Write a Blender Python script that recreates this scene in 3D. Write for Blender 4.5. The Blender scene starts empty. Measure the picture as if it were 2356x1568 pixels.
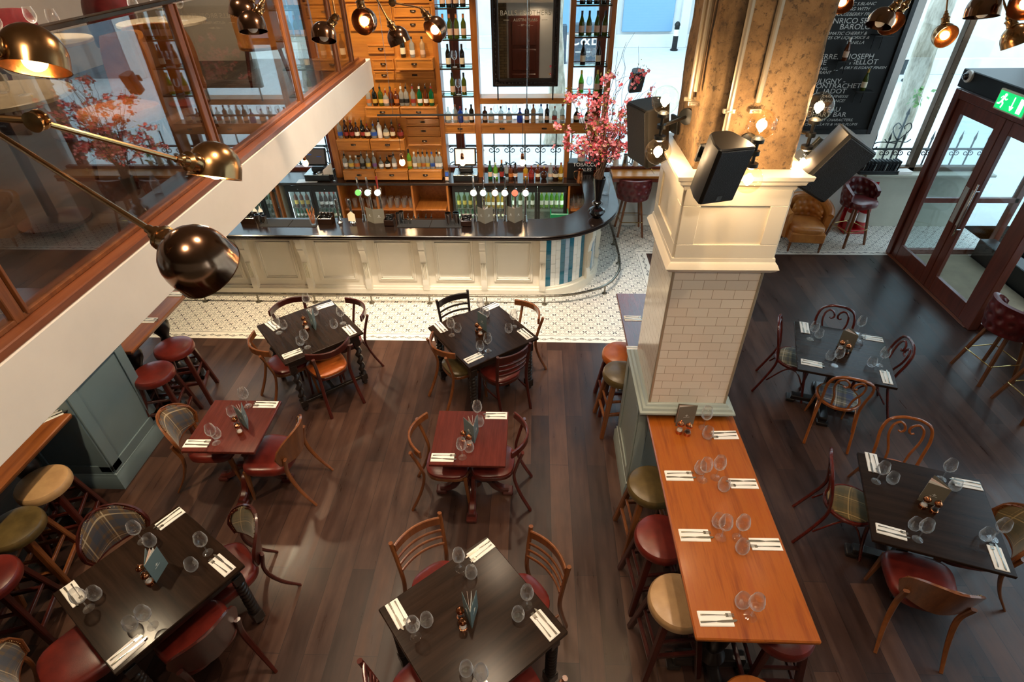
import bpy, math, random
from mathutils import Vector, Matrix, noise
random.seed(7)
PI=math.pi
SC=bpy.context.scene
COL=SC.collection
# ------------------------------------------------------------------ camera model (also used to lay things out on their real planes)
CAMZ=4.44; FPX=1285.05; PITCH=.645651454; ROLL=.0155758; YAW=-.0461207
_f=Vector((math.sin(YAW)*math.cos(PITCH),math.cos(YAW)*math.cos(PITCH),-math.sin(PITCH)))
_r0=_f.cross(Vector((0,0,1))).normalized(); _d0=_f.cross(_r0)
CR=math.cos(ROLL)*_r0+math.sin(ROLL)*_d0; CD=-math.sin(ROLL)*_r0+math.cos(ROLL)*_d0; CF=_f
def ray(x,y): return CR*((x-1178)/FPX)+CD*((y-784)/FPX)+CF
def gz(x,y,z):
    d=ray(x,y); t=(z-CAMZ)/d.z; return Vector((d.x*t,d.y*t,z))
def gy(x,y,Y):
    d=ray(x,y); t=Y/d.y; return Vector((d.x*t,Y,CAMZ+d.z*t))
def gx(x,y,X):
    d=ray(x,y); t=X/d.x; return Vector((X,d.y*t,CAMZ+d.z*t))
def gd(x,y,D):
    d=ray(x,y).normalized(); return Vector((0,0,CAMZ))+d*D
cam=bpy.data.cameras.new('camera'); co=bpy.data.objects.new('camera',cam); COL.objects.link(co)
m=Matrix((( CR.x,-CD.x,-CF.x,0),(CR.y,-CD.y,-CF.y,0),(CR.z,-CD.z,-CF.z,CAMZ),(0,0,0,1)))
co.matrix_world=m
cam.sensor_fit='HORIZONTAL'; cam.sensor_width=36; cam.lens=36*FPX/2356; cam.clip_start=.05; cam.clip_end=200
SC.camera=co
# ------------------------------------------------------------------ mesh builder
def catmull(P,n=6,closed=False):
    P=[Vector(p) for p in P]; out=[]; N=len(P)
    rng=range(N) if closed else range(N-1)
    for i in rng:
        p1=P[i];p2=P[(i+1)%N]
        p0=P[(i-1)%N] if closed or i>0 else p1*2-p2
        p3=P[(i+2)%N] if closed or i+2<N else p2*2-p1
        for k in range(n):
            t=k/n
            out.append(.5*((2*p1)+(p2-p0)*t+(2*p0-5*p1+4*p2-p3)*t*t+(3*p1-p0-3*p2+p3)*t**3))
    if not closed: out.append(P[-1])
    return out
class MB:
    def __init__(s): s.v=[];s.f=[]
    def add(s,v,f):
        o=len(s.v); s.v+= [tuple(p) for p in v]; s.f+=[tuple(i+o for i in q) for q in f]; return s
    def box(s,x0,x1,y0,y1,z0,z1,b=0,rot=None,c=None):
        if b<=0:
            v=[(x,y,z) for x in(x0,x1) for y in(y0,y1) for z in(z0,z1)]
            f=[(0,1,3,2),(4,6,7,5),(0,4,5,1),(2,3,7,6),(0,2,6,4),(1,5,7,3)]
        else:
            b=min(b,(x1-x0)/2.01,(y1-y0)/2.01,(z1-z0)/2.01)
            v=[];idx={}
            X=(x0,x1);Y=(y0,y1);Z=(z0,z1)
            for i in(0,1):
                for j in(0,1):
                    for k in(0,1):
                        sx=b if i==0 else -b; sy=b if j==0 else -b; sz=b if k==0 else -b
                        idx[i,j,k,0]=len(v); v.append((X[i],Y[j]+sy,Z[k]+sz))
                        idx[i,j,k,1]=len(v); v.append((X[i]+sx,Y[j],Z[k]+sz))
                        idx[i,j,k,2]=len(v); v.append((X[i]+sx,Y[j]+sy,Z[k]))
            f=[]
            def q(a,flip): f.append(tuple(reversed(a)) if flip else tuple(a))
            for i in(0,1):
                q([idx[i,0,0,0],idx[i,0,1,0],idx[i,1,1,0],idx[i,1,0,0]],i==1)
                q([idx[0,i,0,1],idx[1,i,0,1],idx[1,i,1,1],idx[0,i,1,1]],i==1)
                q([idx[0,0,i,2],idx[0,1,i,2],idx[1,1,i,2],idx[1,0,i,2]],i==1)
            for j in(0,1):
                for k in(0,1):
                    q([idx[0,j,k,1],idx[1,j,k,1],idx[1,j,k,2],idx[0,j,k,2]],(j==0)==(k==0))
                    q([idx[j,0,k,0],idx[j,1,k,0],idx[j,1,k,2],idx[j,0,k,2]],(j==0)!=(k==0))
                    q([idx[j,k,0,0],idx[j,k,1,0],idx[j,k,1,1],idx[j,k,0,1]],(j==0)==(k==0))
            for i in(0,1):
                for j in(0,1):
                    for k in(0,1):
                        q([idx[i,j,k,0],idx[i,j,k,1],idx[i,j,k,2]],(i+j+k)%2==1)
        if rot is not None:
            c=Vector(c) if c is not None else Vector(((x0+x1)/2,(y0+y1)/2,(z0+z1)/2))
            v=[c+rot@(Vector(p)-c) for p in v]
        return s.add(v,f)
    def frames(s,P,closed):
        N=len(P);T=[]
        for i in range(N):
            if closed: t=P[(i+1)%N]-P[i-1]
            else: t=P[min(i+1,N-1)]-P[max(i-1,0)]
            T.append(t.normalized() if t.length>1e-9 else Vector((0,0,1)))
        u=T[0].orthogonal().normalized();out=[]
        for i in range(N):
            u=(u-T[i]*u.dot(T[i])); u=u.normalized() if u.length>1e-6 else T[i].orthogonal().normalized()
            out.append((T[i],u,T[i].cross(u)))
        return out
    def tube(s,P,r,n=8,closed=False,cap=True):
        P=[Vector(p) for p in P];N=len(P)
        R=r if isinstance(r,(list,tuple)) else [r]*N
        if len(R)!=N: R=[R[0]+(R[-1]-R[0])*i/(N-1) for i in range(N)]
        F=s.frames(P,closed);v=[];f=[]
        for i in range(N):
            for k in range(n):
                a=2*PI*k/n; v.append(P[i]+(F[i][1]*math.cos(a)+F[i][2]*math.sin(a))*R[i])
        for i in range(N if closed else N-1):
            j=(i+1)%N
            for k in range(n):
                l=(k+1)%n; f.append((i*n+k,i*n+l,j*n+l,j*n+k))
        if cap and not closed:
            f.append(tuple(reversed(range(n)))); f.append(tuple((N-1)*n+k for k in range(n)))
        return s.add(v,f)
    def sweep(s,P,prof,up=(0,0,1),closed=False,taper=None):
        P=[Vector(p) for p in P];N=len(P);up=Vector(up);v=[];f=[];n=len(prof)
        for i in range(N):
            if closed: t=P[(i+1)%N]-P[i-1]
            else: t=P[min(i+1,N-1)]-P[max(i-1,0)]
            t.normalize(); sd=t.cross(up).normalized(); u2=sd.cross(t)
            k=taper[i] if taper else 1
            for a,b in prof: v.append(P[i]+sd*a*k+u2*b*k)
        for i in range(N if closed else N-1):
            j=(i+1)%N
            for k in range(n):
                l=(k+1)%n; f.append((i*n+k,i*n+l,j*n+l,j*n+k))
        if not closed:
            f.append(tuple(reversed(range(n)))); f.append(tuple((N-1)*n+k for k in range(n)))
        return s.add(v,f)
    def bar(s,a,b,w,t=None,up=(0,0,1),w2=None):
        t=t or w; a=Vector(a);b=Vector(b)
        if abs((b-a).normalized().dot(Vector(up)))>.97: up=(0,1,0)
        k=(w2/w) if w2 else 1; c=min(w,t)*.15
        pr=[(-w/2+c,-t/2),(w/2-c,-t/2),(w/2,-t/2+c),(w/2,t/2-c),(w/2-c,t/2),(-w/2+c,t/2),(-w/2,t/2-c),(-w/2,-t/2+c)]
        return s.sweep([a,b],pr,up,taper=[1,k])
    def lathe(s,prof,n=20,c=(0,0,0),M=None,mod=None):
        v=[];f=[];N=len(prof);c=Vector(c)
        for i,(r,z) in enumerate(prof):
            for k in range(n):
                a=2*PI*k/n; rr=r*(mod(a,z,r) if mod else 1)
                p=Vector((rr*math.cos(a),rr*math.sin(a),z)); v.append((M@p if M else p)+c)
        for i in range(N-1):
            for k in range(n):
                l=(k+1)%n; f.append((i*n+k,i*n+l,(i+1)*n+l,(i+1)*n+k))
        if prof[0][0]>1e-4: f.append(tuple(reversed(range(n))))
        if prof[-1][0]>1e-4: f.append(tuple((N-1)*n+k for k in range(n)))
        return s.add(v,f)
    def shell(s,prof,n=24,c=(0,0,0),M=None):
        v=[];f=[];N=len(prof);c=Vector(c)
        for (r,z) in prof:
            for k in range(n):
                a=2*PI*k/n; p=Vector((r*math.cos(a),r*math.sin(a),z)); v.append((M@p if M else p)+c)
        for i in range(N-1):
            for k in range(n):
                l=(k+1)%n; f.append((i*n+k,i*n+l,(i+1)*n+l,(i+1)*n+k))
        return s.add(v,f)
    def prism(s,poly,z0,z1,b=0):
        n=len(poly)
        if b>0:
            def inset(d):
                out=[]
                for i in range(n):
                    p0=Vector(poly[i-1]);p1=Vector(poly[i]);p2=Vector(poly[(i+1)%n])
                    a=(p1-p0).normalized();c=(p2-p1).normalized()
                    na=Vector((-a.y,a.x));nc=Vector((-c.y,c.x)); m_=(na+nc)
                    m_=m_/max(m_.length_squared,1e-6)*2
                    out.append(p1+m_*d)
                return out
            ins=inset(b)
            L=[[(p.x,p.y,z0) for p in ins],[(p[0],p[1],z0+b) for p in poly],[(p[0],p[1],z1-b) for p in poly],[(p.x,p.y,z1) for p in ins]]
        else: L=[[(p[0],p[1],z0) for p in poly],[(p[0],p[1],z1) for p in poly]]
        v=[p for l in L for p in l];f=[]
        for i in range(len(L)-1):
            for k in range(n):
                l=(k+1)%n; f.append((i*n+k,i*n+l,(i+1)*n+l,(i+1)*n+k))
        f.append(tuple(reversed(range(n)))); f.append(tuple((len(L)-1)*n+k for k in range(n)))
        return s.add(v,f)
    def grid(s,fn,nu,nv,th=None):
        # fn(u,v)->(point, normal) u,v in 0..1 ; th thickness along normal
        A=[[fn(i/nu,j/nv) for j in range(nv+1)] for i in range(nu+1)]
        W=nv+1;v=[Vector(A[i][j][0]) for i in range(nu+1) for j in range(nv+1)];f=[]
        for i in range(nu):
            for j in range(nv): f.append((i*W+j,(i+1)*W+j,(i+1)*W+j+1,i*W+j+1))
        if th:
            o=len(v); v+=[Vector(A[i][j][0])-Vector(A[i][j][1])*th for i in range(nu+1) for j in range(nv+1)]
            for i in range(nu):
                for j in range(nv): f.append((o+i*W+j,o+i*W+j+1,o+(i+1)*W+j+1,o+(i+1)*W+j))
            for i in range(nu):
                f.append((i*W,o+i*W,o+(i+1)*W,(i+1)*W)); f.append((i*W+nv,(i+1)*W+nv,o+(i+1)*W+nv,o+i*W+nv))
            for j in range(nv):
                f.append((j,j+1,o+j+1,o+j)); f.append((nu*W+j,o+nu*W+j,o+nu*W+j+1,nu*W+j+1))
        return s.add(v,f)
    def ball(s,c,r,n=10,sc=(1,1,1)):
        pr=[(math.sin(PI*i/n)*r,-math.cos(PI*i/n)*r) for i in range(n+1)]
        pr[0]=(1e-5,-r);pr[-1]=(1e-5,r)
        o=len(s.v); s.lathe(pr,max(8,n+4))
        c=Vector(c)
        for i in range(o,len(s.v)):
            p=s.v[i]; s.v[i]=(p[0]*sc[0]+c.x,p[1]*sc[1]+c.y,p[2]*sc[2]+c.z)
        return s
    def xf(s,M): s.v=[tuple(M@Vector(p)) for p in s.v]; return s
    def mesh(s,name,mat,ang=35):
        me=bpy.data.meshes.new(name); me.from_pydata([tuple(p) for p in s.v],[],s.f); me.update()
        import bmesh
        bm=bmesh.new(); bm.from_mesh(me); bmesh.ops.recalc_face_normals(bm,faces=bm.faces); bm.to_mesh(me); bm.free()
        if ang>0:
            me.polygons.foreach_set('use_smooth',[True]*len(me.polygons))
            me.set_sharp_from_angle(angle=math.radians(ang))
        if mat: me.materials.append(mat)
        return me
CACHE={}
def tag(o,label=None,cat=None,group=None,kind=None):
    if label: o['label']=label
    if cat: o['category']=cat
    if group: o['group']=group
    if kind: o['kind']=kind
    return o
def part(name,key,fn,mat,parent=None,loc=(0,0,0),rot=(0,0,0),ang=35,label=None):
    if key is None or key not in CACHE:
        me=fn().mesh(name,mat,ang)
        if key is not None: CACHE[key]=me
    else: me=CACHE[key]
    o=bpy.data.objects.new(name,me); COL.objects.link(o)
    if me.materials[0]!=mat:
        o.material_slots[0].link='OBJECT'; o.material_slots[0].material=mat
    if parent is not None: o.parent=parent
    o.location=loc; o.rotation_euler=rot
    if label: o['label']=label
    return o
def thing(name,label,cat,loc=(0,0,0),rz=0,group=None):
    o=bpy.data.objects.new(name,None); COL.objects.link(o); o.empty_display_size=.1
    o.location=loc; o.rotation_euler=(0,0,rz); return tag(o,label,cat,group)
def single(name,key,fn,mat,label,cat,loc=(0,0,0),rz=0,group=None,ang=35):
    return tag(part(name,key,fn,mat,None,loc,(0,0,rz),ang),label,cat,group)
def struct(name,fn,mat,ang=35,parent=None):
    o=part(name,None,fn,mat,parent,ang=ang)
    if parent is None: o['kind']='structure'
    return o
def text(name,s,size,mat,parent,loc,M3=None,depth=.001,align='CENTER',font_sx=1,shear=0,sp=1):
    cu=bpy.data.curves.new(name,'FONT'); cu.body=s; cu.size=size; cu.extrude=depth; cu.align_x=align; cu.align_y='CENTER'; cu.resolution_u=3; cu.shear=shear; cu.space_character=sp
    t=bpy.data.objects.new(name,cu); COL.objects.link(t)
    dg=bpy.context.evaluated_depsgraph_get(); me=bpy.data.meshes.new_from_object(t.evaluated_get(dg)); bpy.data.objects.remove(t)
    me.materials.clear(); me.materials.append(mat)
    o=bpy.data.objects.new(name,me); COL.objects.link(o)
    if parent is not None: o.parent=parent
    mw=Matrix.Translation(Vector(loc))
    if M3 is not None: mw=mw@M3.to_4x4()
    o.matrix_local=mw@Matrix.Diagonal((font_sx,1,1,1)); return o
RX90=Matrix.Rotation(PI/2,3,'X')   # text facing -Y
# ------------------------------------------------------------------ materials
def lin(h):
    h=h.lstrip('#'); c=[int(h[i:i+2],16)/255 for i in(0,2,4)]
    return tuple((x/12.92 if x<=.04045 else ((x+.055)/1.055)**2.4) for x in c)+(1,)
class NT:
    def __init__(s,name):
        s.m=bpy.data.materials.new(name); s.m.use_nodes=True; s.t=s.m.node_tree; s.t.nodes.clear()
        s.out=s.t.nodes.new('ShaderNodeOutputMaterial')
    def n(s,ty,**kw):
        nd=s.t.nodes.new('ShaderNode'+ty)
        for k,v in kw.items():
            if hasattr(nd,k): setattr(nd,k,v)
            else: nd.inputs[k.replace('_',' ')].default_value=v
        return nd
    def l(s,a,b): s.t.links.new(a,b)
    def bsdf(s,**kw):
        b=s.n('BsdfPrincipled'); s.b=b; s.l(b.outputs[0],s.out.inputs[0])
        for k,v in kw.items(): b.inputs[k.replace('_',' ')].default_value=v
        return b
    def coords(s,scale=(1,1,1),rot=(0,0,0),kind='Object',loc=(0,0,0)):
        tc=s.n('TexCoord'); mp=s.n('Mapping'); mp.inputs['Scale'].default_value=scale; mp.inputs['Rotation'].default_value=rot; mp.inputs['Location'].default_value=loc
        s.l(tc.outputs[kind],mp.inputs[0]); return mp.outputs[0]
    def noise(s,vec,scale=5,detail=4,rough=.5):
        n=s.n('TexNoise'); n.inputs['Scale'].default_value=scale; n.inputs['Detail'].default_value=detail; n.inputs['Roughness'].default_value=rough
        if vec: s.l(vec,n.inputs['Vector'])
        return n.outputs['Fac']
    def ramp(s,fac,stops):
        r=s.n('ValToRGB'); e=r.color_ramp.elements
        while len(e)<len(stops): e.new(.5)
        for i,(p,c) in enumerate(stops): e[i].position=p; e[i].color=c if len(c)==4 else tuple(c)+(1,)
        s.l(fac,r.inputs[0]); return r.outputs[0]
    def math(s,op,a,b=None,c=None):
        n=s.n('Math'); n.operation=op
        for i,x in enumerate((a,b,c)):
            if x is None: continue
            if isinstance(x,(int,float)): n.inputs[i].default_value=x
            else: s.l(x,n.inputs[i])
        return n.outputs[0]
    def mix(s,f,a,b,mode='MIX'):
        n=s.n('Mix'); n.data_type='RGBA'; n.blend_type=mode
        for i,x in((0,f),(6,a),(7,b)):
            if isinstance(x,(int,float)): n.inputs[i].default_value=x
            elif isinstance(x,tuple): n.inputs[i].default_value=x
            else: s.l(x,n.inputs[i])
        return n.outputs[2]
    def bump(s,h,strength=.2,dist=.01):
        b=s.n('Bump'); b.inputs['Strength'].default_value=strength; b.inputs['Distance'].default_value=dist
        s.l(h,b.inputs['Height']); s.l(b.outputs[0],s.b.inputs['Normal'])
    def xyz(s,vec):
        n=s.n('SeparateXYZ'); s.l(vec,n.inputs[0]); return n.outputs
def plain(name,col,rough=.5,metal=0,coat=0,spec=.5,em=None,es=0):
    t=NT(name); b=t.bsdf(Base_Color=lin(col),Roughness=rough,Metallic=metal)
    b.inputs['Coat Weight'].default_value=coat; b.inputs['Specular IOR Level'].default_value=spec
    if em: b.inputs['Emission Color'].default_value=lin(em); b.inputs['Emission Strength'].default_value=es
    return t.m
def wood(name,c1,c2,rough=.35,axis='X',sc=1.0,coat=.2,bump=.05,c3=None):
    t=NT(name); b=t.bsdf(Roughness=rough); b.inputs['Coat Weight'].default_value=coat; b.inputs['Coat Roughness'].default_value=.15
    s={'X':(1.2,14,14),'Y':(14,1.2,14),'Z':(14,14,1.2)}[axis]
    v=t.coords(tuple(k*sc for k in s)); f1=t.noise(v,1.5,6,.6)
    s2={'X':(3,60,60),'Y':(60,3,60),'Z':(60,60,3)}[axis]
    f2=t.noise(t.coords(tuple(k*sc for k in s2)),1.5,3,.6)
    f=t.math('ADD',t.math('MULTIPLY',f1,.7),t.math('MULTIPLY',f2,.3))
    st=[(.3,lin(c1)),(.68,lin(c2))]
    if c3: st=[(.3,lin(c1)),(.5,lin(c2)),(.7,lin(c3))]
    t.l(t.ramp(f,st),b.inputs['Base Color']); t.bump(f2,bump,.003); return t.m
def leather(name,c1,c2,rough=.32):
    t=NT(name); b=t.bsdf(Roughness=rough); b.inputs['Coat Weight'].default_value=.25; b.inputs['Coat Roughness'].default_value=.25
    v=t.coords(); t.l(t.ramp(t.noise(v,6,5,.6),[(.35,lin(c1)),(.7,lin(c2))]),b.inputs['Base Color'])
    vo=t.n('TexVoronoi'); vo.inputs['Scale'].default_value=220; t.l(v,vo.inputs['Vector']); t.bump(vo.outputs['Distance'],.12,.002); return t.m
def paint(name,c,rough=.45,var=.06):
    t=NT(name); b=t.bsdf(Roughness=rough); v=t.coords(); c0=lin(c); c1=tuple(x*(1-var) for x in c0[:3])+(1,)
    t.l(t.ramp(t.noise(v,2.5,5,.6),[(.35,c1),(.65,c0)]),b.inputs['Base Color']); t.bump(t.noise(v,60,3),.03,.002); return t.m
def tartan(name,base,c1,c2,c3,scale=5.5,rot=0):
    t=NT(name); b=t.bsdf(Roughness=.9); b.inputs['Sheen Weight'].default_value=.3
    x,y,z=t.xyz(t.coords((scale,scale,scale),(0,0,rot)))[:3]
    col=lin(base)
    yy=t.math('ADD',y,z)
    def stripe(v,off,w):
        fr=t.math('FRACT',t.math('ADD',v,off)); return t.math('LESS_THAN',t.math('ABSOLUTE',t.math('SUBTRACT',fr,.5)),w)
    cur=col
    for (o,w,c,a) in((0,.16,c1,.55),(.33,.06,c2,.5),(.62,.022,c3,.7),(.5,.012,c3,.25)):
        cur=t.mix(t.math('MULTIPLY',stripe(x,o,w),a),cur,lin(c))
        cur=t.mix(t.math('MULTIPLY',stripe(yy,o+.1,w),a),cur,lin(c))
    n=t.noise(t.coords((300,300,300)),1,2); cur=t.mix(t.math('MULTIPLY',n,.35),cur,lin('#1c1712'))
    t.l(cur,b.inputs['Base Color']); t.bump(n,.3,.002); return t.m
def thinglass(name,tint='#ffffff',base=.04,rough=.0,edge=.85,blend=.25,sp=1.0):
    t=NT(name); tr=t.n('BsdfTransparent'); tr.inputs[0].default_value=lin(tint)
    g=t.n('BsdfGlossy'); g.inputs['Roughness'].default_value=rough; g.inputs['Color'].default_value=(sp,sp,sp,1)
    lw=t.n('LayerWeight'); lw.inputs[0].default_value=blend
    f=t.math('ADD',t.math('MULTIPLY',t.math('POWER',lw.outputs['Facing'],2.5),edge),base); f=t.math('MINIMUM',f,1.0)
    mx=t.n('MixShader'); t.l(f,mx.inputs[0]); t.l(tr.outputs[0],mx.inputs[1]); t.l(g.outputs[0],mx.inputs[2]); t.l(mx.outputs[0],t.out.inputs[0]); return t.m
def emis(name,col,st):
    t=NT(name); e=t.n('Emission'); e.inputs[0].default_value=lin(col); e.inputs[1].default_value=st; t.l(e.outputs[0],t.out.inputs[0]); return t.m
M={}
# floor boards running away from the camera (along Y)
t=NT('floorboards'); b=t.bsdf(Roughness=.38); b.inputs['Specular IOR Level'].default_value=.42; v=t.coords((1,1,1),(0,0,PI/2))
br=t.n('TexBrick'); br.offset=.37; br.inputs['Scale'].default_value=1; br.inputs['Brick Width'].default_value=1.9; br.inputs['Row Height'].default_value=.19; br.inputs['Mortar Size'].default_value=.0018; br.inputs['Mortar Smooth'].default_value=.1; br.inputs['Bias'].default_value=0
br.inputs['Color1'].default_value=(0,0,0,1); br.inputs['Color2'].default_value=(1,1,1,1); br.inputs['Mortar'].default_value=(.5,.5,.5,1); t.l(v,br.inputs[0])
g1=t.noise(t.coords((11,1.1,1)),1.2,6,.62); g2=t.noise(t.coords((1.6,1.1,1)),1.4,4,.6)
f=t.math('ADD',t.math('MULTIPLY',g1,.45),t.math('ADD',t.math('MULTIPLY',br.outputs['Color'],.28),t.math('MULTIPLY',g2,.35)))
c=t.ramp(f,[(.3,lin('#1f1411')),(.52,lin('#3b2720')),(.78,lin('#5b4033'))])
c=t.mix(br.outputs['Fac'],c,lin('#1a1311')); t.l(c,b.inputs['Base Color'])
t.l(t.ramp(g1,[(.3,(.26,.26,.26)),(.7,(.42,.42,.42))]),b.inputs['Roughness'])
t.bump(t.math('SUBTRACT',t.math('MULTIPLY',g1,.3),br.outputs['Fac']),.12,.004); M['floor']=t.m
# cement tiles
t=NT('patterned_cement_tiles'); b=t.bsdf(Roughness=.4); x,y,_=t.xyz(t.coords((5,5,5)))[:3]
def fr(v): return t.math('SUBTRACT',t.math('FRACT',v),.5)
# lattice rotated 45 deg, one flower per cell
u=fr(t.math('ADD',t.math('ADD',x,y),.5)); w=fr(t.math('ADD',t.math('SUBTRACT',x,y),.5)); au=t.math('ABSOLUTE',u); aw=t.math('ABSOLUTE',w)
mxa=t.math('MAXIMUM',au,aw); mna=t.math('MINIMUM',au,aw)
band=t.math('MULTIPLY',t.math('GREATER_THAN',mxa,.37),t.math('LESS_THAN',mxa,.47)); band=t.math('MULTIPLY',band,t.math('LESS_THAN',mna,.34))
inner=t.math('MULTIPLY',t.math('GREATER_THAN',mxa,.27),t.math('LESS_THAN',mxa,.33))
# petals along the tile axes' diagonals: in the rotated cell they lie on the axes
pet=t.math('LESS_THAN',t.math('ADD',t.math('MULTIPLY',t.math('ABSOLUTE',t.math('SUBTRACT',mxa,.16)),.42),mna),.068); pet=t.math('MULTIPLY',pet,t.math('GREATER_THAN',mxa,.035))
# joints
jx=t.math('LESS_THAN',t.math('ABSOLUTE',fr(t.math('ADD',x,.5))),.009); jy=t.math('LESS_THAN',t.math('ABSOLUTE',fr(t.math('ADD',y,.5))),.009)
dirt=t.noise(t.coords((1,1,1)),3,5,.6)
c=t.mix(dirt,lin('#d9d3c6'),lin('#ece8df')); c=t.mix(band,c,lin('#aeaba2')); c=t.mix(t.math('MULTIPLY',inner,.0),c,lin('#c6c2b8')); c=t.mix(pet,c,lin('#232426'))
c=t.mix(t.math('MULTIPLY',t.math('MAXIMUM',jx,jy),.55),c,lin('#9b9488')); t.l(c,b.inputs['Base Color']); M['tile']=t.m
def border(name,along):
    t=NT(name); b=t.bsdf(Roughness=.4); x,y,_=t.xyz(t.coords())[:3]
    a,o=(x,y) if along=='X' else (y,x)
    A=t.math('MULTIPLY',a,10); fa=t.math('SUBTRACT',t.math('FRACT',A),.5); B=t.math('MULTIPLY',o,10)  # o in tile units, object placed so o in 0..1
    wave=t.math('MULTIPLY',t.math('SINE',t.math('MULTIPLY',A,PI)),.16)
    d=t.math('ABSOLUTE',t.math('SUBTRACT',t.math('SUBTRACT',B,.5),wave)); l1=t.math('LESS_THAN',d,.045)
    s=t.math('SINE',t.math('MULTIPLY',t.math('FLOOR',A),PI)); par=t.math('SUBTRACT',t.math('MULTIPLY',t.math('MODULO',t.math('ABSOLUTE',t.math('FLOOR',A)),2),.16),.08)
    r=t.math('SQRT',t.math('ADD',t.math('POWER',fa,2),t.math('POWER',t.math('ADD',t.math('SUBTRACT',B,.5),par),2)))
    an=t.math('ARCTAN2',t.math('ADD',t.math('SUBTRACT',B,.5),par),fa)
    sp=t.math('FRACT',t.math('ADD',t.math('MULTIPLY',r,6.0),t.math('DIVIDE',an,2*PI)))
    l2=t.math('MULTIPLY',t.math('LESS_THAN',t.math('ABSOLUTE',t.math('SUBTRACT',sp,.5)),.22),t.math('LESS_THAN',r,.27))
    l3=t.math('LESS_THAN',t.math('ABSOLUTE',t.math('SUBTRACT',B,1.25)),.035)  # thin line beside the scroll
    k=t.math('MAXIMUM',t.math('MAXIMUM',l1,l2),l3)
    j=t.math('LESS_THAN',t.math('ABSOLUTE',t.math('SUBTRACT',t.math('FRACT',t.math('MULTIPLY',a,5)),.5)),.008)
    c=t.mix(k,lin('#e6e1d6'),lin('#45423d')); c=t.mix(t.math('MULTIPLY',j,.5),c,lin('#8a8478')); t.l(c,b.inputs['Base Color']); return t.m
M['borderX']=border('scroll_border_tiles_across','X'); M['borderY']=border('scroll_border_tiles_along','Y')
M['white']=paint('warm_white_paint','#e9e0d2'); M['wallwhite']=paint('wall_white_paint','#e6e2da',.6)
M['cream']=paint('cream_gloss_paint','#efe6d2',.3,.04); M['blue']=paint('blue_grey_paint','#6d7f85',.35)
M['sage']=paint('grey_green_paint','#98a29c',.35); M['ceiling']=paint('ceiling_paint','#94887a',.8)
M['oak']=wood('golden_oak','#9a5a1e','#c98436',.35,'X',1.0,.25); M['oakz']=wood('golden_oak_upright','#8e4f1c','#b87230',.35,'Z',1.0,.25)
M['oaky']=wood('oak_along','#8e4f1c','#b87230',.35,'Y')
M['trim']=wood('reddish_trim_wood','#66331c','#8c512f',.35,'Y',.8,.3)
M['dark']=wood('dark_ebonised_wood','#1a120d','#30221a',.2,'X',1,.0); M['dark'].node_tree.nodes['Principled BSDF'].inputs['Specular IOR Level'].default_value=.17; M['black']=wood('black_stained_wood','#15110f','#241d1a',.28,'Z',1,.4)
M['bartop']=wood('dark_polished_bar_top','#120c0a','#221711',.2,'X',.8,.15)
M['counter']=wood('dark_back_counter_wood','#180f0b','#2c1b13',.16,'X',.8,.3)
M['orange']=wood('orange_brown_table_wood','#743009','#9c5418',.3,'Y',.8,.3,.05,'#8e4210')
M['mahog']=wood('red_mahogany','#3c140f','#5a2219',.28,'Z',1,.4); M['mahogtop']=wood('red_mahogany_top','#421812','#622820',.2,'Y',1,.4)
M['walnut']=wood('mid_brown_walnut','#5a2f16','#86502a',.3,'Z',1,.35); M['door']=wood('dark_red_door_wood','#54241a','#7a3a28',.32,'Z',.8,.35)
M['shelfw']=wood('brown_shelf_table_wood','#6a3417','#9a5a2c',.28,'Y',.8,.45); M['darkred']=wood('dark_cherry_legs','#2e0f0a','#4a1a12',.3,'Z',1,.35)
M['bent']=wood('glossy_red_bentwood','#3c120e','#6a241a',.2,'Z',1,.6); M['bento']=wood('glossy_orange_bentwood','#7d3c16','#a8602a',.2,'Z',1,.6)
M['lred']=leather('oxblood_red_leather','#541813','#7a2a20'); M['ldark']=leather('dark_oxblood_leather','#4c1416','#6f2424',.28)
M['ltan']=leather('tan_leather','#a8642a','#c9853f',.35); M['lbeige']=leather('beige_leather','#a58058','#c09a6c',.35)
M['lolive']=leather('olive_brown_leather','#4a3d22','#6d5a34',.3); M['lorange']=leather('orange_leather','#a14c1c','#c06a2c',.32)
M['tart_b']=tartan('brown_tartan','#6a5236','#2f4358','#2a3c50','#cdb894',5.5); M['tart_o']=tartan('olive_check_tartan','#66552f','#48452a','#6f5a30','#b89a64',6,.1)
M['tart_blue']=tartan('blue_tartan','#8d8a78','#2d4c86','#27324c','#e6e6e0',5,.1); M['tart_g']=tartan('grey_green_tartan','#8a8266','#2c3a44','#31404a','#d8d4c4',5,.05)
def metal(name,c,r=.25): 
    t=NT(name); b=t.bsdf(Metallic=1.0); v=t.coords(); c0=lin(c); t.l(t.ramp(t.noise(v,9,5,.6),[(.3,tuple(x*.75 for x in c0[:3])+(1,)),(.7,c0)]),b.inputs['Base Color'])
    t.l(t.ramp(t.noise(v,14,4),[(.3,(r*.7,)*3),(.7,(r*1.3,)*3)]),b.inputs['Roughness']); return t.m
M['brass']=metal('aged_brass','#b58a5c',.22); M['dbrass']=metal('dark_bronze','#96725a',.16); M['gold']=metal('polished_brass','#d9b878',.15)
M['chrome']=metal('chrome','#dedede',.08); M['steel']=metal('brushed_steel','#b9b9b4',.25); M['silver']=plain('silver_cutlery','#a09c92',.22,.85)
M['copper']=metal('polished_copper','#d98a5c',.15); M['iron']=plain('black_iron','#16191a',.45,.3); M['railmetal']=metal('dull_steel_rail','#8c8578',.28)
M['dmetal']=metal('dark_window_metal','#5b4a3c',.35); M['galv']=plain('galvanised_steel','#b8ac96',.42,.55); M['pull']=metal('pewter_cup_pull','#5d5249',.3)
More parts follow.
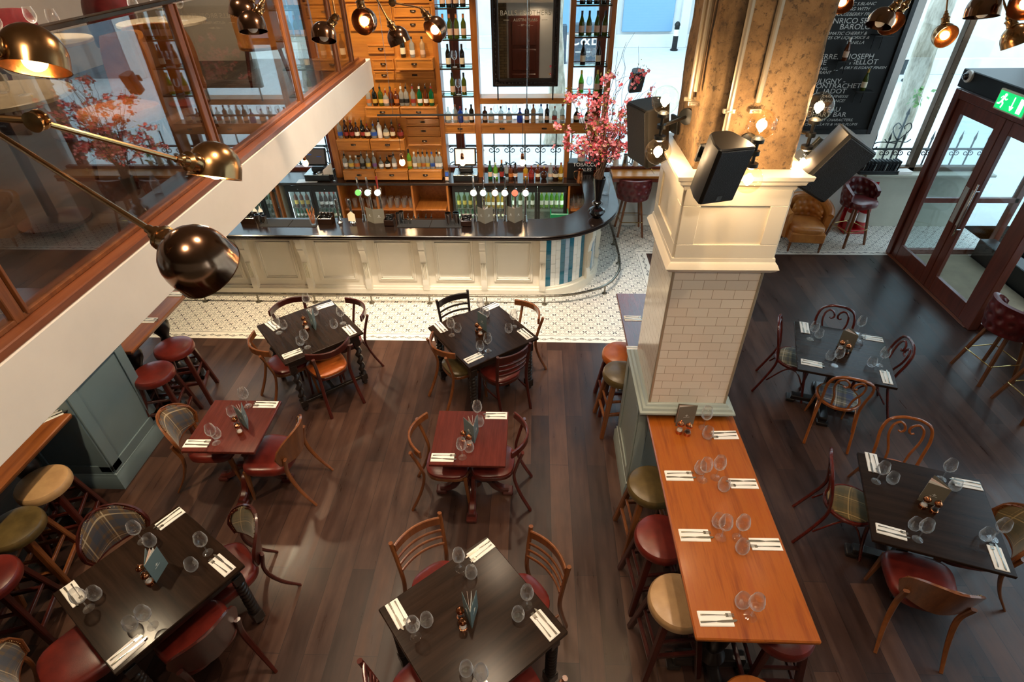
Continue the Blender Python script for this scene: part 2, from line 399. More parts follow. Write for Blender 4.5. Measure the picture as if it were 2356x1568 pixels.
M['napkin']=paint('white_paper_napkin','#efece6',.8,.02); M['paper']=plain('white_paper','#e9e4dc',.8); M['pinkpaper']=plain('pale_pink_paper','#d9bfb2',.8)
M['menu']=plain('grey_teal_card','#5f7376',.6); M['menug']=plain('grey_card','#6f6a5c',.6); M['ink']=plain('dark_ink','#3a4144',.7); M['mark']=plain('pale_print','#cfd2cc',.7)
M['blackp']=plain('black_plastic','#141414',.4); M['speaker']=plain('black_speaker_shell','#110f0c',.5,spec=.35); M['grille']=None
t=NT('speaker_grille'); b=t.bsdf(Base_Color=lin('#141210'),Roughness=.5); vo=t.n('TexVoronoi'); vo.inputs['Scale'].default_value=260; t.l(t.coords(),vo.inputs['Vector']); t.bump(vo.outputs['Distance'],.6,.003); M['grille']=t.m

def white_rim_glass(name,base,edge,pw):
    t=NT(name); tr=t.n('BsdfTransparent'); g=t.n('BsdfGlass'); g.inputs['Roughness'].default_value=0; g.inputs['IOR'].default_value=1.45; g.inputs[0].default_value=(1,1,1,1)
    lw=t.n('LayerWeight'); lw.inputs[0].default_value=.35
    f=t.math('MINIMUM',t.math('ADD',t.math('MULTIPLY',t.math('POWER',lw.outputs['Facing'],pw),edge),base),1.0)
    mx=t.n('MixShader'); t.l(f,mx.inputs[0]); t.l(tr.outputs[0],mx.inputs[1]); t.l(g.outputs[0],mx.inputs[2])
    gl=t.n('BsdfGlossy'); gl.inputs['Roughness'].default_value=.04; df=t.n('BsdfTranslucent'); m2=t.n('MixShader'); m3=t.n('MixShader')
    t.l(t.math('MULTIPLY',t.math('POWER',lw.outputs['Facing'],2.6),.95),m2.inputs[0]); t.l(mx.outputs[0],m2.inputs[1]); d2=t.n('BsdfDiffuse'); t.l(d2.outputs[0],m2.inputs[2])  # white diffuse towards the edges paints in the bright reflected outlines
    m3.inputs[0].default_value=.06; t.l(m2.outputs[0],m3.inputs[1]); t.l(gl.outputs[0],m3.inputs[2]); t.l(m3.outputs[0],t.out.inputs[0]); return t.m
M['gl']=white_rim_glass('clear_drinking_glass',.05,.95,2.2); M['pane']=thinglass('window_pane','#f2f7f8',.05,0,.6); M['balglass']=thinglass('balustrade_glass','#dcd8d0',.11,0,.6,.35)
M['globe']=thinglass('clear_globe_glass','#fff8ea',.05,0,.7); M['shelfglass']=thinglass('shelf_glass','#cfe3dd',.12,0,.7)
M['mirror']=plain('mirror','#b8b2a8',.02,1.0)
M['stone']=paint('pale_limestone','#b9b7a6',.5,.12); M['mat']=paint('coir_mat','#94836a',.95,.25)
M['plate']=plain('brushed_plate','#b5b0a6',.45,.3); M['street']=paint('pale_paving','#d8dbdd',.8,.08); M['fac']=paint('pale_stone_facade','#e2e3e0',.8,.08); M['facblue']=plain('blue_glazed_panel','#7fa9c8',.25); M['facdark']=plain('dark_grille','#5f6f7c',.6)
M['bark']=None
t=NT('plane_tree_bark'); b=t.bsdf(Roughness=.9); v=t.coords((1,1,.35)); t.l(t.ramp(t.noise(v,9,6,.65),[(.35,lin('#8a8270')),(.5,lin('#b3ab97')),(.65,lin('#cfc8b6'))]),b.inputs['Base Color']); t.bump(t.noise(v,16,6),.6,.03); M['bark']=t.m
# concrete column shaft
t=NT('rough_old_concrete'); b=t.bsdf(Roughness=.85); v=t.coords(); n1=t.noise(v,3.2,8,.68); n2=t.noise(v,26,8,.72)
c=t.ramp(n1,[(.3,lin('#5f482e')),(.5,lin('#8a6c47')),(.7,lin('#a5855c'))]); c=t.mix(t.ramp(n2,[(.38,(1,1,1)),(.47,(0,0,0))]),c,lin('#54422c'))
t.l(c,b.inputs['Base Color']); t.bump(t.math('ADD',n1,t.math('MULTIPLY',n2,.6)),.7,.03); M['concrete']=t.m
def bricks(name,bw,bh,c1,c2,mc,ms,axis,rough=.15,bump=.5,off=.5,shift=(0,0,0)):
    t=NT(name); b=t.bsdf(Roughness=rough); tc=t.n('TexCoord'); x,y,z=t.xyz(tc.outputs['Object'])[:3]
    cb=t.n('CombineXYZ'); a={'X':x,'Y':y}[axis]; t.l(t.math('ADD',a,shift[0]),cb.inputs[0]); t.l(t.math('ADD',z,shift[2]),cb.inputs[1])
    br=t.n('TexBrick'); br.offset=off; br.inputs['Scale'].default_value=1; br.inputs['Brick Width'].default_value=bw; br.inputs['Row Height'].default_value=bh; br.inputs['Mortar Size'].default_value=ms; br.inputs['Mortar Smooth'].default_value=.3
    br.inputs['Color1'].default_value=lin(c1); br.inputs['Color2'].default_value=lin(c2); br.inputs['Mortar'].default_value=lin(mc); t.l(cb.outputs[0],br.inputs[0])
    t.l(br.outputs['Color'],b.inputs['Base Color']); t.bump(t.math('SUBTRACT',1,br.outputs['Fac']),bump,.003); return t.m
M['metroX']=bricks('metro_tiles_front',.1525,.0775,'#e6d8c6','#eadfce','#a08468',.0016,'X',.12,.5,.5,(-.965,0,-1.255))
M['metroY']=bricks('metro_tiles_side',.1525,.0775,'#e6d8c6','#eadfce','#a08468',.0016,'Y',.12,.5,.5,(-3.41,0,-1.255))
M['brick']=bricks('brown_brick_wall',.22,.075,'#6a5236','#836843','#3c2e20',.008,'X',.8)
# wine-colour etc.
def bottleglass(name,c,al=.6):
    t=NT(name); b=t.bsdf(Base_Color=lin(c),Roughness=.06); b.inputs['Coat Weight'].default_value=.5; tr=t.n('BsdfTransparent'); tr.inputs[0].default_value=lin(c)
    mx=t.n('MixShader'); mx.inputs[0].default_value=al; t.l(tr.outputs[0],mx.inputs[1]); t.l(b.outputs[0],mx.inputs[2]); t.l(mx.outputs[0],t.out.inputs[0]); return t.m
BG={'green':bottleglass('green_bottle_glass','#5d6a1e',.55),'dark':bottleglass('dark_bottle_glass','#15160f',.85),'clear':bottleglass('clear_bottle_glass','#d6dedd',.28),'amber':bottleglass('amber_bottle_glass','#6b300e',.7),
 'brown':bottleglass('brown_bottle_glass','#3c1c0d',.8),'blue':bottleglass('blue_bottle_glass','#1b3fb0',.75),'white':plain('white_bottle','#efece4',.3),'lime':bottleglass('lime_bottle_glass','#7fc23c',.5),
 'emerald':bottleglass('emerald_bottle_glass','#0f6a3c',.7),'yellow':bottleglass('yellow_bottle_glass','#d6a92a',.5),'red':bottleglass('red_bottle_glass','#8a1c12',.7),'tan':plain('stoneware_bottle','#a5825a',.5)}
LC={k:plain(k+'_print',v,.6) for k,v in dict(cream='#e6d8b8',wlabel='#eeeae2',orangel='#b8682a',yellowl='#cfae48',redl='#8f2a20',blackl='#1a1816',bluel='#2a55b0',pinkl='#d8b49a',purple='#6f4a8a',goldl='#b8923c').items()}
# ------------------------------------------------------------------ furniture and tableware kinds
def rr(w,h,c=.25):
    c=min(w,h)*c; return [(-w/2+c,-h/2),(w/2-c,-h/2),(w/2,-h/2+c),(w/2,h/2-c),(w/2-c,h/2),(-w/2+c,h/2),(-w/2,h/2-c),(-w/2,-h/2+c)]
def superell(a,b,n,k=2.6,cx=0,cy=0,taper=0):
    out=[]
    for i in range(n):
        t=2*PI*i/n; c,s=math.cos(t),math.sin(t)
        x=a*math.copysign(abs(c)**(2/k),c); y=b*math.copysign(abs(s)**(2/k),s)
        x*=1+taper*y/b; out.append((cx+x,cy+y))
    return out
def cushion(outline,z0,z1,dome=.02,inset=.02):
    # padded seat: rounded edges and a slight dome
    mb=MB(); n=len(outline); c=Vector((sum(p[0] for p in outline)/n,sum(p[1] for p in outline)/n))
    L=[];h=z1-z0
    for sc,z in((.9,z0),(.985,z0+h*.12),(1,z0+h*.45),(.985,z0+h*.8),(.93,z1),(.8,z1+dome*.45),(.55,z1+dome*.8),(.25,z1+dome),(.02,z1+dome*1.02)):
        L.append([(c.x+(p[0]-c.x)*sc,c.y+(p[1]-c.y)*sc,z) for p in outline])
    v=[p for l in L for p in l];f=[]
    for i in range(len(L)-1):
        for k in range(n):
            l=(k+1)%n; f.append((i*n+k,i*n+l,(i+1)*n+l,(i+1)*n+k))
    f.append(tuple(reversed(range(n)))); f.append(tuple((len(L)-1)*n+k for k in range(n)))
    return mb.add(v,f)
def arc(hw,y0,dep,z,n=12,p=2):  # arc in plan, ends forward, middle at the back
    return [Vector((hw*(2*i/n-1),y0+dep*abs(2*i/n-1)**p,z)) for i in range(n+1)]
# ---- wishbone chair (curved top rail, open back). +Y faces the table
def chair_open(label,loc,rz,wd='walnut',seat='lred',group='open-backed chairs at the square tables'):
    t=thing('dining_chair',label,'chair',loc,rz,group); w=M[wd]
    part('seat','oc_seat',lambda:cushion(superell(.205,.2,28,3.2,0,.02,.08),.435,.475,.018),M[seat],t,label=None)
    part('seat_frame','oc_frame',lambda:MB().prism(superell(.2,.2,28,3.2,0,.02,.08),.395,.437,.006),w,t)
    part('backrest','oc_back',lambda:MB().sweep(arc(.245,-.30,.13,.805,18),rr(.022,.078,.3)),w,t)
    for s in(-1,1):
        part('leg','oc_rl%d'%s,lambda:MB().sweep(catmull([(s*.20,-.335,0),(s*.185,-.24,.22),(s*.175,-.185,.44),(s*.185,-.215,.62),(s*.205,-.265,.80)],5),rr(.036,.026,.3),up=(0,1,0)),w,t)
        part('leg','oc_fl%d'%s,lambda:MB().bar((s*.185,.185,.42),(s*.20,.21,0),.036,.034,w2=.024),w,t)
    return t
def chair_ladder(label,loc,rz,wd='walnut',seat='lred',group='ladder-back chairs at the square tables'):
    t=thing('dining_chair',label,'chair',loc,rz,group); w=M[wd]
    part('seat','lc_seat',lambda:cushion(superell(.21,.205,28,2.8,0,.02,.1),.435,.475,.02),M[seat],t)
    part('seat_frame','lc_frame',lambda:MB().prism(superell(.205,.2,28,2.8,0,.02,.1),.39,.437,.006),w,t)
    for s in(-1,1):
        part('leg','lc_rl%d'%s,lambda:MB().sweep(catmull([(s*.19,-.29,0),(s*.19,-.23,.25),(s*.19,-.20,.45),(s*.195,-.215,.65),(s*.205,-.25,.90)],5),rr(.03,.034,.3),up=(0,1,0)),w,t)
        part('leg','lc_fl%d'%s,lambda:MB().bar((s*.175,.18,.42),(s*.19,.20,0),.034,.034,w2=.024),w,t)
    part('top_rail','lc_top',lambda:MB().sweep([Vector((p.x,p.y-.0,p.z)) for p in arc(.19,-.285,.05,.835,12)],rr(.02,.085,.3)),w,t)
    for i,z in enumerate((.735,.665,.595)):
        part('back_slat','lc_sl%d'%i,lambda:MB().sweep(arc(.185,-.265+.012*i,.045,z,12),rr(.014,.026,.3)),w,t)
    part('stretcher','lc_st',lambda:MB().sweep(catmull([(-.185,-.2,.27),(-.19,.05,.27),(-.12,.18,.27),(0,.2,.27),(.12,.18,.27),(.19,.05,.27),(.185,-.2,.27)],4),rr(.018,.022,.3)),w,t)
    return t
def backpt(u,v,off=0,z0=.53,z1=.88,hw=.235,yb=-.27,cv=.12):
    # u -1..1 , v 0..1 : rounded shield-shaped curved back
    k=1-max(0,(v-.30)/.70)**2.4; w=hw*(k**.5 if k>0 else 0)*(.86+.14*min(1,v/.3))
    x=u*w; z=z0+(z1-z0)*v - .02*(1-abs(u))*(1-v); y=yb+cv*(x/hw)**2-.07*v
    nx=-2*cv*x/hw/hw; n=Vector((nx,1,.15)).normalized()
    return Vector((x,y,z))+n*off,n
def chair_tartan(label,loc,rz,wd='walnut',seat='lred',cloth='tart_b',group='tartan-backed upholstered chairs'):
    t=thing('dining_chair',label,'chair',loc,rz,group); w=M[wd]
    part('backrest','tc_shell',lambda:MB().grid(lambda u,v:backpt(2*u-1,min(v,.985),.0),16,12,.018),w,t)
    pad=part('back_pad','tc_pad',lambda:MB().grid(lambda u,v:(backpt((2*u-1)*.9,.05+.88*v,.004+.022*(1-abs(2*u-1)**4)*(1-abs(2*v-1)**4))),16,12),M[cloth],t)
    def nails():
        mb=MB()
        for i in range(46):
            s=i/45
            if s<.3: u,v=-.925,.06+s/.3*.62
            elif s>.7: u,v=.925,.06+(1-s)/.3*.62
            else:
                a=(s-.3)/.4; u=-.925*math.cos(PI*a); v=.68+.26*math.sin(PI*a)**.6
            p,n=backpt(u,v,.008); mb.ball(p,.0045,4)
        return mb
    tag(part('nail_trim','tc_nails',nails,M['brass'],t),kind='stuff')
    part('rim','tc_rim',lambda:MB().tube([backpt(u,v,0)[0] for u,v in [(-1,.0+.07*i) for i in range(5)]+[(-math.cos(PI*a/14),.34+.63*math.sin(PI*a/14)**.75) for a in range(1,14)]+[(1,.28-.07*i) for i in range(5)]],.011,6),w,t)
    part('seat','tc_seat',lambda:cushion(superell(.235,.225,32,3.6,0,.02,.1),.38,.465,.022),M[seat],t)
    for s in(-1,1):
        part('leg','tc_rl%d'%s,lambda:MB().sweep(catmull([(s*.215,-.40,0),(s*.205,-.28,.2),(s*.195,-.215,.42),(s*.205,-.245,.62)],5),rr(.042,.026,.3),up=(0,1,0),taper=[.6+.4*min(1,i/8) for i in range(16)]),w,t)
        part('leg','tc_fl%d'%s,lambda:MB().bar((s*.195,.2,.4),(s*.205,.225,0),.044,.044,w2=.022),w,t)
    return t
def chair_bent(label,loc,rz,wd='bent',cloth='tart_o',group='bentwood chairs at the entrance-side tables'):
    t=thing('bentwood_chair',label,'chair',loc,rz,group); w=M[wd]
    part('seat','bc_seat',lambda:cushion(superell(.185,.185,32,2.1,0,0,0),.452,.475,.016),M[cloth],t)
    part('seat_ring','bc_ring',lambda:MB().sweep([(math.cos(2*PI*i/36)*.2,math.sin(2*PI*i/36)*.2,.448) for i in range(36)],rr(.026,.036,.3),closed=True),w,t)
    hoop=[(-.205,-.33,0),(-.195,-.25,.22),(-.18,-.185,.44),(-.185,-.2,.6),(-.195,-.235,.75),(-.165,-.265,.86),(-.085,-.28,.905),(0,-.285,.912)]
    hoop=hoop+[(-x,y,z) for x,y,z in reversed(hoop[:-1])]
    part('back_hoop','bc_hoop',lambda:MB().tube(catmull(hoop,6),.0145,8),w,t)
    for s in(-1,1):
        part('scroll','bc_sc%d'%s,lambda:MB().tube(catmull([(s*.075,-.175,.455),(s*.085,-.19,.58),(s*.125,-.225,.72),(s*.12,-.25,.82),(s*.075,-.265,.862),(s*.03,-.265,.835),(s*.018,-.255,.79),(s*.04,-.25,.765),(s*.062,-.25,.775)],6),[.0115]*40+[.009]*9,8),w,t)
        part('leg','bc_fl%d'%s,lambda:MB().tube(catmull([(s*.15,.13,.44),(s*.165,.15,.25),(s*.185,.2,0)],5),[.017]*6+[.0155,.0145,.013,.012,.011],8),w,t)
        part('brace','bc_br%d'%s,lambda:MB().tube(catmull([(s*.19,-.225,.2),(s*.182,-.1,.37),(s*.17,-.03,.41),(s*.165,.06,.37),(s*.168,.15,.2)],6),.009,6),w,t)
    return t
def stool_round(label,loc,rz,seat='lred',wd='darkred',group='round-topped bar stools',h=.76):
    t=thing('bar_stool',label,'stool',loc,rz,group); w=M[wd]
    part('seat','st_seat',lambda:cushion(superell(.205,.205,40,2.0),.665,.745,.02),M[seat],t)
    c=[(-1,-1),(1,-1),(1,1),(-1,1)]
    for i,(a,b) in enumerate(c): part('leg','st_leg%d'%i,lambda:MB().bar((a*.115,b*.115,.67),(a*.2,b*.2,0),.05,.05,w2=.042),w,t)
    for i in range(4):
        (a,b),(d,e)=c[i],c[(i+1)%4]; z=.22 if i%2 else .3; k=.2-.085*z/.67
        part('rung','st_rg%d'%i,lambda:MB().bar((a*k,b*k,z),(d*k,e*k,z),.028,.036),w,t)
        z2=z+.16; k2=.2-.085*z2/.67
        part('rung','st_rh%d'%i,lambda:MB().bar((a*k2,b*k2,z2),(d*k2,e*k2,z2),.02,.028),w,t)
    return t
def tuft(u,v,nx,ny,amp):
    # diamond buttoning: dips at staggered points
    d=0
    for j in range(ny):
        for i in range(-1,nx+1):
            cx=(i+.5+(.5 if j%2 else 0))/nx; cy=(j+.5)/ny
            r2=((u-cx)*nx)**2+((v-cy)*ny)**2; d+=math.exp(-r2*14)
    return -amp*min(1,d)
def stool_back(label,loc,rz,wd='walnut',group='button-backed bar stools',outer=True):
    t=thing('bar_stool',label,'stool',loc,rz,group); w=M[wd]
    part('seat','sb_seat',lambda:cushion(superell(.235,.22,32,3.6,0,.02,.05),.66,.755,.02),M['ldark'],t)
    def back():
        def fn(u,v):
            a=(u-.5)*2; ang=a*1.9; 
            R=.25; x=R*math.sin(ang)*(1.0); y=-R*math.cos(ang)*.98-.0
            z=.66+v*.36*(1-.38*abs(a)**3); n=Vector((math.sin(ang),-math.cos(ang),0))
            out=tuft(u,v,9,3,.024)
            return Vector((x,y,z))+n*(.02+.03*v+out+.012*math.sin(PI*v)),n
        return MB().grid(fn,84,24,.055)
    part('backrest','sb_back',back,M['ldark'],t)
    c=[(-1,-1),(1,-1),(1,1),(-1,1)]
    for i,(a,b) in enumerate(c): part('leg','sb_leg%d'%i,lambda:MB().bar((a*.12,b*.12,.67),(a*.215,b*.215,0),.038,.038,w2=.034),w,t)
    def ring():
        k=.215-.095*.27/.67+.02; P=[]
        for i,(a,b) in enumerate(c):
            for s in range(4):
                g=PI*1.25+PI/2*i+(s-1.5)/3*PI/2*1.0; P.append((a*(k-.03)+.03*math.cos(g),b*(k-.03)+.03*math.sin(g),.27))
        return MB().tube(P,.007,6,closed=True)
    part('footrest','sb_ring',ring,M['gold'],t)
    return t
def armchair(label,loc,rz):
    t=thing('armchair',label,'armchair',loc,rz); L=M['ltan']
    def shell():
        def fn(u,v):
            a=(u-.5)*2; ang=a*2.05; hh=.74-.17*max(0,abs(a)-.35)/.65; R=.33
            z=.17+(hh-.17)*v; n=Vector((math.sin(ang),-math.cos(ang),0))
            return Vector((R*math.sin(ang)*1.02,-R*math.cos(ang),z))+n*(.035*v),n
        return MB().grid(fn,40,8,.08)
    part('shell','ac_shell',shell,L,t)
    def inner():
        def fn(u,v):
            a=(u-.5)*2; ang=a*1.55; hh=.72-.14*max(0,abs(a)-.35)/.65; R=.255
            z=.42+(hh-.42)*v; n=Vector((-math.sin(ang),math.cos(ang),0))
            return Vector((R*math.sin(ang),-R*math.cos(ang),z))+n*(.012*math.sin(PI*v)+tuft(u,v,7,3,.02)+.012),n
        return MB().grid(fn,84,22)
    part('buttoned_back','ac_in',inner,L,t)
    def roll():
        P=[];
        for i in range(41):
            a=(i/40-.5)*2; ang=a*2.05; hh=.745-.17*max(0,abs(a)-.35)/.65; R=.335
            P.append((R*math.sin(ang)*1.02,-R*math.cos(ang),hh))
        return MB().tube(P,.048,10)
    part('arm_roll','ac_roll',roll,L,t)
    part('seat','ac_seat',lambda:cushion(superell(.265,.28,32,4,0,.06),.33,.43,.03),L,t)
    part('front_rail','ac_front',lambda:MB().box(-.27,.27,.05,.335,.17,.34,.02),L,t)
    for i,(a,b) in enumerate([(-.24,.3),(.24,.3),(-.22,-.2),(.22,-.2)]):
        part('leg','ac_leg',lambda:MB().lathe([(.012,0),(.02,.03),(.014,.05),(.024,.08),(.018,.1),(.026,.13),(.026,.18)],12),M['walnut'],t,loc=(a,b,0))
    return t
def twist(h,r0,turns,z0,taper=0,n=20,seg=None,lobes=1,amp=.2):
    seg=seg or int(turns*10); mb=MB();v=[];f=[]
    for i in range(seg+1):
        z=z0+h*i/seg; r=r0*(1+taper*i/seg)
        for k in range(n):
            a=2*PI*k/n; q=r*(1+amp*math.cos(lobes*a-2*PI*turns*i/seg)); v.append((q*math.cos(a),q*math.sin(a),z))
    for i in range(seg):
        for k in range(n):
            l=(k+1)%n; f.append((i*n+k,i*n+l,(i+1)*n+l,(i+1)*n+k))
    return mb.add(v,f)
def table_twist(label,c,rz,size=.9,kind='coil'):
    t=thing('dining_table',label,'table',(c[0],c[1],0),rz,'square dark tables with twisted legs'); h=size/2; w=M['black']
    part('table_top','tt_top',lambda:MB().box(-h,h,-h,h,.73,.76,.005),M['dark'],t)
    part('apron','tt_apron',lambda:MB().box(-h+.045,h-.045,-h+.045,h-.045,.64,.732,.004),w,t)
    q=h-.08
    for sx in(-1,1):
        for sy in(-1,1):
            if kind=='coil': fn=lambda:twist(.44,.036,10,.14,0,18,90,1,.17).box(-.038,.038,-.038,.038,.57,.66,.004).box(-.042,.042,-.042,.042,.05,.15,.004).lathe([(.02,0),(.035,.02),(.035,.045),(.02,.06)],14)
            else: fn=lambda:twist(.44,.03,4,.14,0,18,70,1,.4).box(-.036,.036,-.036,.036,.57,.66,.004).box(-.038,.038,-.038,.038,.07,.15,.004).lathe([(.018,0),(.034,.025),(.034,.05),(.018,.075)],14)
            part('leg','tt_leg_'+kind,fn,w,t,loc=(sx*q,sy*q,0))
    if kind!='coil':
        part('stretcher','tt_str',lambda:MB().box(-q,q,-.018,.018,.09,.13,.003).box(-q-.018,-q+.018,-q,q,.09,.13,.003).box(q-.018,q+.018,-q,q,.09,.13,.003),w,t)
    return t
def table_pedestal(label,c,rz,size,top,leg,plain_=False,group=None):
    t=thing('dining_table',label,'table',(c[0],c[1],0),rz,group); h=size/2
    part('table_top','tp_top%.2f'%size,lambda:MB().box(-h,h,-h,h,.732,.76,.004),M[top],t)
    if not plain_:
        part('pedestal','tp_ped',lambda:twist(.34,.042,5,.22,0,18,60,2,.16).lathe([(.05,.12),(.075,.14),(.075,.2),(.045,.23)],20).lathe([(.045,.55),(.07,.58),(.05,.62),(.05,.68)],20).box(-.16,.16,-.16,.16,.69,.733,.01),M[leg],t)
        for i in range(4):
            def foot(): return MB().sweep(catmull([(0,.05,.2),(0,.14,.19),(0,.2,.1),(0,.27,.055),(0,.33,.05)],5),rr(.07,.07,.2)).box(-.05,.05,.27,.37,0,.045,.01)
            part('foot','tp_foot',foot,M[leg],t,rot=(0,0,PI/2*i))
    else:
        part('pedestal','tp_ped2',lambda:MB().bar((0,0,.08),(0,0,.7),.085,.085,up=(0,1,0)).box(-.2,.2,-.2,.2,.70,.733,.01),M[leg],t)
        for i in range(2): part('foot','tp_foot2',lambda:MB().box(-.32,.32,-.045,.045,.035,.09,.01).box(-.36,-.27,-.06,.06,0,.045,.008).box(.27,.36,-.06,.06,0,.045,.008),M[leg],t,rot=(0,0,PI/2*i))
    return t
BAL=[(.085,.14),(.1,.17),(.085,.2),(.05,.24),(.075,.34),(.085,.42),(.07,.52),(.045,.6),(.06,.64),(.09,.7),(.1,.78),(.08,.84),(.055,.88),(.075,.92),(.075,.97)]
def pedestal_high(t,y,leg='black'):
    part('pedestal','hp_ped',lambda:MB().lathe(BAL,24).box(-.22,.22,-.22,.22,.965,.995,.006),M[leg],t,loc=(0,y,0))
    for i in range(2): part('foot','hp_foot',lambda:MB().box(-.28,.28,-.045,.045,.04,.14,.012).box(-.33,-.22,-.06,.06,0,.05,.008).box(.22,.33,-.06,.06,0,.05,.008),M[leg],t,loc=(0,y,0),rot=(0,0,PI/2*i))
# ---- tableware
def wineglass(label,loc,group,sc=1):
    t=thing('wine_glass',label,'wine glass',loc,random.random()*6,group); t.scale=(1.06,1.06,1.17)
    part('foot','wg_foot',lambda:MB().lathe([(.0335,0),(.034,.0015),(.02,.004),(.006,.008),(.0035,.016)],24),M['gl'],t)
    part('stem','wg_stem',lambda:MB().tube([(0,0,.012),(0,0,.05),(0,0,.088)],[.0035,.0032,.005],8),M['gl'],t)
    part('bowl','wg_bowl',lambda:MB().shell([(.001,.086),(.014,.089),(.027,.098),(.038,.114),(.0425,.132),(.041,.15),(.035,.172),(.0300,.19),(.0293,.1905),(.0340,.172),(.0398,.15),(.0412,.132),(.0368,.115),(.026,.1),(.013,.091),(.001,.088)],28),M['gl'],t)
    return t
def tumbler(label,loc,group):
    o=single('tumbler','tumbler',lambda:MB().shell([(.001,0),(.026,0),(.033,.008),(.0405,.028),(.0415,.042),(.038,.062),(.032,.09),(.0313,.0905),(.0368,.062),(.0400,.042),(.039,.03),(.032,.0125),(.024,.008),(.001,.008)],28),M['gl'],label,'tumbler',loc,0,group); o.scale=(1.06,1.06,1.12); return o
def mill(label,loc,kind,group='copper-topped salt and pepper mills'):
    t=thing('pepper_mill',label,'mill',loc,random.random()*6,group); t.scale=(1.1,1.1,1.15)
    part('base','ml_b',lambda:MB().lathe([(.024,0),(.0245,.002),(.0245,.024),(.02,.026)],20),M['copper'],t)
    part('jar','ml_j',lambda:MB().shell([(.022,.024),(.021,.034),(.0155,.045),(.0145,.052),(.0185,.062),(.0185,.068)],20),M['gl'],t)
    part('filling','ml_f',lambda:MB().lathe([(.017,.025),(.0165,.034),(.012,.043),(.001,.044)],14),M['paper'] if kind else M['blackp'],t)
    part('cap','ml_c',lambda:MB().lathe([(.016,.068),(.0235,.076),(.0265,.086),(.024,.097),(.014,.106),(.004,.111),(.003,.117),(.0045,.120),(.001,.122)],30,mod=lambda a,z,r:1-.07*abs(math.sin(a*5)) if r>.01 else 1),M['copper'],t)
    return t
def napkin(label,c,ang,L,group,w=.092):
    return single('napkin','napkin%.3f'%L,lambda:MB().box(-L/2,L/2,-w/2,w/2,0,.0035,.0012).box(-L/2+.003,L/2,-w/2+.003,w/2,.0035,.0065,.0012),M['napkin'],label,'napkin',c,ang,group)
def fork(label,c,ang,group):
    def g():
        mb=MB().sweep(catmull([(-.1,0,.001),(-.06,0,.004),(0,0,.003),(.035,0,.001),(.05,0,.0)],4),rr(.0042,.0024,.3),up=(0,0,1),taper=[2.2,2.1,1.9,1.6,1.4,1.2,1.1,1,.95,.9,.9,.9,.95,1.1,1.5,2.2,3.0])
        mb.box(.048,.064,-.0115,.0115,-.0008,.0012,.0005)
        for i in range(4): mb.box(.062,.098,-.0113+i*.0062,-.0083+i*.0062,-.0008,.0012,.0004)
        return mb
    return single('fork','fork',g,M['silver'],label,'fork',c,ang,group)
def knife(label,c,ang,group):
    def g():
        return MB().sweep(catmull([(-.11,0,.001),(-.06,0,.003),(-.01,0,.002)],5),rr(.005,.0035,.3),taper=[2.4,2.5,2.4,2.2,2,1.9,1.7,1.6,1.4,1.2,1.1]).prism([(-.012,-.004),(.02,-.0085),(.075,-.0095),(.098,-.007),(.112,.002),(.1,.0065),(.02,.0065),(-.012,.004)],0,.0018)
    return single('knife','knife',g,M['silver'],label,'knife',c,ang,group)
def menu(label,s,a1,a2,L=.15,hgt=.21,mat='menu',pages=True,group='folded menus standing on tables'):
    t=thing('menu',label,'menu',s,0,group)
    for nm,a,mt,k,hh in (('front_cover',a1,mat,1,hgt),('back_cover',a2,mat,1,hgt)):
        o=part(nm,'mn_cov%.2f'%L,lambda:MB().box(0,L,-.0012,.0012,0,hgt,.0005),M[mt],t,rot=(0,0,a))
        sgn=-1 if (nm=='front_cover')==(((a2-a1+PI)%(2*PI)-PI)>0) else 1
        part('crest','mn_crest',lambda:MB().box(.062,.088,-.0003,.0003,.105,.109).box(.071,.079,-.0003,.0003,.098,.118).box(.05,.1,-.0003,.0003,.088,.0905),M['mark'],o,loc=(0,sgn*.0016,0))
    if pages:
        am=a1+((a2-a1+PI)%(2*PI)-PI)
        for f in(.35,.65):
            part('page','mn_page%.2f'%L,lambda:MB().box(.002,L-.006,-.0005,.0005,.003,hgt-.004),M['paper'] if f<.5 else M['pinkpaper'],t,rot=(0,0,a1+(am-a1)*f))
    return t
